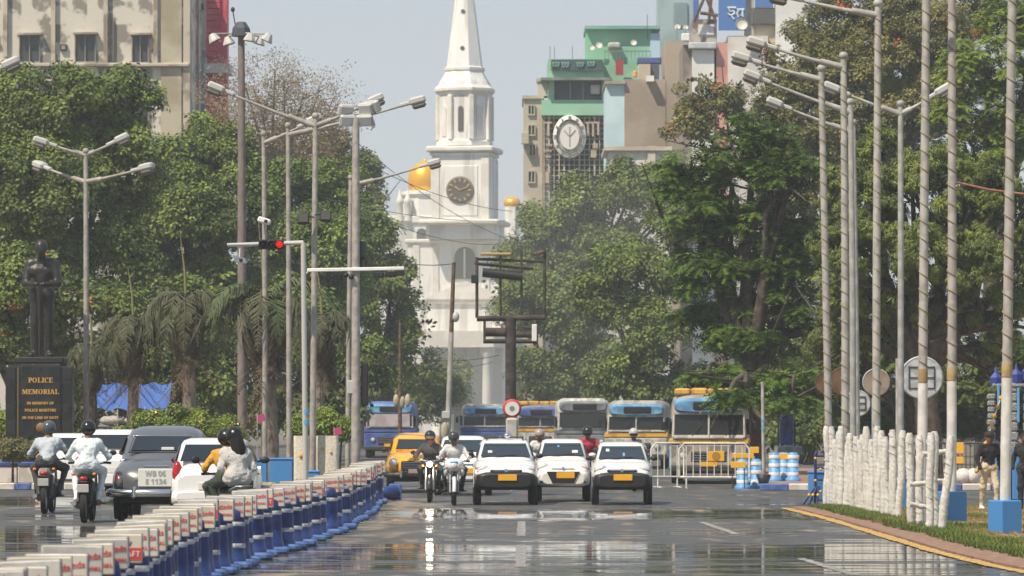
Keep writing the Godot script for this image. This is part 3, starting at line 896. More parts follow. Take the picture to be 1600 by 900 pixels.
	part(h, "satellite_dish", MB.new().lathe([[0.02, 0.0], [0.55, 0.10], [0.8, 0.24], [0.76, 0.26], [0.5, 0.14], [0.02, 0.04]], 16), mat("dish", Color()), dp - h.position, Basis(Vector3.RIGHT, PI / 2 - 0.3).scaled(Vector3.ONE * 0.5))
	bpart(h, "air_conditioner", mat("white_paint", Color()), 1065, 52, 1078, 64, d - 0.4, 0.7, 0.05)
	# low far blocks that close the avenue in the haze
	for q in [["far_house", "hazy grey house closing the avenue left of the church", 560.0, 560.0, 640.0, 660.0, 430.0], ["far_house", "hazy tan house closing the avenue right of the church", 800.0, 555.0, 905.0, 660.0, 420.0]]:
		var f := thing(q[0], q[1], "building", pt((q[2] + q[4]) / 2, 700, q[6]) * Vector3(1, 0, 1))
		var fm := worn("far_wall", Color(0.20, 0.185, 0.165), Color(0.32, 0.30, 0.27), 0.06)
		bpart(f, "wall", fm, q[2], q[3], q[4], 690, q[6], 9.0)
		bpart(f, "parapet", fm, q[2] - 2, q[3] - 3, q[4] + 2, q[3], q[6] - 0.3, 9.6)
		for i in 5:
			var x: float = lerpf(q[2] + 6, q[4] - 14, i / 4.0)
			bpart(f, "window", glass, x, q[3] + 14, x + 8, q[3] + 30, q[6] - 0.05, 0.3)

# ---------------------------------------------------------------- trees and plants
var leafm := {}
func leaf_mesh(kind: String) -> ArrayMesh:
	if leafm.has(kind):
		return leafm[kind]
	var mb := MB.new()
	mb.flat()
	var r := RandomNumberGenerator.new()
	r.seed = kind.hash()
	var away := Vector3(0, -50, 0)
	if kind == "mango":                                       # rosette of long drooping leaves
		for i in 13:
			var a := TAU * i / 13.0 + r.randf_range(-0.25, 0.25)
			var o := Vector3(cos(a), 0, sin(a))
			var side := Vector3(-sin(a), 0, cos(a)) * r.randf_range(0.022, 0.034)
			var up := r.randf_range(-0.05, 0.12)
			var l := r.randf_range(0.20, 0.32)
			var p1 := o * l * 0.45 + Vector3(0, up, 0)
			var p2 := o * l * 0.95 + Vector3(0, up - r.randf_range(0.06, 0.2), 0)
			mb.tri(o * 0.02, p1 + side, p1 - side, away)
			mb.tri(p1 + side, p1 - side, p2, away)
	elif kind == "feather":                                    # flat spray of small leaflets
		for b in 4:
			var a := TAU * b / 4.0 + r.randf_range(-0.5, 0.5)
			var o := Vector3(cos(a), r.randf_range(-0.12, 0.15), sin(a))
			var side := Vector3(-sin(a), 0, cos(a))
			for k in 6:
				var t := 0.1 + 0.45 * k / 6.0
				var c := o * t + Vector3(0, -0.25 * t * t, 0)
				for s in [-1.0, 1.0]:
					var l: float = 0.15 * (1.0 - 0.09 * k)
					var tip: Vector3 = c + side * s * l + o * 0.06 + Vector3(0, r.randf_range(-0.05, 0.01), 0)
					mb.tri(c - o * 0.02, c + o * 0.045, tip, away)
	elif kind == "dry":
		for i in 6:
			var c := Vector3(r.randf_range(-0.3, 0.3), r.randf_range(-0.3, 0.3), r.randf_range(-0.3, 0.3))
			var u := Vector3(r.randf_range(-1, 1), r.randf_range(-1, 1), r.randf_range(-1, 1)).normalized()
			var v := u.cross(Vector3(r.randf_range(-1, 1), r.randf_range(-1, 1), r.randf_range(-1, 1))).normalized()
			mb.tri(c, c + u * 0.11 + v * 0.04, c + u * 0.09 - v * 0.05, away)
	else:                                                     # broad rounded leaves
		for i in 13:
			var c := Vector3(r.randf_range(-0.22, 0.22), r.randf_range(-0.16, 0.16), r.randf_range(-0.22, 0.22))
			var o := (c + Vector3(0, 0.02, 0)).normalized()
			var u := (o + Vector3(r.randf_range(-0.6, 0.6), r.randf_range(-0.7, 0.2), r.randf_range(-0.6, 0.6))).normalized()
			var v := u.cross((Vector3.UP + Vector3(r.randf_range(-0.7, 0.7), 0, r.randf_range(-0.7, 0.7))).normalized()).normalized()
			var l := r.randf_range(0.13, 0.2)
			var w := l * 0.33
			var fold := Vector3(0, -0.02, 0)
			mb.tri(c, c + u * l * 0.5 + v * w + fold, c + u * l + fold * 2.0, away)
			mb.tri(c, c + u * l * 0.5 - v * w + fold, c + u * l + fold * 2.0, away)
	leafm[kind] = mb.mesh()
	return leafm[kind]

func leaf_material() -> StandardMaterial3D:
	if M.has("leaf"):
		return M["leaf"]
	var m := StandardMaterial3D.new()
	m.vertex_color_use_as_albedo = true
	m.roughness = 0.55
	m.metallic_specular = 0.35
	m.backlight_enabled = true
	m.backlight = lin(0.09, 0.11, 0.02)
	M["leaf"] = m
	return m

# blobs: [px, py, rx, ry, further back in m]; the crown is many leaf clumps on smaller balls round each blob
func crown(o: Node3D, called: String, d: float, blobs: Array, kind: String, c0: Color, c1: Color, density: float, size: float, extra := []) -> Array:
	size *= 0.66
	var xs := []
	var cs := []
	var centres := []
	for b in blobs:
		var s: float = F / (d + b[4])
		var c := pt(b[0], b[1], d + b[4])
		centres.append(c)
		var R := Vector3(b[2] / s, b[3] / s, (b[2] + b[3]) * 0.5 / s * 0.85)
		var m: float = minf(R.x, R.y)
		var subs := int(clampf(9.0 + R.x * R.y * 2.2, 9, 60))
		for i in subs:
			var dir := Vector3(rng.randfn(), rng.randfn(), rng.randfn() + 0.5).normalized()
			var r: float = clampf(m * rf(0.16, 0.46), 0.3, 1.6)
			var vary := rf(0.7, 1.3)
			var sc := c + dir * (R - Vector3.ONE * r * 0.6) * rf(0.75, 1.0)
			var n := int(density * r * r * 112.0 / (size * size))
			var tone := rng.randf()
			for k in n:
				var q := Vector3(rng.randfn(), rng.randfn() + 0.25, rng.randfn() + 0.25).normalized()
				var p := sc + q * r * Vector3(1.0, 0.8, 1.0) * rf(0.55, 1.08)
				var up := (Vector3.UP * (2.2 if kind == "feather" else 0.8) + q + jit(0.5)).normalized()
				var side := up.cross(jit(1.0)).normalized()
				var z := rf(0.7, 1.3) * size * vary
				xs.append(Transform3D(Basis(side, up, side.cross(up)).scaled(Vector3.ONE * z), p))
				var col := c0.lerp(c1, clampf(tone * 0.6 + rng.randf() * 0.5 - 0.05, 0.0, 1.0)) * rf(0.8, 1.2)
				if extra.size() > 0 and rng.randf() < extra[1]:
					col = extra[0] * rf(0.8, 1.2)
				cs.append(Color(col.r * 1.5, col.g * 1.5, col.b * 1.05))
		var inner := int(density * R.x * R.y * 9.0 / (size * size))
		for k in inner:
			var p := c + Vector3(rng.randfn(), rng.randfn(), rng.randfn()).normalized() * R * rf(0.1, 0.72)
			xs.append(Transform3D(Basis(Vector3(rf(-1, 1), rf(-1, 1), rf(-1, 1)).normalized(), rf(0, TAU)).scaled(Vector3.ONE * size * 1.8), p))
			cs.append(c0.lerp(c1, rf(0.0, 0.6)))  # inner clumps get darker tones, painting in the shade inside the crown
	var mm := MultiMesh.new()
	mm.transform_format = MultiMesh.TRANSFORM_3D
	mm.use_colors = true
	mm.mesh = leaf_mesh(kind)
	mm.instance_count = xs.size()
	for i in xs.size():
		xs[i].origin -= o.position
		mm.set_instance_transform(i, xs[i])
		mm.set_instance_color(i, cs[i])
	var n := MultiMeshInstance3D.new()
	n.name = called
	n.multimesh = mm
	n.material_override = leaf_material()
	n.set_meta("kind", "stuff")
	o.add_child(n, true)
	leaf_total += xs.size()
	return centres
var leaf_total := 0

func tree(called: String, label: String, d: float, base_px: float, blobs: Array, kind: String, c0: Color, c1: Color, density := 1.0, size := 1.0, extra := [], group := "", girth := 0.3) -> Node3D:
	var b := pt(base_px, 642, d)
	var o := thing(called, label, "tree", Vector3(b.x, 0, -d), 0.0, group)
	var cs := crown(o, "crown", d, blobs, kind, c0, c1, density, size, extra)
	var mb := MB.new()
	var fork := Vector3.ZERO
	for c in cs:
		fork += c - o.position
	fork /= cs.size()
	fork = Vector3(fork.x * 0.4, fork.y * 0.5, fork.z * 0.4)
	mb.tube([Vector3(0, -0.1, 0), Vector3(rf(-0.1, 0.1), fork.y * 0.4, 0), fork], [girth * 1.25, girth, girth * 0.8], 9)
	for c in cs:
		var e: Vector3 = c - o.position
		var m := fork.lerp(e, 0.5) + Vector3(rf(-0.3, 0.3), rf(0.1, 0.5), rf(-0.3, 0.3))
		mb.tube([fork - Vector3(0, 0.15, 0), m, e], [girth * 0.6, girth * (0.4 if e.z < 8.0 else 0.16), girth * (0.15 if e.z < 8.0 else 0.05)], 6)
		for i in 3:
			mb.tube([m, m.lerp(e, 0.6) + jit(0.9), e + jit(1.6)], [girth * 0.3, girth * 0.18, 0.02], 5)
	part(o, "trunk", mb, M["bark"])
	return o

func bush(called: String, label: String, d: float, blobs: Array, kind: String, c0: Color, c1: Color, size := 0.6, extra := [], density := 1.0):
	var b := pt(blobs[0][0], 642, d)
	var o := thing(called, label, "shrub", Vector3(b.x, 0, -d))
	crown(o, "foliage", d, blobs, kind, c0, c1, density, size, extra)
	for q in blobs:
		var c := pt(q[0], q[1], d) - o.position
		part(o, "stem", MB.new().tube([Vector3(c.x * 0.8, 0.0, 0), c], [0.05, 0.02], 5), M["bark"])

func frond_mesh(seed_: int, droop: float, length: float, ragged: float) -> ArrayMesh:
	var r := RandomNumberGenerator.new()
	r.seed = seed_
	var mb := MB.new()
	var pts := []
	var rad := []
	var n := 15
	for i in n + 1:
		var t := float(i) / n
		pts.append(Vector3(0.05 * sin(t * 3.0 + seed_), (0.75 - droop * t) * t * length, length * (t - 0.28 * droop * t * t)))
		rad.append(lerpf(0.03, 0.006, t))
	mb.tube(pts, rad, 5)
	mb.flat()
	for i in range(1, n + 1):
		for h in 3:
			var t := (i - h / 3.0) / n
			var k := int(t * n)
			var p: Vector3 = pts[k].lerp(pts[mini(k + 1, n)], t * n - k)
			var f: Vector3 = (pts[mini(k + 1, n)] - pts[maxi(k - 1, 0)]).normalized()
			for s in [-1.0, 1.0]:
				if r.randf() < ragged * 0.5:
					continue
				var l: float = length * 0.30 * sin(PI * clampf(t * 0.85 + 0.12, 0, 1)) * r.randf_range(0.7, 1.15)
				var out: Vector3 = (Vector3(s, r.randf_range(-0.2, 0.2) - ragged * 0.9, 0) + f * 0.6).normalized()
				var mid: Vector3 = p + out * l * 0.55
				var tip: Vector3 = p + out * l * 0.85 + Vector3(0, -l * (0.45 + ragged * 0.4), 0)
				var w := f * 0.02
				mb.tri(p - w, p + w, mid + w, Vector3(0, -50, 0))
				mb.tri(p - w, mid + w, mid - w, Vector3(0, -50, 0))
				mb.tri(mid - w, mid + w, tip, Vector3(0, -50, 0))
	return mb.mesh()

func palms():
	var fresh := mat("frond_green", Color(0.075, 0.105, 0.035), 0.7)
	var dull := mat("frond_olive", Color(0.075, 0.080, 0.038), 0.8)
	var dead := mat("frond_brown", Color(0.105, 0.075, 0.045), 0.9)
	var spear_m := mat("frond_spear", Color(0.20, 0.19, 0.08), 0.7)
	var fr := [frond_mesh(3, 1.15, 2.2, 0.1), frond_mesh(7, 1.6, 2.1, 0.5), frond_mesh(9, 1.95, 2.0, 0.7), frond_mesh(12, 1.35, 2.2, 0.3)]
	var labels := ["palm with drooping dead fronds before the blue tarpaulin", "palm with a tall bare spear leaf and a brown frond skirt", "palm with one bright green arching frond beside the signal post", "short dry palm standing right behind the memorial plinth", "palm with dull olive fronds hanging behind the lamp posts"]
	var i := 0
	for q in [[203.0, 505.0, 128.0, 1.0], [290.0, 470.0, 126.0, 1.15], [418.0, 468.0, 122.0, 1.35], [150.0, 545.0, 131.0, 0.8], [505.0, 500.0, 133.0, 1.0]]:
		var top := pt(q[0], q[1], q[2])
		var o := thing("palm_tree", labels[i], "palm tree", Vector3(top.x, 0, top.z), 0.0, "palms in the memorial garden")
		var tk := MB.new()
		var pts := []
		var rad := []
		for k in 13:
			var t := k / 12.0
			pts.append(Vector3(0.12 * sin(t * 2.0 + i), t * top.y, 0))
			rad.append(lerpf(0.20, 0.15, t) * (1.05 if k % 2 else 0.95) * q[3])
		tk.tube(pts, rad, 9)
		part(o, "trunk", tk, M["dry_bark"] if i != 3 else M["bark"])
		var head: Vector3 = pts[12]
		var spear := MB.new()
		spear.tube([head, head + Vector3(-0.05, 0.9, 0), head + Vector3(-0.18, 1.7 * q[3], 0)], [0.05, 0.035, 0.01], 6)
		part(o, "spear_leaf", spear, spear_m)
		var n := 15
		for k in n:
			var a := TAU * k / n + rf(-0.15, 0.15)
			var pitch := rf(-0.25, 0.35)
			var kind := 3 if k % 3 == 0 else (0 if k % 3 == 1 and i == 2 else 1)
			var m: Material = dull if k % 3 != 1 else (fresh if i == 2 else dull)
			part(o, "frond", fr[kind], m, head + Vector3(0, -0.05, 0), Basis(Vector3.UP, a) * Basis(Vector3.RIGHT, -pitch) * Basis().scaled(Vector3.ONE * q[3] * rf(0.75, 1.0)))
		for k in 16:
			var a := TAU * k / 16.0 + rf(-0.2, 0.2)
			part(o, "dead_frond", fr[2], dead, head + Vector3(0, -0.15 - rf(0, 0.5), 0), Basis(Vector3.UP, a) * Basis(Vector3.RIGHT, rf(0.55, 1.1)) * Basis().scaled(Vector3.ONE * q[3] * rf(0.7, 1.05)))
		i += 1
	# the big fresh frond that arches towards the memorial
	var g := pt(418, 468, 122)

func trees():
	var dk := Color(0.030, 0.048, 0.016)
	var md := Color(0.075, 0.115, 0.030)
	var yl := Color(0.120, 0.155, 0.040)
	# left side
	tree("avenue_tree", "dark broadleaf tree with yellow tinged leaves below the cream block", 172, 60, [[20, 190, 95, 95, 0], [105, 170, 85, 75, -1], [190, 165, 78, 62, 1], [60, 290, 110, 90, -2], [170, 270, 100, 90, 0], [-50, 260, 80, 110, 1], [40, 400, 100, 80, 0], [150, 390, 95, 80, -1]], "broad", dk, yl, 0.85, 1.25, [], "trees along the left side", 0.45)
	tree("avenue_tree", "tall olive green tree standing behind the floodlight mast", 186, 300, [[270, 270, 80, 70, 0], [340, 240, 70, 62, 2], [300, 350, 90, 75, -1], [230, 350, 70, 70, 0], [370, 330, 70, 75, 0], [330, 430, 90, 70, 0], [220, 440, 80, 70, 0]], "broad", Color(0.036, 0.056, 0.020), Color(0.125, 0.165, 0.042), 0.85, 1.3, [], "trees along the left side", 0.45)
	tree("avenue_tree", "bright green tree in the gap between the lamp posts", 205, 470, [[455, 300, 72, 58, 0], [520, 290, 60, 55, 1], [430, 370, 70, 60, 0], [500, 380, 85, 70, -1], [450, 460, 80, 65, 0], [545, 430, 60, 70, 0]], "broad", Color(0.040, 0.062, 0.020), Color(0.135, 0.185, 0.045), 0.8, 1.35, [], "trees along the left side", 0.4)
	tree("avenue_tree", "dark tree whose right edge overlaps the white church", 226, 610, [[570, 375, 50, 56, 0], [612, 445, 48, 56, 0], [565, 460, 60, 65, -1], [640, 520, 44, 48, 0], [595, 550, 60, 55, 0], [550, 325, 36, 38, 0]], "broad", Color(0.034, 0.052, 0.020), Color(0.115, 0.150, 0.042), 0.8, 1.45, [], "trees along the left side", 0.4)
	tree("avenue_tree", "blackish tree crown rising just left of the golden dome", 250, 560, [[520, 240, 42, 42, 0], [560, 270, 36, 40, 0], [585, 310, 24, 26, 0], [500, 290, 40, 40, 2], [540, 330, 44, 40, 0]], "broad", Color(0.034, 0.050, 0.020), Color(0.105, 0.135, 0.042), 0.8, 1.5, [], "trees along the left side", 0.35)
	tree("under_tree", "deeply shaded low tree behind the statue", 150, 20, [[20, 450, 95, 70, 0], [-30, 540, 90, 70, 0], [110, 480, 60, 70, 1], [60, 560, 80, 60, 2]], "broad", Color(0.036, 0.054, 0.020), Color(0.110, 0.145, 0.040), 0.8, 1.2, [Color(0.35, 0.11, 0.03), 0.012], "shaded trees behind the palms", 0.3)
	tree("under_tree", "deeply shaded low tree behind the drooping palms", 158, 260, [[200, 500, 80, 70, 0], [300, 500, 80, 70, 0], [250, 580, 90, 60, 0], [160, 580, 75, 60, 1], [300, 620, 80, 50, 0], [200, 640, 90, 45, 3], [110, 630, 60, 50, 3]], "broad", Color(0.036, 0.054, 0.020), Color(0.110, 0.145, 0.040), 0.8, 1.25, [], "shaded trees behind the palms", 0.3)
	tree("under_tree", "deeply shaded low tree behind the signal gantry", 175, 480, [[400, 520, 80, 70, 0], [490, 530, 80, 75, 0], [560, 580, 60, 60, 0], [430, 600, 90, 55, 0], [500, 640, 90, 40, 0], [400, 640, 80, 40, 0], [345, 600, 60, 60, 0]], "broad", Color(0.036, 0.054, 0.020), Color(0.110, 0.145, 0.040), 0.8, 1.3, [], "shaded trees behind the palms", 0.3)
	tree("under_tree", "deeply shaded low tree behind the blue bus", 240, 630, [[600, 600, 60, 50, 0], [655, 585, 50, 55, 0], [560, 620, 55, 46, 0], [690, 615, 34, 44, 2], [640, 640, 70, 34, 0]], "broad", Color(0.036, 0.054, 0.020), Color(0.110, 0.145, 0.040), 0.8, 1.5, [], "shaded trees behind the palms", 0.3)
	# dry tree with brown leaves against the sky
	var d := 235.0
	var b := pt(420, 642, d)
	var o := thing("dry_tree", "nearly bare tree with rusty brown leaves against the sky", "tree", Vector3(b.x, 0, -d))
	var mb := MB.new()
	var tips := []
	var fork := pt(425, 330, d) - o.position
	mb.tube([Vector3.ZERO, fork], [0.4, 0.25], 8)
	for q in [[375, 120], [405, 150], [425, 108], [445, 125], [470, 150], [495, 140], [520, 165], [360, 190], [385, 215], [350, 230], [440, 200], [480, 215], [510, 230], [415, 240], [460, 180], [540, 190], [395, 180], [345, 160], [350, 270], [400, 270], [450, 260], [500, 270], [370, 245], [520, 200], [430, 230], [475, 245]]:
		var e := pt(q[0] + rf(-6, 6), q[1], d + rf(-2.5, 2.5)) - o.position
		var m := fork.lerp(e, 0.5) + Vector3(rf(-0.5, 0.5), rf(0, 0.6), rf(-0.5, 0.5))
		mb.tube([fork, m, e], [0.13, 0.08, 0.025], 5)
		tips.append(e)
		for k in 7:
			var z := m.lerp(e, rf(0.2, 1.0))
			var f := z + Vector3(rf(-0.9, 0.9), rf(-0.1, 1.2), rf(-0.8, 0.8))
			mb.tube([z, z.lerp(f, 0.5) + jit(0.12), f], [0.035, 0.025, 0.01], 4)
			tips.append(f)
	part(o, "trunk", mb, M["dry_bark"])
	var mm := MultiMesh.new()
	mm.transform_format = MultiMesh.TRANSFORM_3D
	mm.use_colors = true
	mm.mesh = leaf_mesh("dry")
	mm.instance_count = tips.size() * 24
	for i in tips.size() * 24:
		mm.set_instance_transform(i, Transform3D(Basis(Vector3.UP, rf(0, TAU)).scaled(Vector3.ONE * rf(0.7, 1.2)), tips[i / 24] + jit(1.0)))
		mm.set_instance_color(i, Color(0.20, 0.145, 0.09).lerp(Color(0.36, 0.27, 0.16), rng.randf()))
	var n := MultiMeshInstance3D.new()
	n.name = "crown"
	n.multimesh = mm
	n.material_override = leaf_material()
	n.set_meta("kind", "stuff")
	o.add_child(n)
	# right side, from the far end to the near
	var R := "trees along the right side"
	tree("avenue_tree", "hazy pale green tree beneath the round clock building", 262, 900, [[850, 360, 55, 48, 0], [915, 325, 62, 50, 0], [800, 420, 48, 50, 0], [880, 420, 62, 52, 0], [985, 300, 62, 52, -2], [960, 390, 70, 62, -1], [1040, 290, 50, 52, -2], [905, 285, 30, 26, 0]], "broad", Color(0.046, 0.070, 0.024), Color(0.150, 0.190, 0.055), 0.8, 1.6, [], R, 0.4)
	tree("avenue_tree", "hazy green tree behind the empty billboard frame", 245, 850, [[820, 470, 58, 58, 0], [900, 490, 68, 62, 0], [850, 575, 72, 55, 0], [940, 570, 66, 58, 0], [890, 620, 80, 30, 0], [835, 615, 40, 30, 2]], "broad", Color(0.042, 0.064, 0.024), Color(0.125, 0.160, 0.050), 0.8, 1.5, [], R, 0.4)
	tree("avenue_tree", "mid green tree above the row of buses", 215, 1000, [[980, 430, 62, 62, 0], [1015, 510, 68, 62, 0], [940, 460, 50, 55, 1], [1005, 585, 75, 50, 0], [1060, 340, 58, 58, 2], [1050, 430, 55, 60, 1], [1060, 600, 60, 40, 1], [960, 600, 60, 36, 0]], "broad", Color(0.040, 0.062, 0.020), Color(0.130, 0.170, 0.045), 0.8, 1.4, [], R, 0.4)
	tree("avenue_tree", "feathery dark green tree with layered sprays overhanging the yellow bus", 141, 1170, [[1110, 260, 85, 42, 0], [1180, 215, 75, 42, 0], [1230, 270, 80, 50, -1], [1130, 340, 95, 50, 0], [1210, 350, 85, 55, 0], [1110, 420, 70, 48, 0], [1190, 450, 90, 60, 0], [1110, 500, 62, 45, 1], [1180, 540, 85, 50, 0], [1130, 592, 62, 26, -1], [1250, 400, 60, 60, 0], [1260, 500, 60, 60, 0], [1230, 590, 70, 30, -2], [1150, 622, 42, 13, -14], [1235, 630, 46, 11, -3], [1075, 290, 50, 40, 0]], "feather", Color(0.030, 0.055, 0.014), Color(0.095, 0.165, 0.030), 1.0, 1.25, [], R, 0.45)
	tree("flowering_tree", "brownish flowering tree with scattered red blossoms by the white block", 205, 1330, [[1230, 130, 70, 60, 0], [1300, 100, 70, 65, 0], [1370, 90, 75, 75, 0], [1450, 60, 75, 75, 0], [1180, 190, 55, 45, 0], [1110, 150, 62, 36, 0], [1085, 195, 55, 40, 0], [1330, 190, 90, 60, 0], [1270, 60, 50, 45, 2], [1270, 190, 80, 60, 0], [1400, 180, 80, 60, 0], [1380, 20, 70, 50, 0], [1300, 30, 50, 40, 0], [1460, 150, 60, 70, 0], [1520, 20, 70, 50, 2], [1420, 250, 80, 50, 1], [1290, 260, 60, 50, 0], [1245, 320, 60, 55, 0], [1240, 250, 50, 50, 0]], "broad", Color(0.050, 0.060, 0.024), Color(0.165, 0.150, 0.062), 0.8, 1.15, [Color(0.60, 0.05, 0.035), 0.0035], R, 0.4)
	tree("avenue_tree", "lime green feathery tree at the top right behind the lamp posts", 172, 1540, [[1540, 110, 80, 60, 0], [1590, 180, 70, 70, 0], [1500, 190, 65, 45, 0], [1580, 40, 80, 50, 1], [1640, 110, 70, 80, 0], [1530, 250, 70, 40, 0]], "feather", Color(0.055, 0.090, 0.018), Color(0.190, 0.250, 0.040), 0.9, 1.3, [Color(0.60, 0.09, 0.03), 0.004], R, 0.4)
	tree("mango_tree", "leafy tree with drooping long leaves behind the round sign backs", 132, 1450, [[1330, 300, 55, 60, 0], [1400, 290, 62, 60, 0], [1470, 280, 60, 70, 0], [1540, 300, 62, 65, 0], [1600, 330, 60, 70, 0], [1340, 380, 70, 60, -1], [1430, 390, 75, 62, -1], [1520, 410, 75, 62, -1], [1600, 430, 60, 65, 0], [1380, 460, 70, 50, 0], [1470, 470, 75, 52, 0], [1570, 490, 75, 48, 0], [1310, 450, 48, 55, 0], [1300, 360, 45, 60, 1], [1420, 520, 70, 36, 1], [1530, 540, 70, 30, 2], [1340, 530, 60, 40, 1], [1480, 340, 70, 60, 0], [1370, 230, 50, 40, 1], [1290, 520, 50, 50, 2]], "mango", Color(0.036, 0.055, 0.018), Color(0.135, 0.165, 0.045), 0.95, 1.0, [], R, 0.4)
	tree("under_tree", "shaded dark undergrowth tree behind the railing", 158, 1400, [[1330, 570, 90, 65, 0], [1430, 580, 90, 65, 0], [1530, 580, 90, 65, 0], [1250, 600, 70, 60, 3], [1620, 570, 80, 75, 0], [1380, 640, 90, 50, 2], [1500, 640, 90, 50, 2], [1600, 640, 80, 50, 2]], "feather", Color(0.036, 0.054, 0.020), Color(0.110, 0.145, 0.040), 0.9, 1.3, [], R, 0.3)
	tree("under_tree", "shaded thicket behind the blue panel and striped drums", 180, 1260, [[1240, 560, 80, 65, 0], [1300, 630, 90, 60, 0], [1420, 640, 100, 55, 0], [1540, 640, 100, 55, 0], [1200, 650, 70, 46, 0], [1270, 670, 80, 36, -4], [1160, 620, 50, 40, 2]], "broad", Color(0.036, 0.054, 0.020), Color(0.110, 0.145, 0.040), 0.9, 1.4, [], R, 0.3)
	tree("far_tree", "hazy dark tree closing the avenue at the foot of the church", 315, 695, [[705, 590, 32, 36, 0], [690, 600, 34, 36, 0], [700, 610, 34, 34, -2], [680, 620, 36, 30, 2]], "broad", Color(0.036, 0.054, 0.020), Color(0.110, 0.145, 0.040), 0.8, 1.8, [], "hazy trees closing the avenue", 0.35)
	tree("far_tree", "hazy dark tree closing the avenue behind the dark fronted bus", 330, 880, [[840, 600, 50, 36, 0], [900, 600, 60, 40, 0], [960, 610, 60, 36, 0], [870, 625, 80, 24, 0]], "broad", Color(0.036, 0.054, 0.020), Color(0.110, 0.145, 0.040), 0.8, 1.8, [], "hazy trees closing the avenue", 0.35)
	tree("avenue_tree", "broad tree beyond the festival gate at the end of the railing", 150, 1760, [[1700, 250, 90, 90, 0], [1790, 220, 90, 90, 0], [1860, 320, 90, 90, 0], [1720, 400, 90, 90, 0], [1810, 440, 100, 90, 0], [1720, 560, 80, 80, 0], [1830, 580, 90, 80, 0]], "broad", Color(0.036, 0.055, 0.020), Color(0.115, 0.150, 0.042), 0.6, 1.6, [], R, 0.4)
	palms()
	bush("hedge_bush", "round green hedge with pale blossom tips behind the grey car", 122, [[235, 670, 40, 28, 0], [280, 662, 45, 26, 0], [330, 664, 40, 26, 0], [200, 682, 26, 20, 0], [360, 682, 22, 18, 0]], "broad", Color(0.055, 0.085, 0.020), Color(0.170, 0.215, 0.048), 0.55, [Color(0.55, 0.45, 0.36), 0.03])
	bush("hedge_bush", "small bright green bush behind the cloth wrapped boxes", 131, [[505, 662, 24, 22, 0], [535, 668, 20, 18, 0], [470, 668, 24, 18, 0]], "broad", Color(0.055, 0.090, 0.020), Color(0.180, 0.235, 0.045), 0.55)
	bush("flower_bed", "low bed of flowering plants in front of the memorial plinth", 121, [[20, 704, 40, 14, 0], [80, 702, 40, 14, 0], [140, 702, 36, 13, 0], [-30, 700, 30, 16, 0]], "broad", Color(0.055, 0.062, 0.035), Color(0.16, 0.155, 0.085), 0.45, [Color(0.42, 0.12, 0.10), 0.05])
	bush("hedge_bush", "low bright green bush at the left foot of the memorial", 130, [[5, 660, 26, 26, 0], [-20, 670, 26, 26, 0]], "broad", Color(0.060, 0.095, 0.020), Color(0.190, 0.230, 0.045), 0.55)

# ---------------------------------------------------------------- vehicles; local +z is forward
func paint(key: String, c: Color, rough := 0.28) -> StandardMaterial3D:
	if M.has(key):
		return M[key]
	var m := mat(key, c, rough)
	m.clearcoat_enabled = true
	m.clearcoat = 0.7
	m.clearcoat_roughness = 0.08
	return m
func sec(z: float, hw: float, y0: float, y1: float, n := 5.0, k := 28) -> PackedVector3Array:
	var r := PackedVector3Array()
	for i in k:
		var a := TAU * i / k
		var c := cos(a)
		var s := sin(a)
		r.append(Vector3(signf(c) * pow(absf(c), 2.0 / n) * hw, (y0 + y1) / 2 + signf(s) * pow(absf(s), 2.0 / n) * (y1 - y0) / 2, z))
	return r
func plan(y: float, z0: float, z1: float, hw: float, n := 6.0, k := 32) -> PackedVector3Array:
	var r := PackedVector3Array()
	for i in k:
		var a := TAU * i / k
		var c := cos(a)
		var s := sin(a)
		r.append(Vector3(signf(c) * pow(absf(c), 2.0 / n) * hw, y, (z0 + z1) / 2 + signf(s) * pow(absf(s), 2.0 / n) * (z1 - z0) / 2))
	return r
func pane(a: Vector3, b: Vector3, c: Vector3, d: Vector3, th := 0.012) -> MB:       # four corners, thickness outward
	var n := (b - a).cross(d - a).normalized()
	var m := (a + b + c + d) / 4.0
	if n.dot(m - Vector3(0, 0.9, 0)) < 0.0:
		n = -n
	var mb := MB.new()
	var r0 := PackedVector3Array([a, b, c, d])
	var r1 := PackedVector3Array()
	for p in r0:
		r1.append(p + n * th + (m - p) * 0.012)
	mb.facet_loft([r0, r1])
	return mb
func wheel(o: Node3D, at: Vector3, r: float, w: float, rim_mat: Material):
	var x := Basis(Vector3.FORWARD, PI / 2)
	var t := part(o, "wheel", MB.new().lathe([[r * 0.60, -w / 2], [r * 0.92, -w / 2], [r, -w / 2 + 0.03], [r, w / 2 - 0.03], [r * 0.92, w / 2], [r * 0.60, w / 2], [r * 0.60, -w / 2]], 22, Transform3D(x, Vector3.ZERO)), M["rubber"], at)
	var rim := MB.new()
	rim.lathe([[r * 0.62, -w / 2 + 0.03], [r * 0.60, -w / 2 + 0.012], [0.06, -w / 2 + 0.02], [0.05, 0], [0.06, w / 2 - 0.02], [r * 0.60, w / 2 - 0.012], [r * 0.62, w / 2 - 0.03]], 18, Transform3D(x, Vector3.ZERO))
	part(t, "rim", rim, rim_mat)

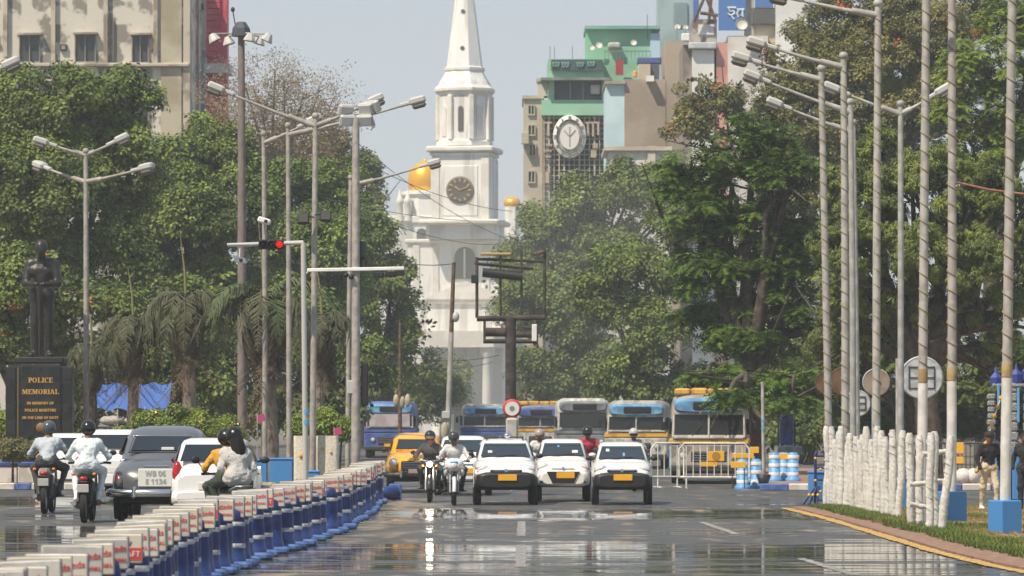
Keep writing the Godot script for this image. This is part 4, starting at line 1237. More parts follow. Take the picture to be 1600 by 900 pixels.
func hatchback(o: Node3D, p: Dictionary):
	var body: Material = p.body
	var trim: Material = p.get("trim", M["black"])
	var W: float = p.get("w", 0.735) / 0.735
	var H: float = p.get("h", 1.0)
	var q := func(z, hw, a, b): return sec(z, hw * W, a * (1.0 + (H - 1.0) * 0.3), b * (1.0 + (H - 1.0) * 0.5))
	var lower = part(o, "body", MB.new().loft([q.call(-1.72, 0.58, 0.50, 0.88), q.call(-1.64, 0.68, 0.42, 1.0), q.call(-1.45, 0.72, 0.38, 1.05), q.call(-0.9, 0.735, 0.36, 1.06), q.call(0.6, 0.735, 0.36, 1.06), q.call(0.85, 0.73, 0.36, 1.045), q.call(1.25, 0.715, 0.38, 0.975), q.call(1.5, 0.69, 0.40, 0.915), q.call(1.64, 0.65, 0.43, 0.86), q.call(1.71, 0.58, 0.47, 0.78)]), body)
	var g := []
	for s in [[1.00, -1.62, 1.02, 0.675], [1.09, -1.60, 0.86, 0.66], [1.38, -1.42, 0.24, 0.575], [1.44, -1.32, 0.08, 0.535], [1.475, -1.15, -0.12, 0.44], [1.482, -0.9, -0.3, 0.3]]:
		g.append(plan(s[0] * H, s[1], s[2], s[3] * W))
	part(o, "cabin", MB.new().loft(g), body)
	var gl: Material = M["glass"]
	var y0 := 1.085 * H
	var y1 := 1.375 * H
	part(o, "windscreen", pane(Vector3(-0.58 * W, y0, 0.885), Vector3(0.58 * W, y0, 0.885), Vector3(0.49 * W, y1, 0.265), Vector3(-0.49 * W, y1, 0.265)), gl)
	part(o, "rear_window", pane(Vector3(-0.55 * W, y0 + 0.02, -1.615), Vector3(0.55 * W, y0 + 0.02, -1.615), Vector3(0.47 * W, y1, -1.435), Vector3(-0.47 * W, y1, -1.435)), gl)
	for s in [-1.0, 1.0]:
		part(o, "side_window", pane(Vector3(s * 0.668 * W, y0, -0.5), Vector3(s * 0.668 * W, y0, 0.55), Vector3(s * 0.582 * W, y1 - 0.02, 0.1), Vector3(s * 0.582 * W, y1 - 0.02, -0.45)), gl)
		part(o, "side_window", pane(Vector3(s * 0.668 * W, y0, -1.35), Vector3(s * 0.668 * W, y0, -0.58), Vector3(s * 0.582 * W, y1 - 0.02, -0.52), Vector3(s * 0.582 * W, y1 - 0.02, -1.2)), gl)
		var door := part(o, "door", MB.new().cbox(Vector3(s * 0.728 * W, 0.70, -0.02), Vector3(0.03, 0.62, 0.95), 0.012), body)
		part(door, "handle", MB.new().cbox(Vector3(s * 0.752 * W, 0.88, -0.38), Vector3(0.02, 0.03, 0.16), 0.008), trim)
		var mir := part(o, "mirror", MB.new().ball(Vector3(s * (0.80 * W), 1.10 * H, 0.60), Vector3(0.09, 0.06, 0.05), 10, 6), p.get("mirror", trim))
		part(mir, "mirror_arm", MB.new().tube([Vector3(s * 0.66 * W, 1.07 * H, 0.60), Vector3(s * 0.78 * W, 1.09 * H, 0.60)], 0.02, 6), trim)
		var hl := part(o, "headlight", MB.new().ball(Vector3(s * 0.545 * W, 0.845, 1.54), Vector3(0.15, 0.08, 0.13), 12, 8, Basis(Vector3.BACK, -s * 0.35)), M["lamp_glass"])
		part(hl, "indicator", MB.new().ball(Vector3(s * 0.64 * W, 0.84, 1.51), Vector3(0.05, 0.05, 0.08), 8, 6), M["orange_lens"])
		part(o, "tail_light", MB.new().ball(Vector3(s * 0.60 * W, 0.86 if not p.has("tall_lamps") else 0.90, -1.60), Vector3(0.085, 0.13 if not p.has("tall_lamps") else 0.21, 0.09), 12, 8), M["red_lens"])
		part(o, "fog_lamp", MB.new().ball(Vector3(s * 0.5 * W, 0.52, 1.725), Vector3(0.07, 0.045, 0.05), 8, 6), M["lamp_glass"] if p.has("dark_bumper") else M["black"])
		part(o, "wiper", MB.new().tube([Vector3(s * 0.05 - 0.2, 1.09 * H, 0.91), Vector3(s * 0.05 + 0.22, 1.13 * H, 0.835)], 0.009, 5), M["black"])
		for z in [-1.12, 1.12]:
			part(o, "wheel_arch", MB.new().lathe([[0.335, -0.02], [0.335, 0.02], [0.28, 0.02]], 18, Transform3D(Basis(Vector3.FORWARD, PI / 2), Vector3(s * 0.722 * W, 0.33, z))), M["black"])
			wheel(o, Vector3(s * 0.655 * W, 0.275, z), 0.275, 0.165, M["steel"])
	var b := MB.new()
	b.loft([q.call(1.42, 0.72, 0.36, 0.70), q.call(1.62, 0.70, 0.37, 0.75), q.call(1.74, 0.64, 0.39, 0.76), q.call(1.775, 0.55, 0.43, 0.70)])
	part(o, "front_bumper", b, trim if p.has("dark_bumper") else body)
	var rb := MB.new()
	rb.loft([q.call(-1.45, 0.72, 0.36, 0.62), q.call(-1.68, 0.69, 0.38, 0.64), q.call(-1.77, 0.6, 0.42, 0.60)])
	part(o, "rear_bumper", rb, trim if p.has("dark_bumper") else body)
	if p.has("wide_grille"):
		part(o, "grille", MB.new().prism(PackedVector2Array([Vector2(-0.40, 0.15), Vector2(0.40, 0.15), Vector2(0.26, -0.13), Vector2(-0.26, -0.13)]), 0.05), M["black"], Vector3(0, 0.585, 1.775))
		part(o, "upper_grille", MB.new().cbox(Vector3(0, 0.80, 1.71), Vector3(0.55, 0.03, 0.05), 0.01), M["chrome"])
		for s in [-1.0, 1.0]:
			part(o, "bumper_vent", MB.new().prism(PackedVector2Array([Vector2(-0.10, -0.07), Vector2(0.09, -0.07), Vector2(0.07, 0.08)]), 0.05), M["black"], Vector3(s * 0.52 * W, 0.53, 1.745), Basis(Vector3.UP, PI if s > 0 else 0.0))
	else:
		part(o, "grille", MB.new().cbox(Vector3(0, 0.795, 1.70), Vector3(0.74 * W, 0.07, 0.06), 0.02), M["black"])
		part(o, "grille_bar", MB.new().cbox(Vector3(0, 0.80, 1.735), Vector3(0.62 * W, 0.02, 0.02), 0.006), M["chrome"])
	part(o, "badge", MB.new().lathe([[0.045, 0], [0.035, 0.018]], 12, Transform3D(Basis(Vector3.RIGHT, PI / 2), Vector3(0, 0.805, 1.74))), M["chrome"])
	part(o, "number_plate", MB.new().cbox(Vector3(p.get("plate_x", 0.06), 0.645, 1.80), Vector3(0.44, 0.145, 0.02), 0.008), p.get("plate", M["plate_yellow"]))
	part(o, "rear_plate", MB.new().cbox(Vector3(0, 0.70, -1.735), Vector3(0.42, 0.12, 0.02), 0.008), p.get("plate", M["plate_yellow"]))
	part(o, "underbody", MB.new().cbox(Vector3(0, 0.40, 0), Vector3(1.25 * W, 0.10, 2.9), 0.03), M["black"])
	if p.has("rack"):
		var rk := part(o, "roof_rack", MB.new().tube([Vector3(-0.45, 1.52 * H, 0.0), Vector3(0.45, 1.52 * H, 0.0)], 0.018, 6), M["dark_metal"])
		part(rk, "rail", MB.new().tube([Vector3(-0.45, 1.52 * H, -0.9), Vector3(0.45, 1.52 * H, -0.9)], 0.018, 6), M["dark_metal"])
		for s in [-0.43, 0.43]:
			part(rk, "foot", MB.new().tube([Vector3(s, 1.43 * H, -0.9), Vector3(s, 1.53 * H, -0.9), Vector3(s, 1.53 * H, 0.0), Vector3(s, 1.43 * H, 0.0)], 0.016, 6), M["dark_metal"])
		part(rk, "carrier_lamp", MB.new().ball(Vector3(0.06, 1.56 * H, 0.0), Vector3(0.09, 0.06, 0.06), 10, 6), M["chrome"])
	part(o, "sun_strip", pane(Vector3(-0.50 * W, y1 - 0.055, 0.383), Vector3(0.50 * W, y1 - 0.055, 0.383), Vector3(0.488 * W, y1 - 0.004, 0.275), Vector3(-0.488 * W, y1 - 0.004, 0.275), 0.016), mat("sun_strip", Color(0.02, 0.04, 0.04), 0.2))
	for st in p.get("stickers", [[-0.36, 0.08, 0.10, 0.05], [0.30, 0.19, 0.07, 0.05]]):
		var f0: float = st[1] / 0.29
		var f1: float = (st[1] + st[3]) / 0.29
		part(o, "screen_sticker", pane(Vector3(st[0] - st[2] / 2, y0 + st[1], lerpf(0.885, 0.265, f0)), Vector3(st[0] + st[2] / 2, y0 + st[1], lerpf(0.885, 0.265, f0)), Vector3(st[0] + st[2] / 2, y0 + st[1] + st[3], lerpf(0.885, 0.265, f1)), Vector3(st[0] - st[2] / 2, y0 + st[1] + st[3], lerpf(0.885, 0.265, f1)), 0.017), M["plate_white"] if st[2] > 0.06 else M["sky_blue"])
	# two heads dimly seen through the screen are seats
	for s in [-0.28, 0.28]:
		part(o, "headrest", MB.new().cbox(Vector3(s, 1.16 * H, -0.05), Vector3(0.24, 0.16, 0.1), 0.04), M["black"])

func ambassador(o: Node3D, p: Dictionary):
	var body: Material = p.body
	var n := 3.4
	part(o, "body", MB.new().loft([sec(-2.14, 0.42, 0.52, 0.74, n), sec(-2.08, 0.60, 0.45, 0.86, n), sec(-1.9, 0.70, 0.40, 0.98, n), sec(-1.5, 0.79, 0.36, 1.08, n), sec(-0.9, 0.82, 0.34, 1.12, n), sec(0.5, 0.82, 0.34, 1.12, n), sec(0.9, 0.79, 0.35, 1.12, n), sec(1.4, 0.66, 0.38, 1.08, n), sec(1.8, 0.56, 0.42, 1.0, n), sec(2.0, 0.48, 0.46, 0.92, n), sec(2.07, 0.38, 0.52, 0.84, n)]), body)
	var g := []
	for s in [[1.04, -1.62, 0.92, 0.75], [1.14, -1.52, 0.80, 0.73], [1.42, -1.22, 0.42, 0.655], [1.52, -1.05, 0.25, 0.59], [1.58, -0.85, 0.05, 0.47], [1.60, -0.65, -0.1, 0.32]]:
		g.append(plan(s[0], s[1], s[2], s[3], 4.2))
	part(o, "cabin", MB.new().loft(g), body)
	var gl: Material = M["glass"]
	part(o, "windscreen", pane(Vector3(-0.56, 1.16, 0.775), Vector3(0.56, 1.16, 0.775), Vector3(0.50, 1.41, 0.435), Vector3(-0.50, 1.41, 0.435), 0.02), gl)
	part(o, "screen_trim", MB.new().tube([Vector3(-0.58, 1.14, 0.80), Vector3(0.58, 1.14, 0.80), Vector3(0.52, 1.43, 0.42), Vector3(-0.52, 1.43, 0.42), Vector3(-0.58, 1.14, 0.80)], 0.014, 5), p.get("trim", M["chrome"]))
	part(o, "rear_window", pane(Vector3(-0.54, 1.18, -1.475), Vector3(0.54, 1.18, -1.475), Vector3(0.47, 1.41, -1.23), Vector3(-0.47, 1.41, -1.23), 0.02), gl)
	part(o, "rear_window_trim", MB.new().tube([Vector3(-0.57, 1.16, -1.50), Vector3(0.57, 1.16, -1.50), Vector3(0.50, 1.43, -1.22), Vector3(-0.50, 1.43, -1.22), Vector3(-0.57, 1.16, -1.50)], 0.016, 5), body)
	for s in [-1.0, 1.0]:
		part(o, "front_fender", MB.new().ball(Vector3(s * 0.63, 0.70, 1.28), Vector3(0.21, 0.30, 0.72), 16, 10), body)
		part(o, "rear_fender", MB.new().ball(Vector3(s * 0.68, 0.66, -1.42), Vector3(0.165, 0.29, 0.66), 16, 10), body)
		part(o, "side_window", pane(Vector3(s * 0.742, 1.14, -0.3), Vector3(s * 0.742, 1.14, 0.5), Vector3(s * 0.664, 1.40, 0.25), Vector3(s * 0.664, 1.40, -0.28)), gl)
		part(o, "side_window", pane(Vector3(s * 0.742, 1.14, -1.15), Vector3(s * 0.742, 1.14, -0.38), Vector3(s * 0.664, 1.40, -0.36), Vector3(s * 0.664, 1.40, -0.95)), gl)
		var hl := part(o, "headlight", MB.new().lathe([[0.10, 0.06], [0.125, 0.02], [0.13, -0.05]], 18, Transform3D(Basis(Vector3.RIGHT, PI / 2), Vector3(s * 0.63, 0.80, 1.93))), M["chrome"])
		part(hl, "lens", MB.new().ball(Vector3(s * 0.63, 0.80, 1.97), Vector3(0.10, 0.10, 0.045), 14, 8), M["lamp_glass"])
		part(o, "indicator", MB.new().ball(Vector3(s * 0.63, 0.62, 1.95), Vector3(0.05, 0.05, 0.05), 10, 6), M["orange_lens"])
		part(o, "tail_light", MB.new().ball(Vector3(s * 0.72, 0.72, -1.98), Vector3(0.045, 0.11, 0.06), 10, 8), M["red_lens"])
		part(o, "bumper_guard", MB.new().cbox(Vector3(s * 0.42, 0.50, 2.20), Vector3(0.08, 0.22, 0.08), 0.03), M["chrome"])
		part(o, "bumper_guard", MB.new().cbox(Vector3(s * 0.42, 0.50, -2.26), Vector3(0.08, 0.22, 0.08), 0.03), M["chrome"])
		part(o, "mirror", MB.new().ball(Vector3(s * 0.86, 1.14, 0.62), Vector3(0.07, 0.06, 0.04), 10, 6), M["black"])
		part(o, "door_handle", MB.new().cbox(Vector3(s * 0.825, 1.0, -0.2), Vector3(0.02, 0.025, 0.14), 0.008), M["chrome"])
		for z in [-1.28, 1.30]:
			part(o, "wheel_arch", MB.new().lathe([[0.36, -0.02], [0.36, 0.02], [0.3, 0.02]], 18, Transform3D(Basis(Vector3.FORWARD, PI / 2), Vector3(s * 0.80, 0.38, z))), M["black"])
			wheel(o, Vector3(s * 0.70, 0.315, z), 0.315, 0.17, M["steel"])
	var gr := part(o, "grille", MB.new().cbox(Vector3(0, 0.72, 2.06), Vector3(0.86, 0.26, 0.08), 0.05), M["black"])
	for i in 5:
		part(gr, "grille_bar", MB.new().cbox(Vector3(0, 0.63 + i * 0.045, 2.105), Vector3(0.78, 0.014, 0.02), 0.005), M["chrome"])
	var bt: Material = p.get("bumper", M["chrome"])
	part(o, "front_bumper", MB.new().tube([Vector3(-0.84, 0.48, 1.95), Vector3(-0.72, 0.48, 2.12), Vector3(0, 0.48, 2.18), Vector3(0.72, 0.48, 2.12), Vector3(0.84, 0.48, 1.95)], 0.075, 8), bt)
	part(o, "rear_bumper", MB.new().tube([Vector3(-0.86, 0.48, -1.95), Vector3(-0.76, 0.48, -2.16), Vector3(0, 0.48, -2.24), Vector3(0.76, 0.48, -2.16), Vector3(0.86, 0.48, -1.95)], 0.075, 8), bt)
	part(o, "number_plate", MB.new().cbox(Vector3(0, 0.58, 2.25), Vector3(0.46, 0.12, 0.02), 0.008), p.get("front_plate", M["plate_white"]))
	var rp := part(o, "rear_plate", MB.new().cbox(Vector3(0.05, 0.74, -2.17), Vector3(0.60, 0.30, 0.03), 0.01), p.get("plate", M["plate_white"]))
	for r in 2:
		var t := part(rp, "number", letters("WB 06" if r == 0 else "E 1134", 0.09, 0.006), mat("plate_grey", Color(0.36, 0.36, 0.36), 0.7))
		t.transform = Transform3D(Basis(Vector3.UP, PI), Vector3(0.05, 0.81 - 0.135 * r, -2.19))
	part(o, "boot_handle", MB.new().cbox(Vector3(0.05, 0.93, -2.09), Vector3(0.44, 0.04, 0.05), 0.015), M["chrome"])
	part(o, "underbody", MB.new().cbox(Vector3(0, 0.36, 0), Vector3(1.4, 0.14, 3.6), 0.03), M["black"])
	if p.has("sticker"):
		part(o, "sticker", MB.new().cbox(Vector3(-0.1, 1.22, -1.475), Vector3(0.22, 0.05, 0.02), 0.005), M["plate_white"])
	part(o, "roof_aerial", MB.new().tube([Vector3(-0.5, 1.5, -0.2), Vector3(-0.52, 1.78, -0.3)], 0.008, 5), M["dark_metal"])

func bus(called: String, label: String, at: Vector3, turn: float, p: Dictionary) -> Node3D:
	var o := thing(called, label, "bus", at, turn, "buses queued on the avenue")
	var L: float = p.get("len", 8.0)
	var low: Material = p.low
	var up: Material = p.up
	var hw := 1.2
	var H: float = p.get("h", 2.72)
	part(o, "lower_body", MB.new().cbox(Vector3(0, 0.80, -L / 2), Vector3(hw * 2, 0.80, L), 0.06), low)
	part(o, "waist_band", MB.new().cbox(Vector3(0, 1.28, -L / 2), Vector3(hw * 2 + 0.02, 0.18, L + 0.02), 0.03), p.band)
	var cab := []
	for s in [[1.36, 0.0, hw], [H - 0.35, -0.14, hw - 0.03], [H - 0.12, -0.20, hw - 0.10], [H, -0.34, hw - 0.32]]:
		cab.append(plan(s[0], -L, s[1], s[2], 9.0, 36))
	part(o, "upper_body", MB.new().loft(cab), up)
	var fz := func(y): return -0.14 * (y - 1.36) / (H - 0.35 - 1.36)
	for s in [-1.0, 1.0]:
		var y0 := 1.46
		var y1 := H - 0.62
		part(o, "windscreen", pane(Vector3(s * 0.05, y0, fz.call(y0) + 0.01), Vector3(s * 1.03, y0, fz.call(y0) + 0.005), Vector3(s * 1.02, y1, fz.call(y1) + 0.005), Vector3(s * 0.05, y1, fz.call(y1) + 0.01), 0.02), M["bus_glass"])
		for q in [[0.02, 1.08, y0 - 0.04, y0], [0.02, 1.08, y1, y1 + 0.05]]:
			part(o, "screen_frame", MB.new().cbox(Vector3(s * (q[0] + q[1]) / 2, (q[2] + q[3]) / 2, fz.call(y0) + (0.03 if q[2] < 1.6 else -0.05)), Vector3(q[1] - q[0], q[3] - q[2] + 0.03, 0.06), 0.01), p.frame)
		part(o, "screen_post", MB.new().tube([Vector3(s * 1.07, y0 - 0.05, 0.03), Vector3(s * 1.05, y1 + 0.05, -0.06)], 0.035, 6), p.frame)
		var hl := part(o, "headlight", MB.new().lathe([[0.11, 0.05], [0.13, 0.0]], 14, Transform3D(Basis(Vector3.RIGHT, PI / 2), Vector3(s * 0.78, 0.86, 0.0))), M["chrome"])
		part(hl, "lens", MB.new().ball(Vector3(s * 0.78, 0.86, 0.05), Vector3(0.095, 0.095, 0.03), 12, 6), M["lamp_glass"])
		part(o, "mirror", MB.new().cbox(Vector3(s * 1.36, 1.75, 0.12), Vector3(0.14, 0.28, 0.05), 0.02), M["black"])
		part(o, "mirror_arm", MB.new().tube([Vector3(s * 1.12, 1.95, 0.0), Vector3(s * 1.36, 1.93, 0.12)], 0.015, 5), M["black"])
		var nwin := int(L / 0.95)
		for i in nwin:
			part(o, "side_window", MB.new().cbox(Vector3(s * (hw - 0.005), 1.72, -0.75 - i * 0.95), Vector3(0.05, 0.46, 0.74), 0.015), M["bus_glass"])
		for z in [-1.3, -L + 1.9]:
			wheel(o, Vector3(s * 1.02, 0.44, z), 0.44, 0.26, M["dark_metal"])
	part(o, "centre_post", MB.new().tube([Vector3(0, 1.42, 0.04), Vector3(0, H - 0.58, -0.05)], 0.035, 6), p.frame)
	var vis := MB.new()
	vis.loft([sec(-0.35, 1.05, H - 0.56, H - 0.10, 4.0), sec(-0.1, 1.04, H - 0.56, H - 0.14, 4.0), sec(0.10, 0.98, H - 0.54, H - 0.22, 4.0)])
	part(o, "visor", vis, p.visor)
	part(o, "destination_board", MB.new().cbox(Vector3(0.05, H - 0.37, 0.06), Vector3(1.05, 0.26, 0.14), 0.03), M["black"])
	part(o, "front_panel", MB.new().cbox(Vector3(0, 0.82, 0.02), Vector3(1.1, 0.34, 0.05), 0.02), p.get("grille", M["dark_metal"]))
	for i in 4:
		part(o, "grille_bar", MB.new().cbox(Vector3(0, 0.71 + i * 0.075, 0.055), Vector3(1.0, 0.018, 0.02), 0.006), M["steel"])
	part(o, "front_bumper", MB.new().cbox(Vector3(0, 0.46, 0.06), Vector3(2.35, 0.20, 0.16), 0.04), p.get("bumper", M["dark_metal"]))
	if p.has("front"):
		part(o, "front_skin", MB.new().cbox(Vector3(0, 0.86, 0.012), Vector3(2.26, 0.62, 0.05), 0.02), p.front)
		part(o, "cowl_panel", MB.new().cbox(Vector3(0, 1.405, 0.03), Vector3(2.1, 0.09, 0.06), 0.02), p.frame)
	part(o, "number_plate", MB.new().cbox(Vector3(0, 0.60, 0.16), Vector3(0.5, 0.14, 0.02), 0.006), M["plate_yellow"])
	part(o, "underbody", MB.new().box(Vector3(0, 0.42, -L / 2), Vector3(1.6, 0.2, L - 0.6)), M["black"])
	for s in [-0.5, 0.5]:
		part(o, "wiper", MB.new().tube([Vector3(s, 1.45, 0.05), Vector3(s + 0.3, 1.8, 0.0)], 0.012, 5), M["black"])
	if p.has("bundle"):
		for i in 4:
			part(o, "roof_bundle", MB.new().cbox(Vector3(-0.80 + i * 0.50, H + 0.06, -0.9 - 0.05 * i), Vector3(0.50, 0.20 + 0.02 * (i % 2), 1.3), 0.05), p.bundle)
	if p.has("blinded"):
		part(o, "blind", MB.new().cbox(Vector3(0.0, 1.76, 0.05), Vector3(1.9, 0.62, 0.04), 0.02), p.blinded)
	return o

func motorbike(called: String, label: String, at: Vector3, turn: float, p: Dictionary) -> Node3D:
	var o := thing(called, label, "motorbike", at, turn)
	var tank: Material = p.tank
	var dk: Material = M["dark_metal"]
	for z in [-0.64, 0.66]:
		var r := 0.30
		var t := part(o, "wheel", MB.new().lathe([[r - 0.075, -0.035], [r - 0.02, -0.05], [r, -0.02], [r, 0.02], [r - 0.02, 0.05], [r - 0.075, 0.035], [r - 0.075, -0.035]], 22, Transform3D(Basis(Vector3.FORWARD, PI / 2), Vector3(0, r, z))), M["rubber"])
		part(t, "rim", MB.new().lathe([[r - 0.07, -0.03], [r - 0.09, -0.03], [r - 0.09, 0.03], [r - 0.07, 0.03]], 20, Transform3D(Basis(Vector3.FORWARD, PI / 2), Vector3(0, r, z))), M["steel"])
		var sp := MB.new()
		for i in 5:
			var a := TAU * i / 5.0
			sp.tube([Vector3(0, r, z), Vector3(0, r + cos(a) * 0.22, z + sin(a) * 0.22)], 0.02, 5)
		part(t, "spoke", sp, M["steel"])
	for s in [-1.0, 1.0]:
		part(o, "fork", MB.new().tube([Vector3(s * 0.09, 0.30, 0.66), Vector3(s * 0.09, 0.98, 0.40)], 0.026, 7), M["steel"])
		part(o, "swing_arm", MB.new().tube([Vector3(s * 0.09, 0.30, -0.64), Vector3(s * 0.07, 0.42, -0.1)], 0.022, 6), dk)
		part(o, "shock_absorber", MB.new().tube([Vector3(s * 0.11, 0.36, -0.56), Vector3(s * 0.11, 0.72, -0.42)], 0.03, 7), dk)
		part(o, "mirror", MB.new().ball(Vector3(s * 0.40, 1.20, 0.36), Vector3(0.065, 0.05, 0.015), 10, 6), M["black"])
		part(o, "mirror_stalk", MB.new().tube([Vector3(s * 0.27, 1.02, 0.36), Vector3(s * 0.38, 1.18, 0.36)], 0.008, 5), M["black"])
		part(o, "handle_grip", MB.new().tube([Vector3(s * 0.24, 1.03, 0.34), Vector3(s * 0.37, 1.02, 0.28)], 0.022, 7), M["black"])
		part(o, "indicator", MB.new().ball(Vector3(s * 0.18, 0.84, -0.72), Vector3(0.035, 0.03, 0.035), 8, 5), M["orange_lens"])
		part(o, "front_indicator", MB.new().ball(Vector3(s * 0.17, 0.88, 0.56), Vector3(0.035, 0.03, 0.035), 8, 5), M["orange_lens"])
		part(o, "footrest", MB.new().tube([Vector3(s * 0.1, 0.33, 0.02), Vector3(s * 0.30, 0.33, 0.02)], 0.018, 6), dk)
	part(o, "handlebar", MB.new().tube([Vector3(-0.30, 1.03, 0.32), Vector3(-0.1, 1.0, 0.40), Vector3(0.1, 1.0, 0.40), Vector3(0.30, 1.03, 0.32)], 0.016, 7), M["steel"])
	part(o, "fuel_tank", MB.new().ball(Vector3(0, 0.86, 0.16), Vector3(0.15, 0.13, 0.27), 14, 8), tank)
	part(o, "seat", MB.new().cbox(Vector3(0, 0.82, -0.32), Vector3(0.24, 0.10, 0.66), 0.04), M["black"])
	part(o, "engine", MB.new().cbox(Vector3(0, 0.42, 0.08), Vector3(0.30, 0.34, 0.40), 0.06), dk)
	part(o, "frame", MB.new().tube([Vector3(0, 0.95, 0.38), Vector3(0, 0.72, 0.0), Vector3(0, 0.70, -0.5)], 0.03, 7), dk)
	part(o, "down_tube", MB.new().tube([Vector3(0, 0.92, 0.38), Vector3(0, 0.40, 0.28)], 0.026, 7), dk)
	part(o, "side_panel", MB.new().cbox(Vector3(0, 0.64, -0.26), Vector3(0.26, 0.22, 0.36), 0.05), tank)
	var tail := MB.new()
	tail.loft([sec(-0.45, 0.12, 0.70, 0.84, 4.0, 16), sec(-0.70, 0.10, 0.74, 0.86, 4.0, 16), sec(-0.80, 0.06, 0.78, 0.86, 4.0, 16)])
	part(o, "tail_cowl", tail, p.get("tail", M["black"]))
	part(o, "tail_light", MB.new().ball(Vector3(0, 0.76, -0.80), Vector3(0.075, 0.045, 0.04), 10, 6), M["red_lens"])
	part(o, "rear_mudguard", MB.new().cbox(Vector3(0, 0.58, -0.86), Vector3(0.17, 0.30, 0.03), 0.01, Basis(Vector3.RIGHT, -0.25)), M["black"])
	part(o, "number_plate", MB.new().cbox(Vector3(0, 0.60, -0.895), Vector3(0.20, 0.14, 0.012), 0.004, Basis(Vector3.RIGHT, -0.25)), p.get("plate", M["plate_white"]))
	var fg := MB.new()
	var pts := []
	for i in 7:
		var a := lerpf(-0.5, 1.5, i / 6.0)
		pts.append(Vector3(0, 0.30 + cos(a) * 0.34, 0.66 + sin(a) * 0.34))
	fg.tube(pts, 0.05, 7)
	part(o, "front_mudguard", fg, tank)
	part(o, "exhaust", MB.new().tube([Vector3(0.12, 0.30, 0.2), Vector3(0.15, 0.26, -0.2), Vector3(0.17, 0.34, -0.75)], [0.022, 0.035, 0.045], 8), M["steel"])
	var hl := part(o, "headlight", MB.new().ball(Vector3(0, 0.92, 0.50), Vector3(0.105, 0.095, 0.09), 14, 8), tank)
	part(hl, "lens", MB.new().ball(Vector3(0, 0.92, 0.555), Vector3(0.08, 0.075, 0.05), 12, 7), p.get("lens", M["lamp_glass"]))
	if p.has("fairing"):
		part(o, "fairing", MB.new().loft([sec(0.36, 0.22, 0.78, 1.10, 3.0, 18), sec(0.48, 0.19, 0.80, 1.06, 3.0, 18), sec(0.55, 0.10, 0.86, 0.98, 3.0, 18)]), p.fairing)
		part(o, "fairing_stripe", MB.new().ball(Vector3(0, 1.0, 0.52), Vector3(0.10, 0.04, 0.06), 10, 6), M["sky_blue"])
		for s in [-1.0, 1.0]:
			part(o, "tank_shroud", MB.new().ball(Vector3(s * 0.19, 0.80, 0.30), Vector3(0.06, 0.14, 0.20), 10, 7), p.fairing)
			part(o, "shroud_stripe", MB.new().ball(Vector3(s * 0.21, 0.86, 0.40), Vector3(0.05, 0.05, 0.10), 8, 6), M["sky_blue"])
	if p.has("light_on"):
		var l := OmniLight3D.new()
		l.light_color = Color(1.0, 0.93, 0.82)
		l.light_energy = 0.6
		l.light_size = 0.08
		l.omni_range = 12.0
		l.omni_attenuation = 2.0
		l.shadow_enabled = true
		l.position = Vector3(0, 0.92, 0.66)
		o.add_child(l)
	return o

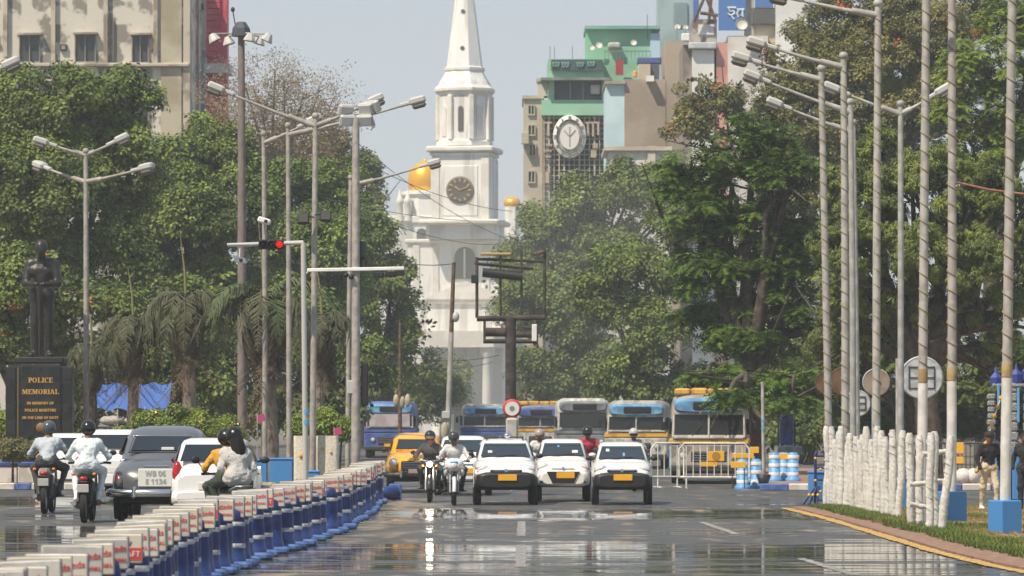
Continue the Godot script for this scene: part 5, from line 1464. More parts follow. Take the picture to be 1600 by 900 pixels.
func scooter(called: String, label: String, at: Vector3, turn: float) -> Node3D:
	var o := thing(called, label, "scooter", at, turn)
	var body := paint("scooter_white", Color(0.62, 0.62, 0.60))
	for z in [-0.58, 0.62]:
		var r := 0.22
		var t := part(o, "wheel", MB.new().lathe([[r - 0.08, -0.045], [r - 0.02, -0.055], [r, 0], [r - 0.02, 0.055], [r - 0.08, 0.045], [r - 0.08, -0.045]], 20, Transform3D(Basis(Vector3.FORWARD, PI / 2), Vector3(0, r, z))), M["rubber"])
		part(t, "rim", MB.new().lathe([[0.14, -0.04], [0.03, -0.03], [0.03, 0.03], [0.14, 0.04]], 16, Transform3D(Basis(Vector3.FORWARD, PI / 2), Vector3(0, r, z))), M["steel"])
	part(o, "body", MB.new().loft([sec(0.0, 0.15, 0.30, 0.66, 3.5, 18), sec(-0.35, 0.20, 0.34, 0.72, 3.5, 18), sec(-0.75, 0.17, 0.46, 0.76, 3.5, 18), sec(-0.88, 0.08, 0.58, 0.74, 3.5, 18)]), body)
	part(o, "seat", MB.new().cbox(Vector3(0, 0.79, -0.36), Vector3(0.30, 0.10, 0.84), 0.04), M["black"])
	part(o, "floorboard", MB.new().cbox(Vector3(0, 0.30, 0.22), Vector3(0.34, 0.06, 0.5), 0.02), M["black"])
	part(o, "leg_shield", MB.new().cbox(Vector3(0, 0.66, 0.48), Vector3(0.40, 0.62, 0.08), 0.03, Basis(Vector3.RIGHT, -0.25)), body)
	part(o, "steering_column", MB.new().tube([Vector3(0, 0.22, 0.62), Vector3(0, 1.02, 0.40)], 0.035, 7), M["dark_metal"])
	part(o, "handlebar", MB.new().tube([Vector3(-0.34, 1.04, 0.30), Vector3(0, 1.04, 0.40), Vector3(0.34, 1.04, 0.30)], 0.02, 7), M["black"])
	part(o, "headlight", MB.new().ball(Vector3(0, 1.02, 0.46), Vector3(0.14, 0.09, 0.09), 12, 7), M["lamp_glass"])
	part(o, "front_mudguard", MB.new().ball(Vector3(0, 0.36, 0.62), Vector3(0.09, 0.12, 0.26), 12, 7), body)
	part(o, "tail_light", MB.new().ball(Vector3(0, 0.70, -0.87), Vector3(0.10, 0.045, 0.035), 10, 6), M["red_lens"])
	part(o, "number_plate", MB.new().cbox(Vector3(0, 0.52, -0.92), Vector3(0.20, 0.14, 0.012), 0.004), M["plate_white"])
	part(o, "grab_rail", MB.new().tube([Vector3(-0.15, 0.80, -0.6), Vector3(-0.12, 0.86, -0.86), Vector3(0.12, 0.86, -0.86), Vector3(0.15, 0.80, -0.6)], 0.018, 6), M["steel"])
	for s in [-1.0, 1.0]:
		part(o, "mirror", MB.new().ball(Vector3(s * 0.44, 1.26, 0.36), Vector3(0.075, 0.06, 0.02), 10, 6), M["black"])
		part(o, "mirror_stalk", MB.new().tube([Vector3(s * 0.26, 1.05, 0.34), Vector3(s * 0.42, 1.24, 0.36)], 0.01, 5), M["black"])
		part(o, "handle_grip", MB.new().tube([Vector3(s * 0.24, 1.045, 0.335), Vector3(s * 0.36, 1.04, 0.29)], 0.024, 7), M["black"])
	return o

# ---------------------------------------------------------------- people: one skin over tapered bones
# bone: [from, to, radius from, radius to, colour]
func figure(bones: Array, cell: float, hands := []) -> ArrayMesh:
	var lo := Vector3.ONE * 1e9
	var hi := -lo
	for b in bones:
		var r := maxf(b[2], b[3]) + cell * 3.0
		for k in 2:
			lo = lo.min(b[k] - Vector3.ONE * r)
			hi = hi.max(b[k] + Vector3.ONE * r)
	var n := Vector3i(((hi - lo) / cell).ceil()) + Vector3i.ONE
	var f := PackedFloat32Array()
	f.resize(n.x * n.y * n.z)
	var best := PackedFloat32Array()
	best.resize(f.size())
	best.fill(-1.0)
	var who := PackedByteArray()
	who.resize(f.size())
	var K := 62.0
	var fold := FastNoiseLite.new()
	fold.seed = 31
	fold.frequency = 9.0
	fold.fractal_octaves = 2
	for bi in bones.size():
		var b = bones[bi]
		var A: Vector3 = b[0]
		var B: Vector3 = b[1]
		var r := maxf(b[2], b[3]) + cell * 2.2
		var i0 := Vector3i(((A.min(B) - Vector3.ONE * r - lo) / cell).floor()).clamp(Vector3i.ZERO, n - Vector3i.ONE)
		var i1 := Vector3i(((A.max(B) + Vector3.ONE * r - lo) / cell).ceil()).clamp(Vector3i.ZERO, n - Vector3i.ONE)
		var ab := B - A
		var l2 := maxf(ab.length_squared(), 1e-9)
		for z in range(i0.z, i1.z + 1):
			for y in range(i0.y, i1.y + 1):
				for x in range(i0.x, i1.x + 1):
					var p := lo + Vector3(x, y, z) * cell - A
					var t := clampf(p.dot(ab) / l2, 0.0, 1.0)
					var d: float = (p - ab * t).length() - lerpf(b[2], b[3], t)
					if absf(d) < 0.05 and b[2] > 0.03 and bones.size() < 60:
						var w := p + A
						d += 0.020 * fold.get_noise_3d(w.x, w.y * 0.7, w.z)
					var e := exp(-K * d)
					var q := x + n.x * (y + n.y * z)
					f[q] += e
					if e > best[q]:
						best[q] = e
						who[q] = bi
	var vert := {}
	var pos := []
	var colr := []
	var st := SurfaceTool.new()
	st.begin(Mesh.PRIMITIVE_TRIANGLES)
	st.set_smooth_group(1)
	var sx := 1
	var sy := n.x
	var sz := n.x * n.y
	var off := [0, sx, sy, sx + sy, sz, sx + sz, sy + sz, sx + sy + sz]
	var cor := [Vector3(0, 0, 0), Vector3(1, 0, 0), Vector3(0, 1, 0), Vector3(1, 1, 0), Vector3(0, 0, 1), Vector3(1, 0, 1), Vector3(0, 1, 1), Vector3(1, 1, 1)]
	var ed := [[0, 1], [2, 3], [4, 5], [6, 7], [0, 2], [1, 3], [4, 6], [5, 7], [0, 4], [1, 5], [2, 6], [3, 7]]
	for z in n.z - 1:
		for y in n.y - 1:
			for x in n.x - 1:
				var q := x + sy * y + sz * z
				var m := 0
				for k in 8:
					if f[q + off[k]] > 1.0:
						m |= 1 << k
				if m == 0 or m == 255:
					continue
				var c := Vector3.ZERO
				var w := 0
				for e in ed:
					if ((m >> e[0]) & 1) != ((m >> e[1]) & 1):
						var a := log(maxf(f[q + off[e[0]]], 1e-6))
						var b := log(maxf(f[q + off[e[1]]], 1e-6))
						c += cor[e[0]].lerp(cor[e[1]], a / (a - b))
						w += 1
				vert[q] = pos.size()
				pos.append(lo + (Vector3(x, y, z) + c / w) * cell)
				var bw := 0
				var bv := -2.0
				for k in 8:
					if best[q + off[k]] > bv:
						bv = best[q + off[k]]
						bw = who[q + off[k]]
				colr.append(bones[bw][4])
	for i in pos.size():
		st.set_color(colr[i])
		st.add_vertex(pos[i])
	for q in vert:
		var x: int = q % n.x
		var y: int = (q / sy) % n.y
		var z: int = q / sz
		var ins: bool = f[q] > 1.0
		for ax in 3:
			var s: int = [sx, sy, sz][ax]
			var u: int = [sy, sz, sx][ax]
			var v: int = [sz, sx, sy][ax]
			if q - u < 0 or q - v < 0 or q + s >= f.size():
				continue
			if ins == (f[q + s] > 1.0):
				continue
			var a = vert.get(q - u - v, -1)
			var b = vert.get(q - v, -1)
			var d = vert.get(q, -1)
			var c = vert.get(q - u, -1)
			if a < 0 or b < 0 or c < 0 or d < 0:
				continue
			var o: Array = [a, c, d, b] if ins else [a, b, d, c]
			for k in [o[0], o[1], o[2], o[0], o[2], o[3]]:
				st.add_index(k)
	st.generate_normals()
	var am := st.commit()
	if hands.is_empty():
		return am
	# palms with five unequal bent fingers, added to the same surface
	var hb := MB.new()
	for h in hands:
		hb.col(h[3])
		var w: Vector3 = h[0]
		var fwd: Vector3 = h[1].normalized()
		var side: Vector3 = h[2].normalized()
		var nrm := fwd.cross(side)
		var g: float = h[4] if h.size() > 4 else 1.0
		hb.ball(w + fwd * 0.045 * g, Vector3(0.042, 0.055, 0.02) * g, 10, 6, Basis(side, fwd, side.cross(fwd)))
		for k in 4:
			var s := side * (0.033 - 0.022 * k) * g
			var l: float = [0.062, 0.072, 0.068, 0.052][k] * g
			var r: float = 0.009 * g
			var p0 := w + fwd * 0.085 * g + s
			var p1 := p0 + (fwd * 0.75 - nrm * 0.55) * l * 0.6
			var p2 := p1 + (fwd * 0.1 - nrm * 0.95) * l * 0.5
			hb.tube([p0 - fwd * 0.02 * g, p0, p1, p2], [r, r, r * 0.95, r * 0.7], 6)
		var t0 := w + fwd * 0.03 * g + side * 0.036 * g
		hb.tube([t0, t0 + (side * 0.6 + fwd * 0.7) * 0.035 * g, t0 + (side * 0.35 + fwd * 0.9 - nrm * 0.4) * 0.06 * g], [0.012 * g, 0.010 * g, 0.007 * g], 6)
	hb.st.append_from(am, 0, Transform3D.IDENTITY)
	hb.st.generate_normals()
	return hb.st.commit()

func skin_material() -> StandardMaterial3D:
	if M.has("figure"):
		return M["figure"]
	var m := StandardMaterial3D.new()
	m.vertex_color_use_as_albedo = true
	m.roughness = 0.85
	var nt := noise_image(128, 0.03, 4, 77)
	nt.convert(Image.FORMAT_RGBA8)
	nt.bump_map_to_normal_map(6.0)
	m.normal_enabled = true
	m.normal_texture = ImageTexture.create_from_image(nt)
	m.normal_scale = 1.0
	m.uv1_triplanar = true
	m.uv1_scale = Vector3.ONE * 2.2
	M["figure"] = m
	return m

func head_bones(c: Vector3, fwd: Vector3, skin: Color, hair: Color, covered := false) -> Array:
	var up := Vector3.UP
	var right := up.cross(fwd).normalized()
	var b := [
		[c + up * 0.03 - fwd * 0.015, c + up * 0.035 + fwd * 0.01, 0.092, 0.088, hair],
		[c - up * 0.02 + fwd * 0.03, c - up * 0.085 + fwd * 0.045, 0.070, 0.048, skin],
		[c + up * 0.02 + fwd * 0.06, c + up * 0.0 + fwd * 0.065, 0.042, 0.042, skin]]
	if not covered:
		b.append([c + fwd * 0.105 + up * 0.01, c + fwd * 0.118 - up * 0.02, 0.010, 0.015, skin])
		b.append([c + right * 0.088 + up * 0.005, c + right * 0.09 - up * 0.03, 0.016, 0.013, skin])
		b.append([c - right * 0.088 + up * 0.005, c - right * 0.09 - up * 0.03, 0.016, 0.013, skin])
		b.append([c + fwd * 0.092 - up * 0.055 - right * 0.015, c + fwd * 0.092 - up * 0.055 + right * 0.015, 0.012, 0.012, skin * 0.75])
		for s in [-1.0, 1.0]:
			b.append([c + fwd * 0.094 + right * s * 0.034 + up * 0.012, c + fwd * 0.095 + right * s * 0.036 + up * 0.012, 0.010, 0.010, Color(0.03, 0.025, 0.02)])
	return b

# a rider in the saddle; p: shirt, legs, seat height, lean, helmet (material)
func rider(label: String, at: Vector3, turn: float, p: Dictionary) -> Node3D:
	var o := thing("person", label, "person", at, turn)
	var sk: Color = p.get("skin", Color(0.20, 0.10, 0.06))
	var sh: Color = p.shirt
	var lg: Color = p.legs
	var z: float = p.get("z", -0.14)
	var y: float = p.get("y", 0.92)
	var ln: float = p.get("lean", 0.12)
	var fat: float = p.get("fat", 1.0)
	var V := func(x, yy, zz): return Vector3(x, y + yy, z + zz)
	var hd: Vector3 = V.call(0, 0.64, ln + 0.08)
	var b := [
		[V.call(-0.08, 0.03, 0), V.call(0.08, 0.03, 0), 0.135 * fat, 0.135 * fat, lg if not p.has("long_shirt") else sh],
		[V.call(0, 0.08, 0.0), V.call(0, 0.27, ln * 0.6), 0.135 * fat, 0.145 * fat, sh],
		[V.call(-0.07, 0.32, ln * 0.8), V.call(0.07, 0.32, ln * 0.8), 0.135 * fat, 0.135 * fat, sh],
		[V.call(-0.15, 0.41, ln), V.call(0.15, 0.41, ln), 0.085, 0.085, sh],
		[V.call(0, 0.45, ln + 0.01), hd + Vector3(0, -0.08, -0.01), 0.062, 0.056, sk]]
	b += head_bones(hd, Vector3(0, 0, 1), sk, Color(0.015, 0.013, 0.012), p.has("helmet"))
	var hands := []
	var hx: float = p.get("hand_x", 0.31)
	for s in [-1.0, 1.0]:
		var shd: Vector3 = V.call(s * 0.20, 0.40, ln)
		var hand: Vector3 = Vector3(s * hx, p.get("hand_y", 1.055), p.get("hand_z", 0.27))
		var el: Vector3 = shd.lerp(hand, 0.5) + Vector3(s * 0.10, -0.07, -0.04)
		if p.has("holds"):
			hand = V.call(s * 0.17, 0.16, 0.30)
			el = V.call(s * 0.27, 0.16, 0.04)
		b.append([shd, el, 0.062 * fat, 0.050, sh])
		b.append([el, hand - (hand - el).normalized() * 0.04, 0.048, 0.032, sk if not p.has("sleeve") else p.sleeve])
		hands.append([hand - (hand - el).normalized() * 0.05, (hand - el), Vector3(-s, 0, 0), p.get("glove", sk)])
		var kn: Vector3 = Vector3(s * p.get("knee_x", 0.24), y - 0.09, z + 0.42)
		var an: Vector3 = Vector3(s * 0.19, p.get("foot_y", 0.40), z + p.get("foot_z", 0.17))
		if p.has("foot_down") and s == p.foot_down:
			kn = Vector3(s * 0.30, y - 0.30, z + 0.30)
			an = Vector3(s * 0.36, 0.10, z + 0.14)
		b.append([V.call(s * 0.10, 0.0, 0.02), kn, 0.100 * fat, 0.072, lg])
		b.append([kn, an, 0.068, 0.045, lg])
		b.append([an + Vector3(0, -0.045, -0.03), an + Vector3(s * 0.02, -0.06, 0.14), 0.042, 0.034, p.get("shoe", Color(0.02, 0.018, 0.016))])
	part(o, "body", figure(b, 0.024, hands), skin_material())
	if p.has("helmet"):
		var hm := part(o, "helmet", MB.new().ball(hd + Vector3(0, 0.035, -0.005), Vector3(0.135, 0.14, 0.155), 18, 12), p.helmet)
		part(hm, "visor", MB.new().ball(hd + Vector3(0, 0.0, 0.045), Vector3(0.118, 0.062, 0.118), 14, 8), M["glass"] if not p.has("open") else M["skin"])
	if p.has("hair"):
		part(o, "hair", MB.new().tube([hd + Vector3(0, 0.0, -0.11), hd + Vector3(-0.02, -0.16, -0.15), hd + Vector3(-0.06, -0.36, -0.14), hd + Vector3(-0.09, -0.56, -0.13)], [0.10, 0.12, 0.10, 0.03], 10), mat("hair", Color(0.006, 0.005, 0.005), 0.9))
	if p.has("scarf"):
		part(o, "scarf", MB.new().ball(hd + Vector3(0, -0.05, 0.02), Vector3(0.12, 0.13, 0.14), 14, 9), p.scarf)
	return o

func walker(label: String, at: Vector3, turn: float, p: Dictionary) -> Node3D:
	var o := thing("person", label, "person", at, turn)
	var sk: Color = p.get("skin", Color(0.17, 0.09, 0.055))
	var sh: Color = p.shirt
	var lg: Color = p.legs
	var b := [
		[Vector3(-0.08, 0.92, 0), Vector3(0.08, 0.92, 0), 0.125, 0.125, lg],
		[Vector3(0, 1.0, 0), Vector3(0, 1.18, 0.01), 0.125, 0.13, sh],
		[Vector3(-0.07, 1.26, 0.01), Vector3(0.07, 1.26, 0.01), 0.125, 0.125, sh],
		[Vector3(-0.14, 1.36, 0), Vector3(0.14, 1.36, 0), 0.078, 0.078, sh],
		[Vector3(0, 1.40, 0), Vector3(0, 1.50, 0.02), 0.058, 0.054, sk]]
	var hd := Vector3(0, 1.57, 0.03)
	b += head_bones(hd, Vector3(0, 0, 1), sk, Color(0.012, 0.012, 0.012))
	var hands := []
	for s in [-1.0, 1.0]:
		var k: float = s * p.get("stride", 0.16)
		var el := Vector3(s * 0.27, 1.12, -0.05 - k * 0.3)
		var ha := Vector3(s * 0.27, 0.90, 0.06 - k * 0.7)
		b.append([Vector3(s * 0.18, 1.35, 0), el, 0.062, 0.052, sh])
		b.append([el, ha, 0.050, 0.038, sh])
		hands.append([ha, ha - el, Vector3(0, 0, 1.0), sk])
		var kn := Vector3(s * 0.11, 0.50, k * 0.7 + 0.05)
		var an := Vector3(s * 0.11, 0.09, k * 1.1)
		b.append([Vector3(s * 0.09, 0.88, 0), kn, 0.095, 0.070, lg])
		b.append([kn, an, 0.066, 0.050, lg])
		b.append([an + Vector3(0, -0.045, -0.04), an + Vector3(s * 0.02, -0.05, 0.15), 0.044, 0.036, p.shoe])
	part(o, "body", figure(b, 0.024, hands), skin_material())
	if p.has("cap"):
		var c := MB.new()
		c.lathe([[0.108, 0.0], [0.11, 0.05], [0.08, 0.10], [0.02, 0.115]], 16, Transform3D(Basis(), hd + Vector3(0, 0.03, 0)))
		c.cbox(hd + Vector3(0, 0.04, 0.13), Vector3(0.14, 0.012, 0.10), 0.004)
		part(o, "cap", c, p.cap)
	return o

func memorial():
	var d := 127.0
	var at := pt(66, 642, d)
	at.y = 0.14
	var o := thing("memorial", "black stone memorial plinth with gold letters", "memorial", at)
	var s := F / d
	var top: float = pt(66, 572, d).y - at.y
	var stone := worn("black_stone", Color(0.010, 0.010, 0.011), Color(0.022, 0.021, 0.021), 0.6, 0.25)
	var w := 90.0 / s
	part(o, "plinth", MB.new().cbox(Vector3(0, top / 2, 0), Vector3(w, top, w), 0.03), stone)
	for x in [-1.0, 1.0]:
		part(o, "corner_fillet", MB.new().cbox(Vector3(x * (w / 2 - 0.24), top / 2, w / 2 + 0.03), Vector3(0.05, top - 0.1, 0.05), 0.015), mat("fillet", Color(0.16, 0.12, 0.05), 0.4) if x < 0 else stone)
		part(o, "pier", MB.new().cbox(Vector3(x * (w / 2 - 0.02), top / 2 - 0.02, w / 2), Vector3(0.30, top - 0.04, 0.12), 0.02), stone)
	part(o, "cap_slab", MB.new().cbox(Vector3(0, top + 0.06, 0), Vector3(w * 0.72, 0.14, w * 0.72), 0.03), worn("plinth_grey", Color(0.09, 0.08, 0.07), Color(0.16, 0.145, 0.125), 0.6))
	part(o, "foot", MB.new().cbox(Vector3(0, 0.14, 0), Vector3(w + 0.5, 0.28, w + 0.5), 0.04), stone)
	var gl: Material = M["gold_letter"]
	var i := 0
	for t in [["POLICE", 38.0, 594.5], ["MEMORIAL", 57.0, 612.5], ["IN MEMORY OF", 42.0, 630.0], ["POLICE MARTYRS", 48.0, 641.0], ["IN THE LINE OF DUTY", 56.0, 652.5]]:
		part(o, "inscription", fitted(t[0], t[1] / s, 0.03, i < 2), gl, Vector3(0.04, pt(66, t[2], d).y - at.y, w / 2 + 0.015))
		i += 1
	part(o, "emblem", MB.new().lathe([[0.15, 0], [0.12, 0.04], [0.04, 0.05]], 12, Transform3D(Basis(Vector3.RIGHT, PI / 2), Vector3(0.06, pt(66, 668, d).y - at.y, w / 2))), mat("emblem", Color(0.22, 0.10, 0.035), 0.6))
	# bowed guard with reversed rifle
	var b0 := pt(65, 560, d)
	var st := thing("statue", "dark bronze statue of a guard with bowed head and folded hands", "statue", Vector3(b0.x, b0.y, at.z))
	var k: float = (pt(65, 375, d).y - b0.y) / 1.74
	var B := Color(0.030, 0.026, 0.024)
	var V := func(x, y, z): return Vector3(x * 0.82, y, z) * k
	var bones := [
		[V.call(-0.09, 0.94, 0), V.call(0.09, 0.94, 0), 0.125 * k, 0.125 * k, B],
		[V.call(0, 1.02, 0), V.call(0, 1.18, 0.0), 0.105 * k, 0.118 * k, B],
		[V.call(-0.10, 1.28, 0), V.call(0.10, 1.28, 0), 0.112 * k, 0.112 * k, B],
		[V.call(-0.19, 1.40, -0.02), V.call(0.19, 1.40, -0.02), 0.082 * k, 0.082 * k, B],
		[V.call(0, 1.44, 0), V.call(0, 1.54, 0.06), 0.062 * k, 0.06 * k, B]]
	var hd: Vector3 = V.call(0, 1.62, 0.10)
	for e in head_bones(Vector3.ZERO, Vector3(0, -0.35, 1).normalized(), B, B):
		bones.append([e[0] * k + hd, e[1] * k + hd, e[2] * k, e[3] * k, B])
	var hands := []
	for x in [-1.0, 1.0]:
		bones.append([V.call(x * 0.22, 1.38, -0.01), V.call(x * 0.29, 1.10, 0.06), 0.072 * k, 0.056 * k, B])
		bones.append([V.call(x * 0.29, 1.10, 0.06), V.call(x * 0.06, 1.08, 0.24), 0.052 * k, 0.040 * k, B])
		hands.append([V.call(x * 0.09, 1.08, 0.22), Vector3(-x, -0.05, 0.3), Vector3(0, 0, 1.0), B, k])
		bones.append([V.call(x * 0.10, 0.90, 0), V.call(x * 0.12, 0.50, 0.02), 0.090 * k, 0.070 * k, B])
		bones.append([V.call(x * 0.12, 0.50, 0.02), V.call(x * 0.125, 0.10, 0), 0.068 * k, 0.060 * k, B])
		bones.append([V.call(x * 0.125, 0.05, -0.03), V.call(x * 0.17, 0.045, 0.17), 0.052 * k, 0.046 * k, B])
	part(st, "figure", figure(bones, 0.05, hands), mat("bronze", Color(0.030, 0.026, 0.024), 0.42, 0.3))
	var rf_ := MB.new()
	rf_.tube([V.call(0, 0.05, 0.26), V.call(0, 0.62, 0.26)], 0.022 * k, 7)
	rf_.tube([V.call(0, 0.60, 0.26), V.call(0, 0.84, 0.26), V.call(0, 1.06, 0.27)], [0.028 * k, 0.034 * k, 0.05 * k], 7)
	part(st, "rifle", rf_, mat("bronze", Color()))
	part(st, "base", MB.new().cbox(V.call(0, -0.03, 0.02), Vector3(0.72 * k, 0.10 * k, 0.6 * k), 0.04), mat("bronze", Color()))

# ---------------------------------------------------------------- street furniture
func lamp_head(arm: Node3D, at: Vector3, dir: Vector3, size: float, m: Material):
	var z := dir.normalized()
	var x := Vector3.UP.cross(z).normalized()
	var b := Basis(x, z.cross(x), z)
	var h := part(arm, "lamp_head", MB.new().cbox(at + z * size * 0.5 + b.y * 0.03, Vector3(0.34, 0.20, size), 0.05, b), m)
	part(h, "neck", MB.new().cbox(at - z * 0.12 + b.y * 0.02, Vector3(0.16, 0.11, 0.34), 0.03, b), m)
	part(h, "lamp_cover", MB.new().cbox(at + z * size * 0.52 - b.y * 0.125, Vector3(0.30, 0.13, size * 0.84), 0.05, b), M["lamp_shade_dark"])

# foot and top of the shaft, then arms as [pixel x, pixel y of the lamp end, metres further back]
func lamp_post(label: String, foot: Vector3, top: Vector3, r: float, arms: Array, p := {}) -> Node3D:
	var o := thing("street_lamp", label, "street lamp", foot, 0.0, p.get("group", ""))
	var t := top - foot
	var m: Material = p.get("mat", M["pole_grey"])
	part(o, "shaft", MB.new().tube([Vector3.ZERO, t * 0.5 + Vector3(rf(-0.02, 0.02), 0, 0), t], [r, r * 0.94, r * 0.8], 12), m)
	part(o, "cap", MB.new().lathe([[r * 0.85, 0], [r * 1.2, 0.03], [r * 1.2, 0.10], [r * 0.7, 0.15]], 10), m, t - Vector3(0, 0.05, 0))
	if p.has("sleeve"):
		var h: float = p.sleeve
		part(o, "white_sleeve", MB.new().tube([Vector3(0, 0.05, 0), t.normalized() * h], r * 1.06, 12), M["pole_white"])
		part(o, "sleeve_band", MB.new().tube([t.normalized() * (h + 0.02), t.normalized() * (h + 0.28)], r * 1.07, 12), worn("rust_band", Color(0.30, 0.20, 0.09), Color(0.44, 0.33, 0.18), 1.0))
	if p.has("spiral"):
		var pts := []
		var h0: float = p.get("sleeve", 0.4) + 0.3
		var turns := int((t.y - h0) / 0.34)
		for i in turns * 8 + 1:
			var f := float(i) / (turns * 8)
			var c := t.normalized() * lerpf(h0, t.length() - 0.1, f)
			var a := TAU * i / 8.0
			var rr := r * lerpf(1.05, 0.86, f) + 0.006
			pts.append(c + Vector3(cos(a) * rr, 0, sin(a) * rr))
		part(o, "light_string", MB.new().tube(pts, 0.010, 4), mat("string_brown", Color(0.26, 0.19, 0.07), 0.7))
	if p.has("box"):
		part(o, "base_box", MB.new().cbox(Vector3(0, 0.30, 0), Vector3(0.44, 0.60, 0.44), 0.02, Basis(Vector3.UP, 0.5)), M["box_blue"])
	for a in arms:
		var e := pt(a[0], a[1], -top.z + (a[2] if a.size() > 2 else 0.0)) - foot
		var s: Vector3 = t - Vector3(0, a[3] if a.size() > 3 else 0.25, 0)
		var mid := s.lerp(e, 0.4) - Vector3(0, 0.04 * (e - s).length() * 0.3, 0)
		var arm := part(o, "arm", MB.new().tube([s, mid, e], [0.055, 0.045, 0.03], 7), m)
		part(arm, "arm_sleeve", MB.new().tube([s, s.lerp(mid, 0.75)], 0.075, 7), m)
		if a.size() < 5:
			lamp_head(arm, e, e - mid, 0.46, M["lamp_housing"])
	return o

func lamps():
	var R := "lamp posts on the right verge"
	var spec := [
		["lamp post wound with lights beside the first of the wrapped stakes", 1297, 786, 1283, 108, [[1172, 95]], {}],
		["lamp post wound with lights standing just inside the wrapped stakes", 1321, 790, 1318, 88, [[1196, 72]], {}],
		["lamp post wound with lights in front of the tan sign back", 1369, 800, 1372, 6, [[1234, -3]], {}],
		["lamp post wound with lights crossing the large round sign back", 1440, 820, 1448, -90, [[1320, -110]], {"sleeve": 2.7}],
		["lamp post wound with lights on a bright blue base box by the second stakes", 1487, 818, 1487, -60, [[1360, -85]], {"sleeve": 2.75, "box": true}],
		["rust stained lamp post on a bright blue base box beside the walking man", 1570, 837, 1583, -120, [[1450, -150]], {"sleeve": 2.75, "box": true}]]
	for q in spec:
		var d := ground_d(q[2])
		var p: Dictionary = q[6]
		p["spiral"] = true
		p["group"] = R
		var f := pt(q[1], q[2], d)
		f.y = 0.03
		lamp_post(q[0], f, pt(q[3], q[4], d), 0.09, q[5], p)
	var far := [
		["slim far lamp post with one lamp over the feathery tree", 1333, 690, 1329, 160, 109, [[1188, 124]]],
		["slim far lamp post with a low lamp before the feathery tree", 1340, 690, 1333, 192, 116, [[1222, 166]]],
		["slim far lamp post with a lamp on both sides among the mango leaves", 1407, 690, 1407, 163, 110, [[1312, 143], [1462, 148]]]]
	for q in far:
		var f := pt(q[1], 642, q[5])
		f.y = 0.0
		lamp_post(q[0], f, pt(q[3], q[4], q[5]), 0.085, q[6], {"group": R, "mat": M["pole_grey"]})
	# left side and median
	var L := "lamp posts on the left side and median"
	var left := [
		["four armed lamp post rising behind the statue", 135, 134, 237, 128, 0.085, [[75, 225, 0, 0.1], [180, 222, 0, 0.1], [70, 262, 1.2, 0.9], [218, 265, -0.6, 0.9]]],
		["brown lamp post just left of the red traffic signal", 414, 412, 210, 121, 0.075, [[480, 193]]],
		["brown lamp post standing right of the red traffic signal", 452, 450, 197, 117, 0.075, [[640, 162]]],
		["lamp post with the longest left arm, beside the pair of dark floodlights", 488, 493, 182, 113, 0.085, [[350, 143], [575, 162]]],
		["short lamp post whose arm crosses the golden dome", 543, 548, 278, 142, 0.085, [[668, 258]]]]
	for q in left:
		var f := pt(q[1], 642, q[4])
		f.y = 0.1 if q[1] < 500 else 0.0
		lamp_post(q[0], f, pt(q[2], q[3], q[4]), q[5], q[6], {"group": L, "mat": M["pole_far"]})
	# stray lamp heads at the left edge belong to a post outside the frame
	var fe := pt(-60, 642, 104)
	fe.y = 0.14
	lamp_post("lamp post beyond the picture edge whose lamp reaches in over the dark tree", fe, pt(-60, 118, 104), 0.09, [[4, 106]], {"group": L, "mat": M["pole_far"]})
	# post with floodlight panels
	var d := 108.0
	var f2 := pt(556, 642, d)
	f2.y = 0
	var top := pt(556, 184, d)
	var o := thing("floodlight_post", "post carrying a cluster of square floodlight panels and a white bar", "lamp post", f2)
	part(o, "shaft", MB.new().tube([Vector3.ZERO, top - f2], [0.12, 0.09], 12), M["pole_far"])
	for q in [[540, 172, 0.5], [572, 170, -0.5], [543, 188, 0.3], [570, 188, -0.2], [584, 166, -0.8]]:
		var c := pt(q[0], q[1], d) - f2
		var b := Basis(Vector3.UP, q[2]) * Basis(Vector3.RIGHT, 0.5)
		var fl := part(o, "floodlight", MB.new().cbox(Vector3.ZERO, Vector3(0.40, 0.30, 0.14), 0.03), M["lamp_housing"], c, b)
		part(fl, "lens", MB.new().cbox(Vector3(0, 0, 0.075), Vector3(0.34, 0.24, 0.012), 0.004), M["lamp_glass"])
	part(o, "cross_bar", MB.new().tube([pt(536, 180, d) - f2, pt(588, 177, d) - f2], 0.03, 6), M["pole_far"])
	part(o, "camera_bracket", MB.new().tube([pt(580, 180, d) - f2, pt(585, 195, d) - f2, pt(579, 203, d) - f2], 0.035, 6), M["lamp_housing"])
	var bar := part(o, "white_bar", MB.new().cbox(Vector3.ZERO, Vector3((632.0 - 480.0) / F * d, 0.09, 0.08), 0.015), M["white_paint"], pt(556, 421, d) - f2 + Vector3(0, 0, 0.13), Basis(Vector3.BACK, 0.02))
	for q in [[592, 429], [610, 428], [624, 427]]:
		part(bar, "signal_box", MB.new().cbox(Vector3.ZERO, Vector3(0.26, 0.14, 0.12), 0.02), M["black"], (pt(q[0], q[1], d) - f2 + Vector3(0, -0.02, 0.13)) - (pt(556, 421, d) - f2 + Vector3(0, 0, 0.13)))
	for q in [[541, 430], [549, 433]]:
		part(o, "camera", MB.new().ball(pt(q[0], q[1], d) - f2 + Vector3(0, 0, 0.15), Vector3(0.07, 0.07, 0.08), 10, 7), M["black"])
	part(o, "junction_box", MB.new().cbox(pt(549, 605, d) - f2, Vector3(0.22, 0.34, 0.16), 0.02), M["lamp_housing"])
	for q in [[566, 392, 0.5], [568, 410, 0.35], [570, 600, 1.1]]:
		part(o, "signal_head", MB.new().cbox(pt(q[0], q[1], d + 0.1) - f2, Vector3(0.18, q[2], 0.16), 0.03), M["black"])
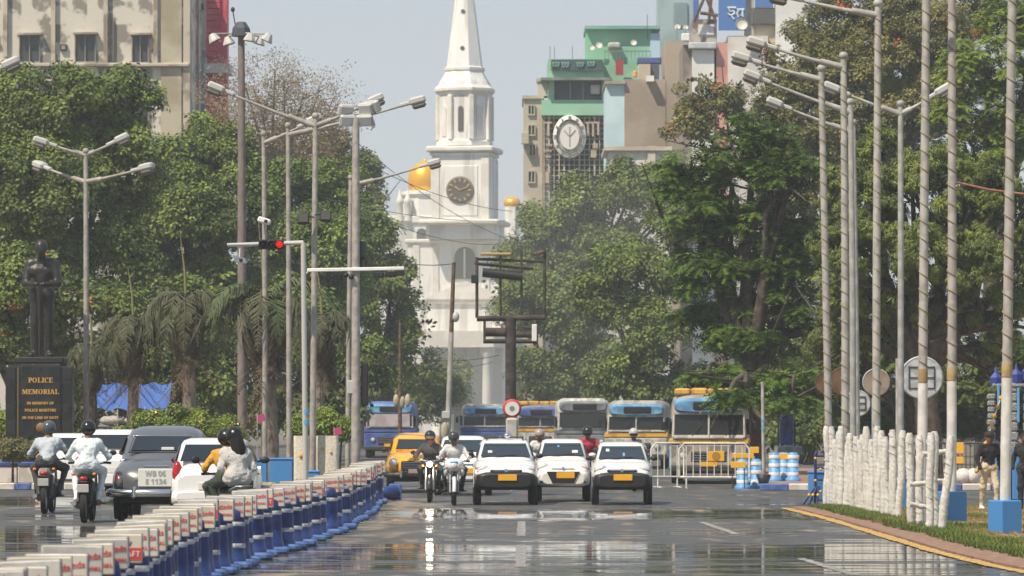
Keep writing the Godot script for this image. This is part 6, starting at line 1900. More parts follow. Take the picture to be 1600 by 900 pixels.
	# pair of dark floodlights on the lamp post
	for q in [[474, 342, "dark square floodlight hung left of the long armed lamp post"], [509, 338, "dark square floodlight hung right of the long armed lamp post"]]:
		var t := thing("floodlight", q[2], "floodlight", pt(q[0], q[1], 112.6))
		part(t, "housing", MB.new().cbox(Vector3.ZERO, Vector3(0.30, 0.30, 0.14), 0.03, Basis(Vector3.RIGHT, -0.4)), M["black"])
		part(t, "bracket", MB.new().tube([Vector3(0, 0.1, -0.08), Vector3((491 - q[0]) / F * 112.6, 0.05, -0.25)], 0.02, 5), M["dark_metal"])
	# tall mast with floodlight ring
	d = 140.0
	var fm := pt(379, 642, d)
	fm.y = 0
	var mt := pt(377, 52, d)
	var ms := thing("floodlight_mast", "tall brown mast with a ring of floodlights against the sky", "lamp post", fm)
	part(ms, "shaft", MB.new().tube([Vector3.ZERO, mt - fm], [0.17, 0.11], 12), worn("mast_brown", Color(0.15, 0.125, 0.115), Color(0.22, 0.19, 0.175), 0.6))
	var hub := mt - fm
	part(ms, "hub", MB.new().facet_lathe([[0.34, -0.1], [0.30, 0.16], [0.16, 0.36], [0.05, 0.38]], 8), mat("hub", Color(0.05, 0.06, 0.08), 0.6), hub)
	part(ms, "lightning_rod", MB.new().tube([hub + Vector3(-0.15, 0.0, 0), hub + Vector3(-0.28, 0.75, 0)], 0.02, 5), M["dark_metal"])
	part(ms, "rod_tip", MB.new().ball(hub + Vector3(-0.28, 0.78, 0), Vector3(0.07, 0.09, 0.07), 8, 6), mat("rust", Color()))
	for a in [[-0.95, 0.3], [0.95, 0.3], [0.35, 0.6], [-0.5, -0.7], [0.6, -0.7]]:
		var e := hub + Vector3(a[0], -0.05, a[1])
		var arm := part(ms, "arm", MB.new().tube([hub, e], 0.03, 6), M["pole_far"])
		var fl := part(arm, "floodlight", MB.new().facet_lathe([[0.22, -0.26], [0.20, -0.20], [0.10, 0.0]], 8), M["lamp_housing"], e, Basis(Vector3.BACK, -a[0] * 0.5))
		part(fl, "lens", MB.new().lathe([[0.19, -0.27], [0.19, -0.255]], 10), M["lamp_shade_dark"])

func signals():
	var d := 112.0
	var f := pt(478, 642, d)
	f.y = 0.0
	var o := thing("traffic_signal", "overhead traffic signal gantry showing red", "traffic signal", f)
	var g: Material = M["lamp_housing"]
	var c0 := pt(474, 379, d) - f
	part(o, "post", MB.new().tube([Vector3.ZERO, c0 + Vector3(0, -0.1, 0), c0], [0.075, 0.07, 0.07], 10), g)
	for y in [648.0, 664.0]:
		var q := pt(478, y, d) - f
		part(o, "post_band", MB.new().tube([q, q + Vector3(0, 0.14, 0)], 0.082, 10), M["sky_blue"])
	part(o, "arm", MB.new().tube([c0, pt(355, 383, d) - f], [0.06, 0.05], 8), g)
	part(o, "lower_arm", MB.new().tube([pt(476, 430, d) - f, pt(482, 424, d) - f], 0.03, 6), g)
	var i := 0
	for x in [411.0, 424.0, 437.0]:
		var c := pt(x, 382, d) - f
		var h := part(o, "signal_head", MB.new().cbox(c, Vector3(0.22, 0.26, 0.16), 0.03), M["black"])
		part(h, "hood", MB.new().lathe([[0.095, 0.0], [0.105, 0.0], [0.11, 0.14], [0.10, 0.14], [0.095, 0.0]], 14, Transform3D(Basis(Vector3.RIGHT, PI / 2), c + Vector3(0, 0, 0.09))), M["black"])
		var lm: StandardMaterial3D
		if i == 2:
			lm = mat("signal_red", Color(0.6, 0.02, 0.02), 0.3)
			lm.emission_enabled = true
			lm.emission = Color(1.0, 0.06, 0.08)
			lm.emission_energy_multiplier = 0.5
			var l := OmniLight3D.new()
			l.light_color = Color(1.0, 0.1, 0.1)
			l.light_energy = 0.1
			l.light_size = 0.09
			l.omni_range = 10.0
			l.omni_attenuation = 2.0
			l.shadow_enabled = true
			l.position = c + Vector3(0, 0, 0.26)
			o.add_child(l)
		else:
			lm = mat("signal_off", Color(0.03, 0.025, 0.02), 0.2)
		part(h, "signal_lamp", MB.new().ball(c + Vector3(0, 0, 0.09), Vector3(0.085, 0.085, 0.04), 12, 7), lm)
		i += 1
	for q in [[374, 406, 0.25, "white surveillance camera below the gantry arm"], [413, 345, 0.30, "white twin camera housing above the gantry arm"]]:
		var cam := thing("street_camera", q[3], "camera", pt(q[0], q[1], d + 0.3))
		part(cam, "housing", MB.new().cbox(Vector3.ZERO, Vector3(0.34, 0.15, 0.30), 0.03, Basis(Vector3.BACK, -q[2])), M["white_paint"])
		part(cam, "lens", MB.new().lathe([[0.05, 0.0], [0.05, 0.05]], 10, Transform3D(Basis(Vector3.RIGHT, PI / 2), Vector3(0.05, -0.02, 0.15))), M["black"])
		part(cam, "bracket", MB.new().tube([Vector3(0, 0.05, -0.1), Vector3(0.0, 0.30 if q[1] > 380 else -0.55, -0.2)], 0.02, 5), g)
	# unlit billboard frame on one column
	d = 150.0
	var fb := pt(798, 642, d)
	fb.y = 0
	var bb := thing("billboard_frame", "empty rusted billboard frame on a single column", "billboard", fb)
	var ru: Material = worn("billboard_rust", Color(0.028, 0.024, 0.022), Color(0.075, 0.055, 0.045), 0.8)
	part(bb, "column", MB.new().tube([Vector3.ZERO, pt(798, 497, d) - fb], 0.19, 12), ru)
	var bars := [[745, 498, 852, 496, 0.11], [755, 533, 840, 533, 0.08], [757, 502, 757, 533, 0.05], [839, 502, 839, 533, 0.05], [745, 402, 745, 496, 0.06], [782, 392, 782, 496, 0.045], [815, 392, 815, 496, 0.045], [851, 390, 851, 496, 0.06], [742, 411, 833, 419, 0.05], [745, 404, 851, 408, 0.04], [820, 512, 838, 512, 0.05], [758, 519, 790, 519, 0.18], [806, 523, 832, 523, 0.12]]
	for b in bars:
		for z in ([0.0] if b[4] > 0.1 else [0.0, -0.9]):
			part(bb, "frame_bar", MB.new().tube([pt(b[0], b[1], d) - fb + Vector3(0, 0, z), pt(b[2], b[3], d) - fb + Vector3(0, 0, z)], b[4], 6), ru)
	part(bb, "rolled_sheet", MB.new().tube([pt(754, 426, d) - fb + Vector3(0, 0, 0.12), pt(816, 432, d) - fb + Vector3(0, 0, 0.12)], 0.16, 8), mat("black", Color()))
	part(bb, "lamp_box", MB.new().cbox(pt(742, 436, d) - fb, Vector3(0.26, 0.30, 0.2), 0.03), mat("black", Color()))
	part(bb, "lamp_tray", MB.new().cbox(pt(775, 397, d) - fb, Vector3(1.1, 0.10, 0.25), 0.03), mat("ochre", Color(0.42, 0.27, 0.10), 0.7))
	part(bb, "lamp_tray", MB.new().cbox(pt(842, 395, d) - fb, Vector3(0.45, 0.12, 0.25), 0.03, Basis(Vector3.BACK, 0.2)), mat("rust", Color()))
	part(bb, "white_panel", MB.new().cbox(pt(835, 520, d) - fb + Vector3(0, 0, 0.1), Vector3(0.18, 0.6, 0.08), 0.02), M["white_paint"])
	# round prohibition sign
	d = 118.0
	var rs := pt(800, 642, d)
	rs.y = 0
	var r := thing("round_sign", "round white sign with a red rim before the billboard column", "sign", rs)
	var ct := pt(800, 638, d) - rs
	part(r, "post", MB.new().tube([Vector3(0, 0, -0.05), ct + Vector3(0, 0, -0.05)], 0.04, 8), M["pole_white"])
	part(r, "post_wrap", MB.new().cbox(Vector3(0, ct.y - 0.62, -0.02), Vector3(0.34, 0.72, 0.2), 0.05), worn("wrap_grey", Color(0.36, 0.34, 0.31), Color(0.48, 0.46, 0.43), 0.8))
	part(r, "rim", MB.new().lathe([[0.20, 0.0], [0.26, 0.0], [0.26, 0.02], [0.20, 0.024], [0.20, 0.0]], 24, Transform3D(Basis(Vector3.RIGHT, PI / 2), ct)), mat("sign_red_rim", Color(0.50, 0.04, 0.05), 0.6))
	part(r, "face", MB.new().lathe([[0.205, 0.0], [0.205, 0.018]], 24, Transform3D(Basis(Vector3.RIGHT, PI / 2), ct)), M["plate_white"])
	part(r, "symbol", MB.new().lathe([[0.07, 0.015], [0.07, 0.03]], 12, Transform3D(Basis(Vector3.RIGHT, PI / 2), ct)), mat("mark_grey", Color()))
	# utility poles
	for q in [["leaning pale utility pole with a lamp in front of the church", 697, 690, 709, 410, 135.0, true], ["thin brown utility pole behind the blue bus", 625, 690, 625, 500, 190.0, false]]:
		var fu := pt(q[1], 642, q[5])
		fu.y = 0
		var u := thing("utility_pole", q[0], "pole", fu)
		var tp := pt(q[3], q[4], q[5]) - fu
		var upper := tp.lerp(Vector3.ZERO, 0.32)
		part(u, "shaft", MB.new().tube([Vector3.ZERO, upper], [0.10, 0.08], 9), M["pole_grey"] if q[6] else mat("rust", Color()))
		part(u, "upper_shaft", MB.new().tube([upper, tp], [0.075, 0.06], 9), mat("rust", Color()))
		if q[6]:
			part(u, "lamp", MB.new().ball(pt(712, 495, q[5]) - fu, Vector3(0.12, 0.17, 0.12), 10, 7), M["lamp_housing"])
			part(u, "sign_plate", MB.new().cbox(pt(697, 648, q[5]) - fu + Vector3(0, 0, 0.12), Vector3(0.26, 0.24, 0.06), 0.02), M["lamp_housing"])
			part(u, "bundle", MB.new().ball(pt(695, 674, q[5]) - fu + Vector3(0, 0, 0.1), Vector3(0.13, 0.30, 0.10), 10, 7), worn("wrap_tan", Color(0.34, 0.29, 0.20), Color(0.48, 0.42, 0.31), 0.9))
		else:
			for k in 3:
				part(u, "sack", MB.new().ball(pt(619 + k * 9, 626 + (k % 2) * 3, q[5]) - fu, Vector3(0.14, 0.30, 0.12), 9, 6), worn("wrap_tan", Color(), Color()))
	# wires
	var wires := [[560, 225, 150, 790, 372, 200, "slanting steeply down across the clock stage"], [560, 250, 150, 800, 330, 220, "passing just under the golden dome"], [470, 300, 160, 790, 345, 230, "running from the trees to the tower ledge"], [560, 330, 150, 780, 382, 230, "crossing the church facade below the ledge"], [709, 412, 135, 560, 380, 180, "tied to the top of the leaning utility pole"], [600, 548, 190, 780, 555, 200, "low across the church porch, the upper of two"], [600, 562, 190, 770, 566, 210, "low across the church porch, the lower of two"], [851, 440, 150, 1100, 456, 170, "leaving the top half of the billboard frame"], [851, 482, 150, 1120, 500, 170, "leaving the foot of the billboard frame"]]
	for w in wires:
		var a := pt(w[0], w[1], w[2])
		var b := pt(w[3], w[4], w[5])
		var pts := []
		for wi in 13:
			var t := wi / 12.0
			pts.append(a.lerp(b, t) - Vector3(0, 4.0 * t * (1 - t) * 0.35, 0))
		solo("overhead_wire", "thin dark overhead wire " + w[6], "wire", MB.new().tube(pts, 0.014, 4), M["dark_metal"], Vector3.ZERO, "overhead wires")

# ---------------------------------------------------------------- barrier of blue drums with boards
func barriers():
	var blue := worn("drum_blue", Color(0.010, 0.028, 0.150), Color(0.028, 0.062, 0.225), 1.2, 0.42, 0.3, 0.7, 0.05)
	var foot := worn("drum_foot", Color(0.040, 0.100, 0.28), Color(0.075, 0.150, 0.36), 1.2, 0.6)
	var band := worn("drum_band", Color(0.20, 0.22, 0.28), Color(0.58, 0.58, 0.58), 2.2, 0.6, 0.3, 0.6)
	var board := worn("board_cream", Color(0.52, 0.50, 0.45), Color(0.62, 0.60, 0.55), 1.0, 0.6, 0.3, 0.7, 0.02)
	var boards := [board, worn("board_dim", Color(0.40, 0.39, 0.37), Color(0.52, 0.51, 0.48), 1.0, 0.6, 0.3, 0.7, 0.02), worn("board_warm", Color(0.50, 0.45, 0.36), Color(0.60, 0.55, 0.45), 1.0, 0.6, 0.3, 0.7, 0.02)]
	var edge := mat("board_edge", Color(0.20, 0.19, 0.19), 0.7)
	var drum_mesh: ArrayMesh = MB.new().lathe([[0.185, 0.10], [0.185, 0.16], [0.168, 0.19], [0.160, 0.42], [0.166, 0.43], [0.150, 0.66], [0.156, 0.67], [0.150, 0.80], [0.118, 0.84], [0.05, 0.85]], 18).mesh()
	var foot_mesh: ArrayMesh = MB.new().cbox(Vector3(0, 0.055, 0), Vector3(0.52, 0.11, 0.52), 0.035).mesh()
	var bands := []
	for y in [[0.30, 0.1655], [0.60, 0.1565], [0.745, 0.1565]]:
		bands.append(MB.new().lathe([[y[1], y[0]], [y[1] + 0.004, y[0] + 0.008], [y[1] + 0.003, y[0] + 0.055], [y[1] - 0.002, y[0] + 0.062]], 18).mesh())
	var hole: ArrayMesh = MB.new().lathe([[0.028, 0.0], [0.028, 0.012]], 10, Transform3D(Basis(Vector3.RIGHT, PI / 2), Vector3.ZERO)).mesh()
	var bw := 0.54
	var bh := 0.285
	var board_mesh: ArrayMesh = MB.new().cbox(Vector3.ZERO, Vector3(bw, bh, 0.03), 0.012).mesh()
	var back_mesh: ArrayMesh = MB.new().cbox(Vector3(0, 0, -0.022), Vector3(bw + 0.012, bh + 0.012, 0.016), 0.006).mesh()
	var minds := fitted("Minds", 0.20, 0.005, true, true)
	var nat := fitted("NATIONAL", 0.24, 0.005)
	var flow := fitted("scanflw", 0.27, 0.005, true, true)
	var aft := fitted("AFT", 0.13, 0.005)
	var chip: ArrayMesh = MB.new().box(Vector3.ZERO, Vector3(0.17, 0.12, 0.006)).mesh()
	var d := 30.5
	var i := 0
	while d < 104.0:
		var x := drum_x(d)
		x += rf(-0.05, 0.05)
		var kind := 1 if i % 7 == 4 else 0
		var nb := 1 + int(rng.randf() * 2.6)
		var holed := rng.randf() < 0.35
		var o := thing("barrier_drum", "blue drum with %s%s and a board %s" % [["one white band", "two white bands", "three white bands"][nb - 1], ", round hole" if holed else "", "printed blue over red block" if kind else "lettered in red"], "barrier", Vector3(x, lift(x, d) + 0.002, -d), rf(-0.18, 0.18), "row of blue drums dividing the road")
		var lean := Basis(Vector3.BACK, rf(-0.03, 0.03))
		part(o, "drum", drum_mesh, blue, Vector3.ZERO, lean)
		part(o, "foot", foot_mesh, foot)
		for b in nb:
			part(o, "band", bands[[1, 0, 2][b]], band, Vector3.ZERO, lean)
		if holed:
			part(o, "hole", hole, M["black"], Vector3(rf(-0.02, 0.08), 0.52, 0.152))
		var bt := Basis(Vector3.BACK, rf(-0.04, 0.04)) * Basis(Vector3.UP, rf(-0.08, 0.22))
		var at := Vector3(-0.07 + rf(-0.04, 0.04), 0.865 + rf(-0.025, 0.025), 0.10)
		var bo := part(o, "board", board_mesh, boards[i * 7 % 3], at, bt)
		part(bo, "board_back", back_mesh, edge)
		if kind == 0:
			part(bo, "lettering", minds, M["red_print"], Vector3(0.145, 0.045, 0.018), Basis(Vector3.BACK, 0.08))
			part(bo, "lettering", nat, M["red_print"], Vector3(0.13, -0.055, 0.018))
		else:
			part(bo, "lettering", flow, M["blue_print"], Vector3(0.03, 0.055, 0.018))
			part(bo, "print_block", chip, M["red_print"], Vector3(0.18, -0.05, 0.017))
			part(bo, "lettering", aft, mat("board_print", Color(0.66, 0.62, 0.55), 0.7), Vector3(0.18, -0.05, 0.022))
		d += rf(1.05, 1.5) * (0.8 if d < 60.0 else 1.0)
		i += 1

func wrapped_stakes():
	var cloth := worn("stake_cloth", Color(0.50, 0.485, 0.45), Color(0.68, 0.67, 0.645), 1.6, 0.9, 0.3, 0.7, 0.06, 0.03)
	var G := "white wrapped stakes on the verge"
	var spots := []
	for i in 24:
		var t := i / 23.0
		spots.append([lerpf(1293, 1404, t) + rf(-2, 2), lerpf(789, 813, t), "white cloth wrapped bamboo stake in the long cluster", rf(1.50, 1.86), rf(-0.05, 0.05)])
	for q in [[1424, 824, -0.02], [1437, 827, 0.0], [1452, 830, 0.02], [1461, 829, -0.01], [1472, 833, 0.10]]:
		spots.append([q[0], q[1], "white cloth wrapped bamboo stake in the short cluster by the lamp box", rf(1.66, 1.82), q[2]])
	for s in spots:
		var d := ground_d(s[1])
		var f := pt(s[0], s[1], d)
		f.y = 0.04
		var o := thing("wrapped_stake", s[2], "stake", f, rf(0, TAU), G if s[0] < 1410 else G + " by the lamp box")
		var pts := []
		var rad := []
		var n := 16
		for k in n + 1:
			var t := float(k) / n
			pts.append(Vector3(0.012 * sin(t * 9.0 + s[0]), t * s[3], 0.012 * cos(t * 7.0 + s[0])))
			rad.append(0.076 * (1.0 + 0.06 * sin(k * 2.4 + s[0]) + rf(-0.035, 0.035)) * (1.0 if k < n else 0.72))
		var b := Basis(Vector3.BACK, -s[4])
		o.basis = b * o.basis
		part(o, "stake", MB.new().tube(pts, rad, 9), cloth)
		var hx := []
		for k in 61:
			var t := k / 60.0
			var a = (t + 0.03 * sin(t * 17.0 + s[0])) * 7.0 * TAU + s[0]
			hx.append(Vector3(cos(a) * 0.078, 0.05 + t * (s[3] - 0.1), sin(a) * 0.078))
		part(o, "binding", MB.new().tube(hx, 0.007, 4), cloth)
	# cross rails
	for q in [[1420, 788, 1476, 795, 79.5, "lower wrapped rail tying the short stake cluster"], [1420, 757, 1474, 752, 79.4, "middle wrapped rail tying the short stake cluster"], [1440, 710, 1484, 705, 79.2, "upper wrapped rail tying the short stake cluster"]]:
		var a := pt(q[0], q[1], q[4])
		var b := pt(q[2], q[3], q[4] + 0.2)
		var pts := []
		var rad := []
		for k in 11:
			pts.append(a.lerp(b, k / 10.0) + jit(0.008) + Vector3(0, 0, 0.12))
			rad.append(0.045 * rf(0.85, 1.3))
		solo("wrapped_rail", q[5], "rail", MB.new().tube(pts, rad, 8), cloth)

# ---------------------------------------------------------------- things on the far pavements and the traffic itself
func barricade(label: String, at: Vector3, turn: float, w: float, plate: bool):
	var o := thing("crowd_barrier", label, "barrier", at, turn, "white steel crowd barriers")
	var m := worn("barrier_white", Color(0.50, 0.48, 0.42), Color(0.70, 0.68, 0.62), 1.5, 0.6)
	var h := 1.28
	var pts := [Vector3(-w / 2, 0.32, 0), Vector3(-w / 2, h - 0.16, 0), Vector3(-w / 2 + 0.14, h, 0), Vector3(w / 2 - 0.14, h, 0), Vector3(w / 2, h - 0.16, 0), Vector3(w / 2, 0.32, 0), Vector3(-w / 2, 0.32, 0)]
	part(o, "frame", MB.new().tube(pts, 0.030, 7), m)
	var n := int(w / 0.19)
	for i in range(1, n):
		part(o, "bar", MB.new().tube([Vector3(-w / 2 + i * w / n, 0.32, 0), Vector3(-w / 2 + i * w / n, h - (0.02 if i > 1 and i < n - 1 else 0.06), 0)], 0.017, 6), m)
	for x in [-w / 2 + 0.2, w / 2 - 0.2]:
		part(o, "leg", MB.new().tube([Vector3(x, 0.32, 0), Vector3(x, 0.03, 0.0)], 0.026, 6), m)
		part(o, "foot", MB.new().tube([Vector3(x, 0.025, -0.3), Vector3(x, 0.025, 0.3)], 0.024, 6), m)
	if plate:
		var p := part(o, "plate", MB.new().cbox(Vector3(0.05, 0.92, 0.04), Vector3(0.46, 0.28, 0.02), 0.006), M["plate_yellow"])
		part(p, "emblem", MB.new().lathe([[0.12, 0], [0.12, 0.008]], 18, Transform3D(Basis(Vector3.RIGHT, PI / 2), Vector3(0.05, 0.92, 0.05))), mat("emblem_brown", Color(0.36, 0.20, 0.03), 0.6))

func roadside():
	barricade("white crowd barrier with a yellow plate before the yellow and blue bus", pt(1116, 642, 121.5) * Vector3(1, 0, 1), 0.0, 1.98, true)
	barricade("white crowd barrier without a plate beside the last white car", pt(1043, 642, 122.5) * Vector3(1, 0, 1), 0.35, 1.0, false)
	# striped drums with yellow boards
	var wb := worn("drum_sky", Color(0.08, 0.26, 0.55), Color(0.13, 0.36, 0.66), 1.0, 0.5)
	var ww := worn("drum_white", Color(0.55, 0.56, 0.56), Color(0.70, 0.71, 0.71), 1.0, 0.5)
	var yb := mat("board_yellow", Color(0.78, 0.42, 0.03), 0.6)
	for q in [[1160, 121.0, 0.0], [1181, 121.6, 0.0], [1170, 123.6, 0.14], [1210, 126.0, 0.14], [1224, 126.6, 0.14], [1239, 126.0, 0.14]]:
		var f := pt(q[0], 642, q[1])
		f.y = q[2]
		var o := thing("striped_drum", "sky blue drum with white bands under yellow boards", "barrier", f, rf(-0.3, 0.3), "sky blue striped drums by the crowd barrier")
		part(o, "drum", MB.new().lathe([[0.22, 0.0], [0.22, 0.08], [0.17, 0.10], [0.155, 0.80], [0.10, 0.84]], 16), wb)
		for y in [0.16, 0.42, 0.66]:
			part(o, "band", MB.new().lathe([[0.172, y], [0.172, y + 0.09], [0.16, y + 0.10]], 16), ww)
	for q in [[1160, 713, 122.0, 0.62, "long yellow board on the nearer striped drums"], [1222, 713, 126.2, 0.82, "long yellow board across the three further striped drums"], [1178, 703, 123.0, 0.26, "small upright yellow board behind the striped drums"], [1153, 726, 120.6, 0.42, "low yellow board at the end of the crowd barrier"]]:
		var c := pt(q[0], q[1], q[2])
		var o := thing("yellow_board", q[4], "board", c)
		part(o, "board", MB.new().cbox(Vector3(0, 0, 0.25), Vector3(q[3], 0.18, 0.03), 0.01), yb)
		for s in [-0.4, 0.4]:
			part(o, "leg", MB.new().tube([Vector3(s * q[3], 0, 0.22), Vector3(s * q[3], -c.y + 0.02, 0.22)], 0.015, 5), M["dark_metal"])
	# thin post with blue bands
	var f := pt(1193, 642, 121.0)
	f.y = 0.14
	var o := thing("banded_post", "thin grey post with blue bands in a black foot beside the drums", "post", f)
	part(o, "shaft", MB.new().tube([Vector3.ZERO, Vector3(-0.03, pt(1190, 596, 121).y - 0.14, 0)], 0.045, 8), M["pole_grey"])
	for y in [660.0, 672.0]:
		part(o, "band", MB.new().tube([Vector3(-0.015, pt(0, y, 121).y - 0.14, 0), Vector3(-0.017, pt(0, y - 5, 121).y - 0.14, 0)], 0.052, 8), M["sky_blue"])
	part(o, "foot", MB.new().lathe([[0.13, 0.0], [0.22, 0.26], [0.17, 0.27]], 10), M["black"])
	# blue panel kiosk
	var k := thing("blue_kiosk", "tall blue panelled kiosk in the shade behind the drums", "kiosk", pt(1229, 642, 146) * Vector3(1, 0, 1))
	var s := F / 146.0
	part(k, "panel", MB.new().cbox(Vector3(0, 2.0, 0), Vector3(21 / s, 1.9, 0.3), 0.03), worn("kiosk_blue", Color(0.025, 0.045, 0.17), Color(0.045, 0.075, 0.24), 0.6))
	for x in [-1.0, 1.0]:
		part(k, "frame_post", MB.new().cbox(Vector3(x * 13 / s, 1.7, 0.02), Vector3(0.06, 2.6, 0.08), 0.01), M["dark_metal"])
	part(k, "counter", MB.new().cbox(Vector3(0.1, 0.85, 0), Vector3(38 / s, 0.3, 0.5), 0.03), worn("counter_teal", Color(0.18, 0.25, 0.27), Color(0.28, 0.35, 0.36), 0.8))
	part(k, "base", MB.new().cbox(Vector3(0, 0.40, 0), Vector3(30 / s, 0.6, 0.4), 0.03), M["dark_metal"])
	# dark blue studded barricade
	var b := thing("studded_barricade", "dark blue barricade frame with yellow studs at the verge corner", "barrier", pt(1282, 788, ground_d(788)))
	var db := mat("barricade_blue", Color(0.020, 0.035, 0.14), 0.5)
	for x in [-0.12, 0.12]:
		part(b, "upright", MB.new().tube([Vector3(x, 0, 0), Vector3(x, 1.15, 0), Vector3(x * 0.5, 1.25, 0)], 0.035, 7), db)
	for i in 4:
		part(b, "rung", MB.new().tube([Vector3(-0.12, 0.3 + i * 0.28, 0), Vector3(0.12, 0.3 + i * 0.28, 0)], 0.03, 6), db)
		part(b, "stud", MB.new().ball(Vector3(-0.12 if i % 2 else 0.0, 0.3 + i * 0.26, 0.04), Vector3(0.035, 0.035, 0.025), 8, 5), yb)
	for q in [-0.42, -0.28, -0.1]:
		part(b, "leg", MB.new().tube([Vector3(q, 0.0, 0.1), Vector3(q * 0.3, 0.42, 0)], 0.03, 6), db)
		part(b, "stud", MB.new().ball(Vector3(q * 0.65, 0.22, 0.1), Vector3(0.04, 0.04, 0.03), 8, 5), yb)
	# round sign backs
	var tin := worn("sign_tin", Color(0.34, 0.36, 0.37), Color(0.50, 0.52, 0.53), 0.9, 0.5)
	for q in [[1440, 590, 33.0, 122.0, "large round grey sign back with a riveted grid frame", "grid"], [1369, 597, 21.0, 124.0, "small round tan sign back with a pale rim", "tan"], [1317, 596, 22.0, 127.0, "dark brown round sign back in the shade", "brown"], [1292, 598, 18.0, 130.0, "rust brown round sign half hidden behind a lamp post", "brown"], [1340, 630, 20.0, 126.0, "pale oval sign back with a grid frame, low down", "grid"]]:
		var c := pt(q[0], q[1], q[3])
		var r: float = q[2] / F * q[3]
		var g := thing("round_sign", q[4], "sign", Vector3(c.x, 0.14, c.z))
		c.y -= 0.14
		var at := Transform3D(Basis(Vector3.RIGHT, PI / 2), Vector3(0, c.y, 0))
		var m: Material = tin if q[5] == "grid" else (worn("sign_tan", Color(0.22, 0.165, 0.12), Color(0.30, 0.235, 0.18), 0.8) if q[5] == "tan" else worn("sign_brown", Color(0.09, 0.045, 0.02), Color(0.15, 0.08, 0.04), 0.8))
		part(g, "disc", MB.new().lathe([[r, -0.02], [r, 0.0], [r * 0.98, 0.005]], 32, at), m)
		part(g, "rim", MB.new().lathe([[r, -0.03], [r * 1.03, -0.01], [r * 1.03, 0.015], [r * 0.97, 0.02], [r * 0.97, 0.0], [r, -0.03]], 32, at), tin if q[5] != "brown" else m)
		part(g, "post", MB.new().tube([Vector3(0, 0, -0.06), Vector3(0, c.y + r * 0.5, -0.06)], 0.04, 8), M["pole_grey"])
		if q[5] == "grid":
			for y in [-0.5, 0.0, 0.5]:
				part(g, "brace", MB.new().cbox(Vector3(0, c.y + y * r, 0.02), Vector3(r * 1.25, 0.03, 0.03), 0.006), M["dark_metal"])
			for x in [-0.6, 0.0, 0.6]:
				part(g, "brace", MB.new().cbox(Vector3(x * r, c.y, 0.035), Vector3(0.03, r * 1.1, 0.025), 0.006), M["dark_metal"])
	for q in [[1402, 560, 740, "bare grey post in front of the railing"], [1364, 622, 740, "white post with blue stripes behind the stakes"], [1337, 560, 740, "tall white post with yellow stripes behind the stakes"]]:
		var c := pt(q[0], q[1], 121)
		var g := thing("banded_post", q[3], "post", Vector3(c.x, 0.14, c.z))
		part(g, "shaft", MB.new().tube([Vector3.ZERO, Vector3(0, c.y - 0.14, 0)], 0.05 if q[0] == 1402 else 0.035, 8), M["pole_grey"] if q[0] == 1402 else M["pole_white"])
		if q[0] != 1402:
			for i in 4:
				part(g, "stripe", MB.new().tube([Vector3(0, c.y - 0.4 - i * 0.36, 0), Vector3(0, c.y - 0.56 - i * 0.36, 0)], 0.041, 8), M["sky_blue"] if q[0] == 1364 else yb)
	# railing with yellow boards
	var x0 := pt(1378, 642, 125).x
	var x1 := pt(1660, 642, 125).x
	var r := thing("railing", "dark iron railing under the trees behind the walking man", "railing", Vector3((x0 + x1) / 2, 0.14, -125))
	var w := x1 - x0
	for y in [0.15, 1.12]:
		part(r, "rail", MB.new().tube([Vector3(-w / 2, y, 0), Vector3(w / 2, y, 0)], 0.028, 6), mat("rail_blue", Color(0.05, 0.06, 0.08), 0.5))
	for i in 44:
		part(r, "bar", MB.new().tube([Vector3(-w / 2 + i * w / 43.0, 0.0, 0), Vector3(-w / 2 + i * w / 43.0, 1.12, 0)], 0.014, 5), mat("rail_blue", Color()))
	for q in [[1499, 700, 0.26, 0.32], [1499, 719, 0.26, 0.2]]:
		var c := pt(q[0], q[1], 124.7)
		var g := thing("yellow_board", "yellow board hung on the iron railing, %s" % ("the larger one" if q[3] > 0.3 else "the smaller lower one"), "board", c)
		part(g, "board", MB.new().cbox(Vector3.ZERO, Vector3(q[2], q[3], 0.03), 0.01), yb)
		part(g, "hook", MB.new().tube([Vector3(0, q[3] / 2, 0), Vector3(0, q[3] / 2 + 0.06, -0.2)], 0.012, 5), M["dark_metal"])
	for q in [[1505, 740, 0.5], [1520, 736, 0.4]]:
		var c := pt(q[0], q[1], 121.5)
		solo("white_sack", "white sack lying at the foot of the railing", "sack", MB.new().ball(Vector3.ZERO, Vector3(q[2] * 0.5, 0.24, 0.25), 12, 7), M["stake_cloth"], Vector3(c.x, 0.34, c.z), "white sacks by the railing")
	# decorated gate at the right edge
	var d := 104.0
	var gp := pt(1578, 642, d)
	gp.y = 0.04
	var g := thing("festival_gate", "festive gate of silver tinsel columns with blue tops and marigold strings", "gate", gp)
	var tinsel := worn("tinsel", Color(0.10, 0.10, 0.10), Color(0.42, 0.42, 0.41), 3.0, 0.45, 0.35, 0.65, 0.2, 0.04)
	var bl := mat("gate_blue", Color(0.03, 0.05, 0.26), 0.5)
	for q in [[1549, 615, 705, 13.0], [1582, 598, 735, 16.0], [1606, 598, 735, 14.0]]:
		var a := pt(q[0], q[1], d) - gp
		var e := pt(q[0], q[2], d) - gp
		var wd: float = q[3] / F * d
		for i in 9:
			var t := (i + 0.5) / 9.0
			part(g, "tinsel_segment", MB.new().cbox(Vector3(a.x, lerpf(e.y, a.y, t), 0), Vector3(wd * rf(0.9, 1.1), (a.y - e.y) / 9.0, wd), 0.04), tinsel)
	for q in [[1556, 590], [1588, 585], [1606, 580]]:
		part(g, "blue_finial", MB.new().facet_lathe([[0.14, -0.22], [0.16, 0.0], [0.05, 0.12], [0.01, 0.28]], 6), bl, pt(q[0], q[1], d) - gp)
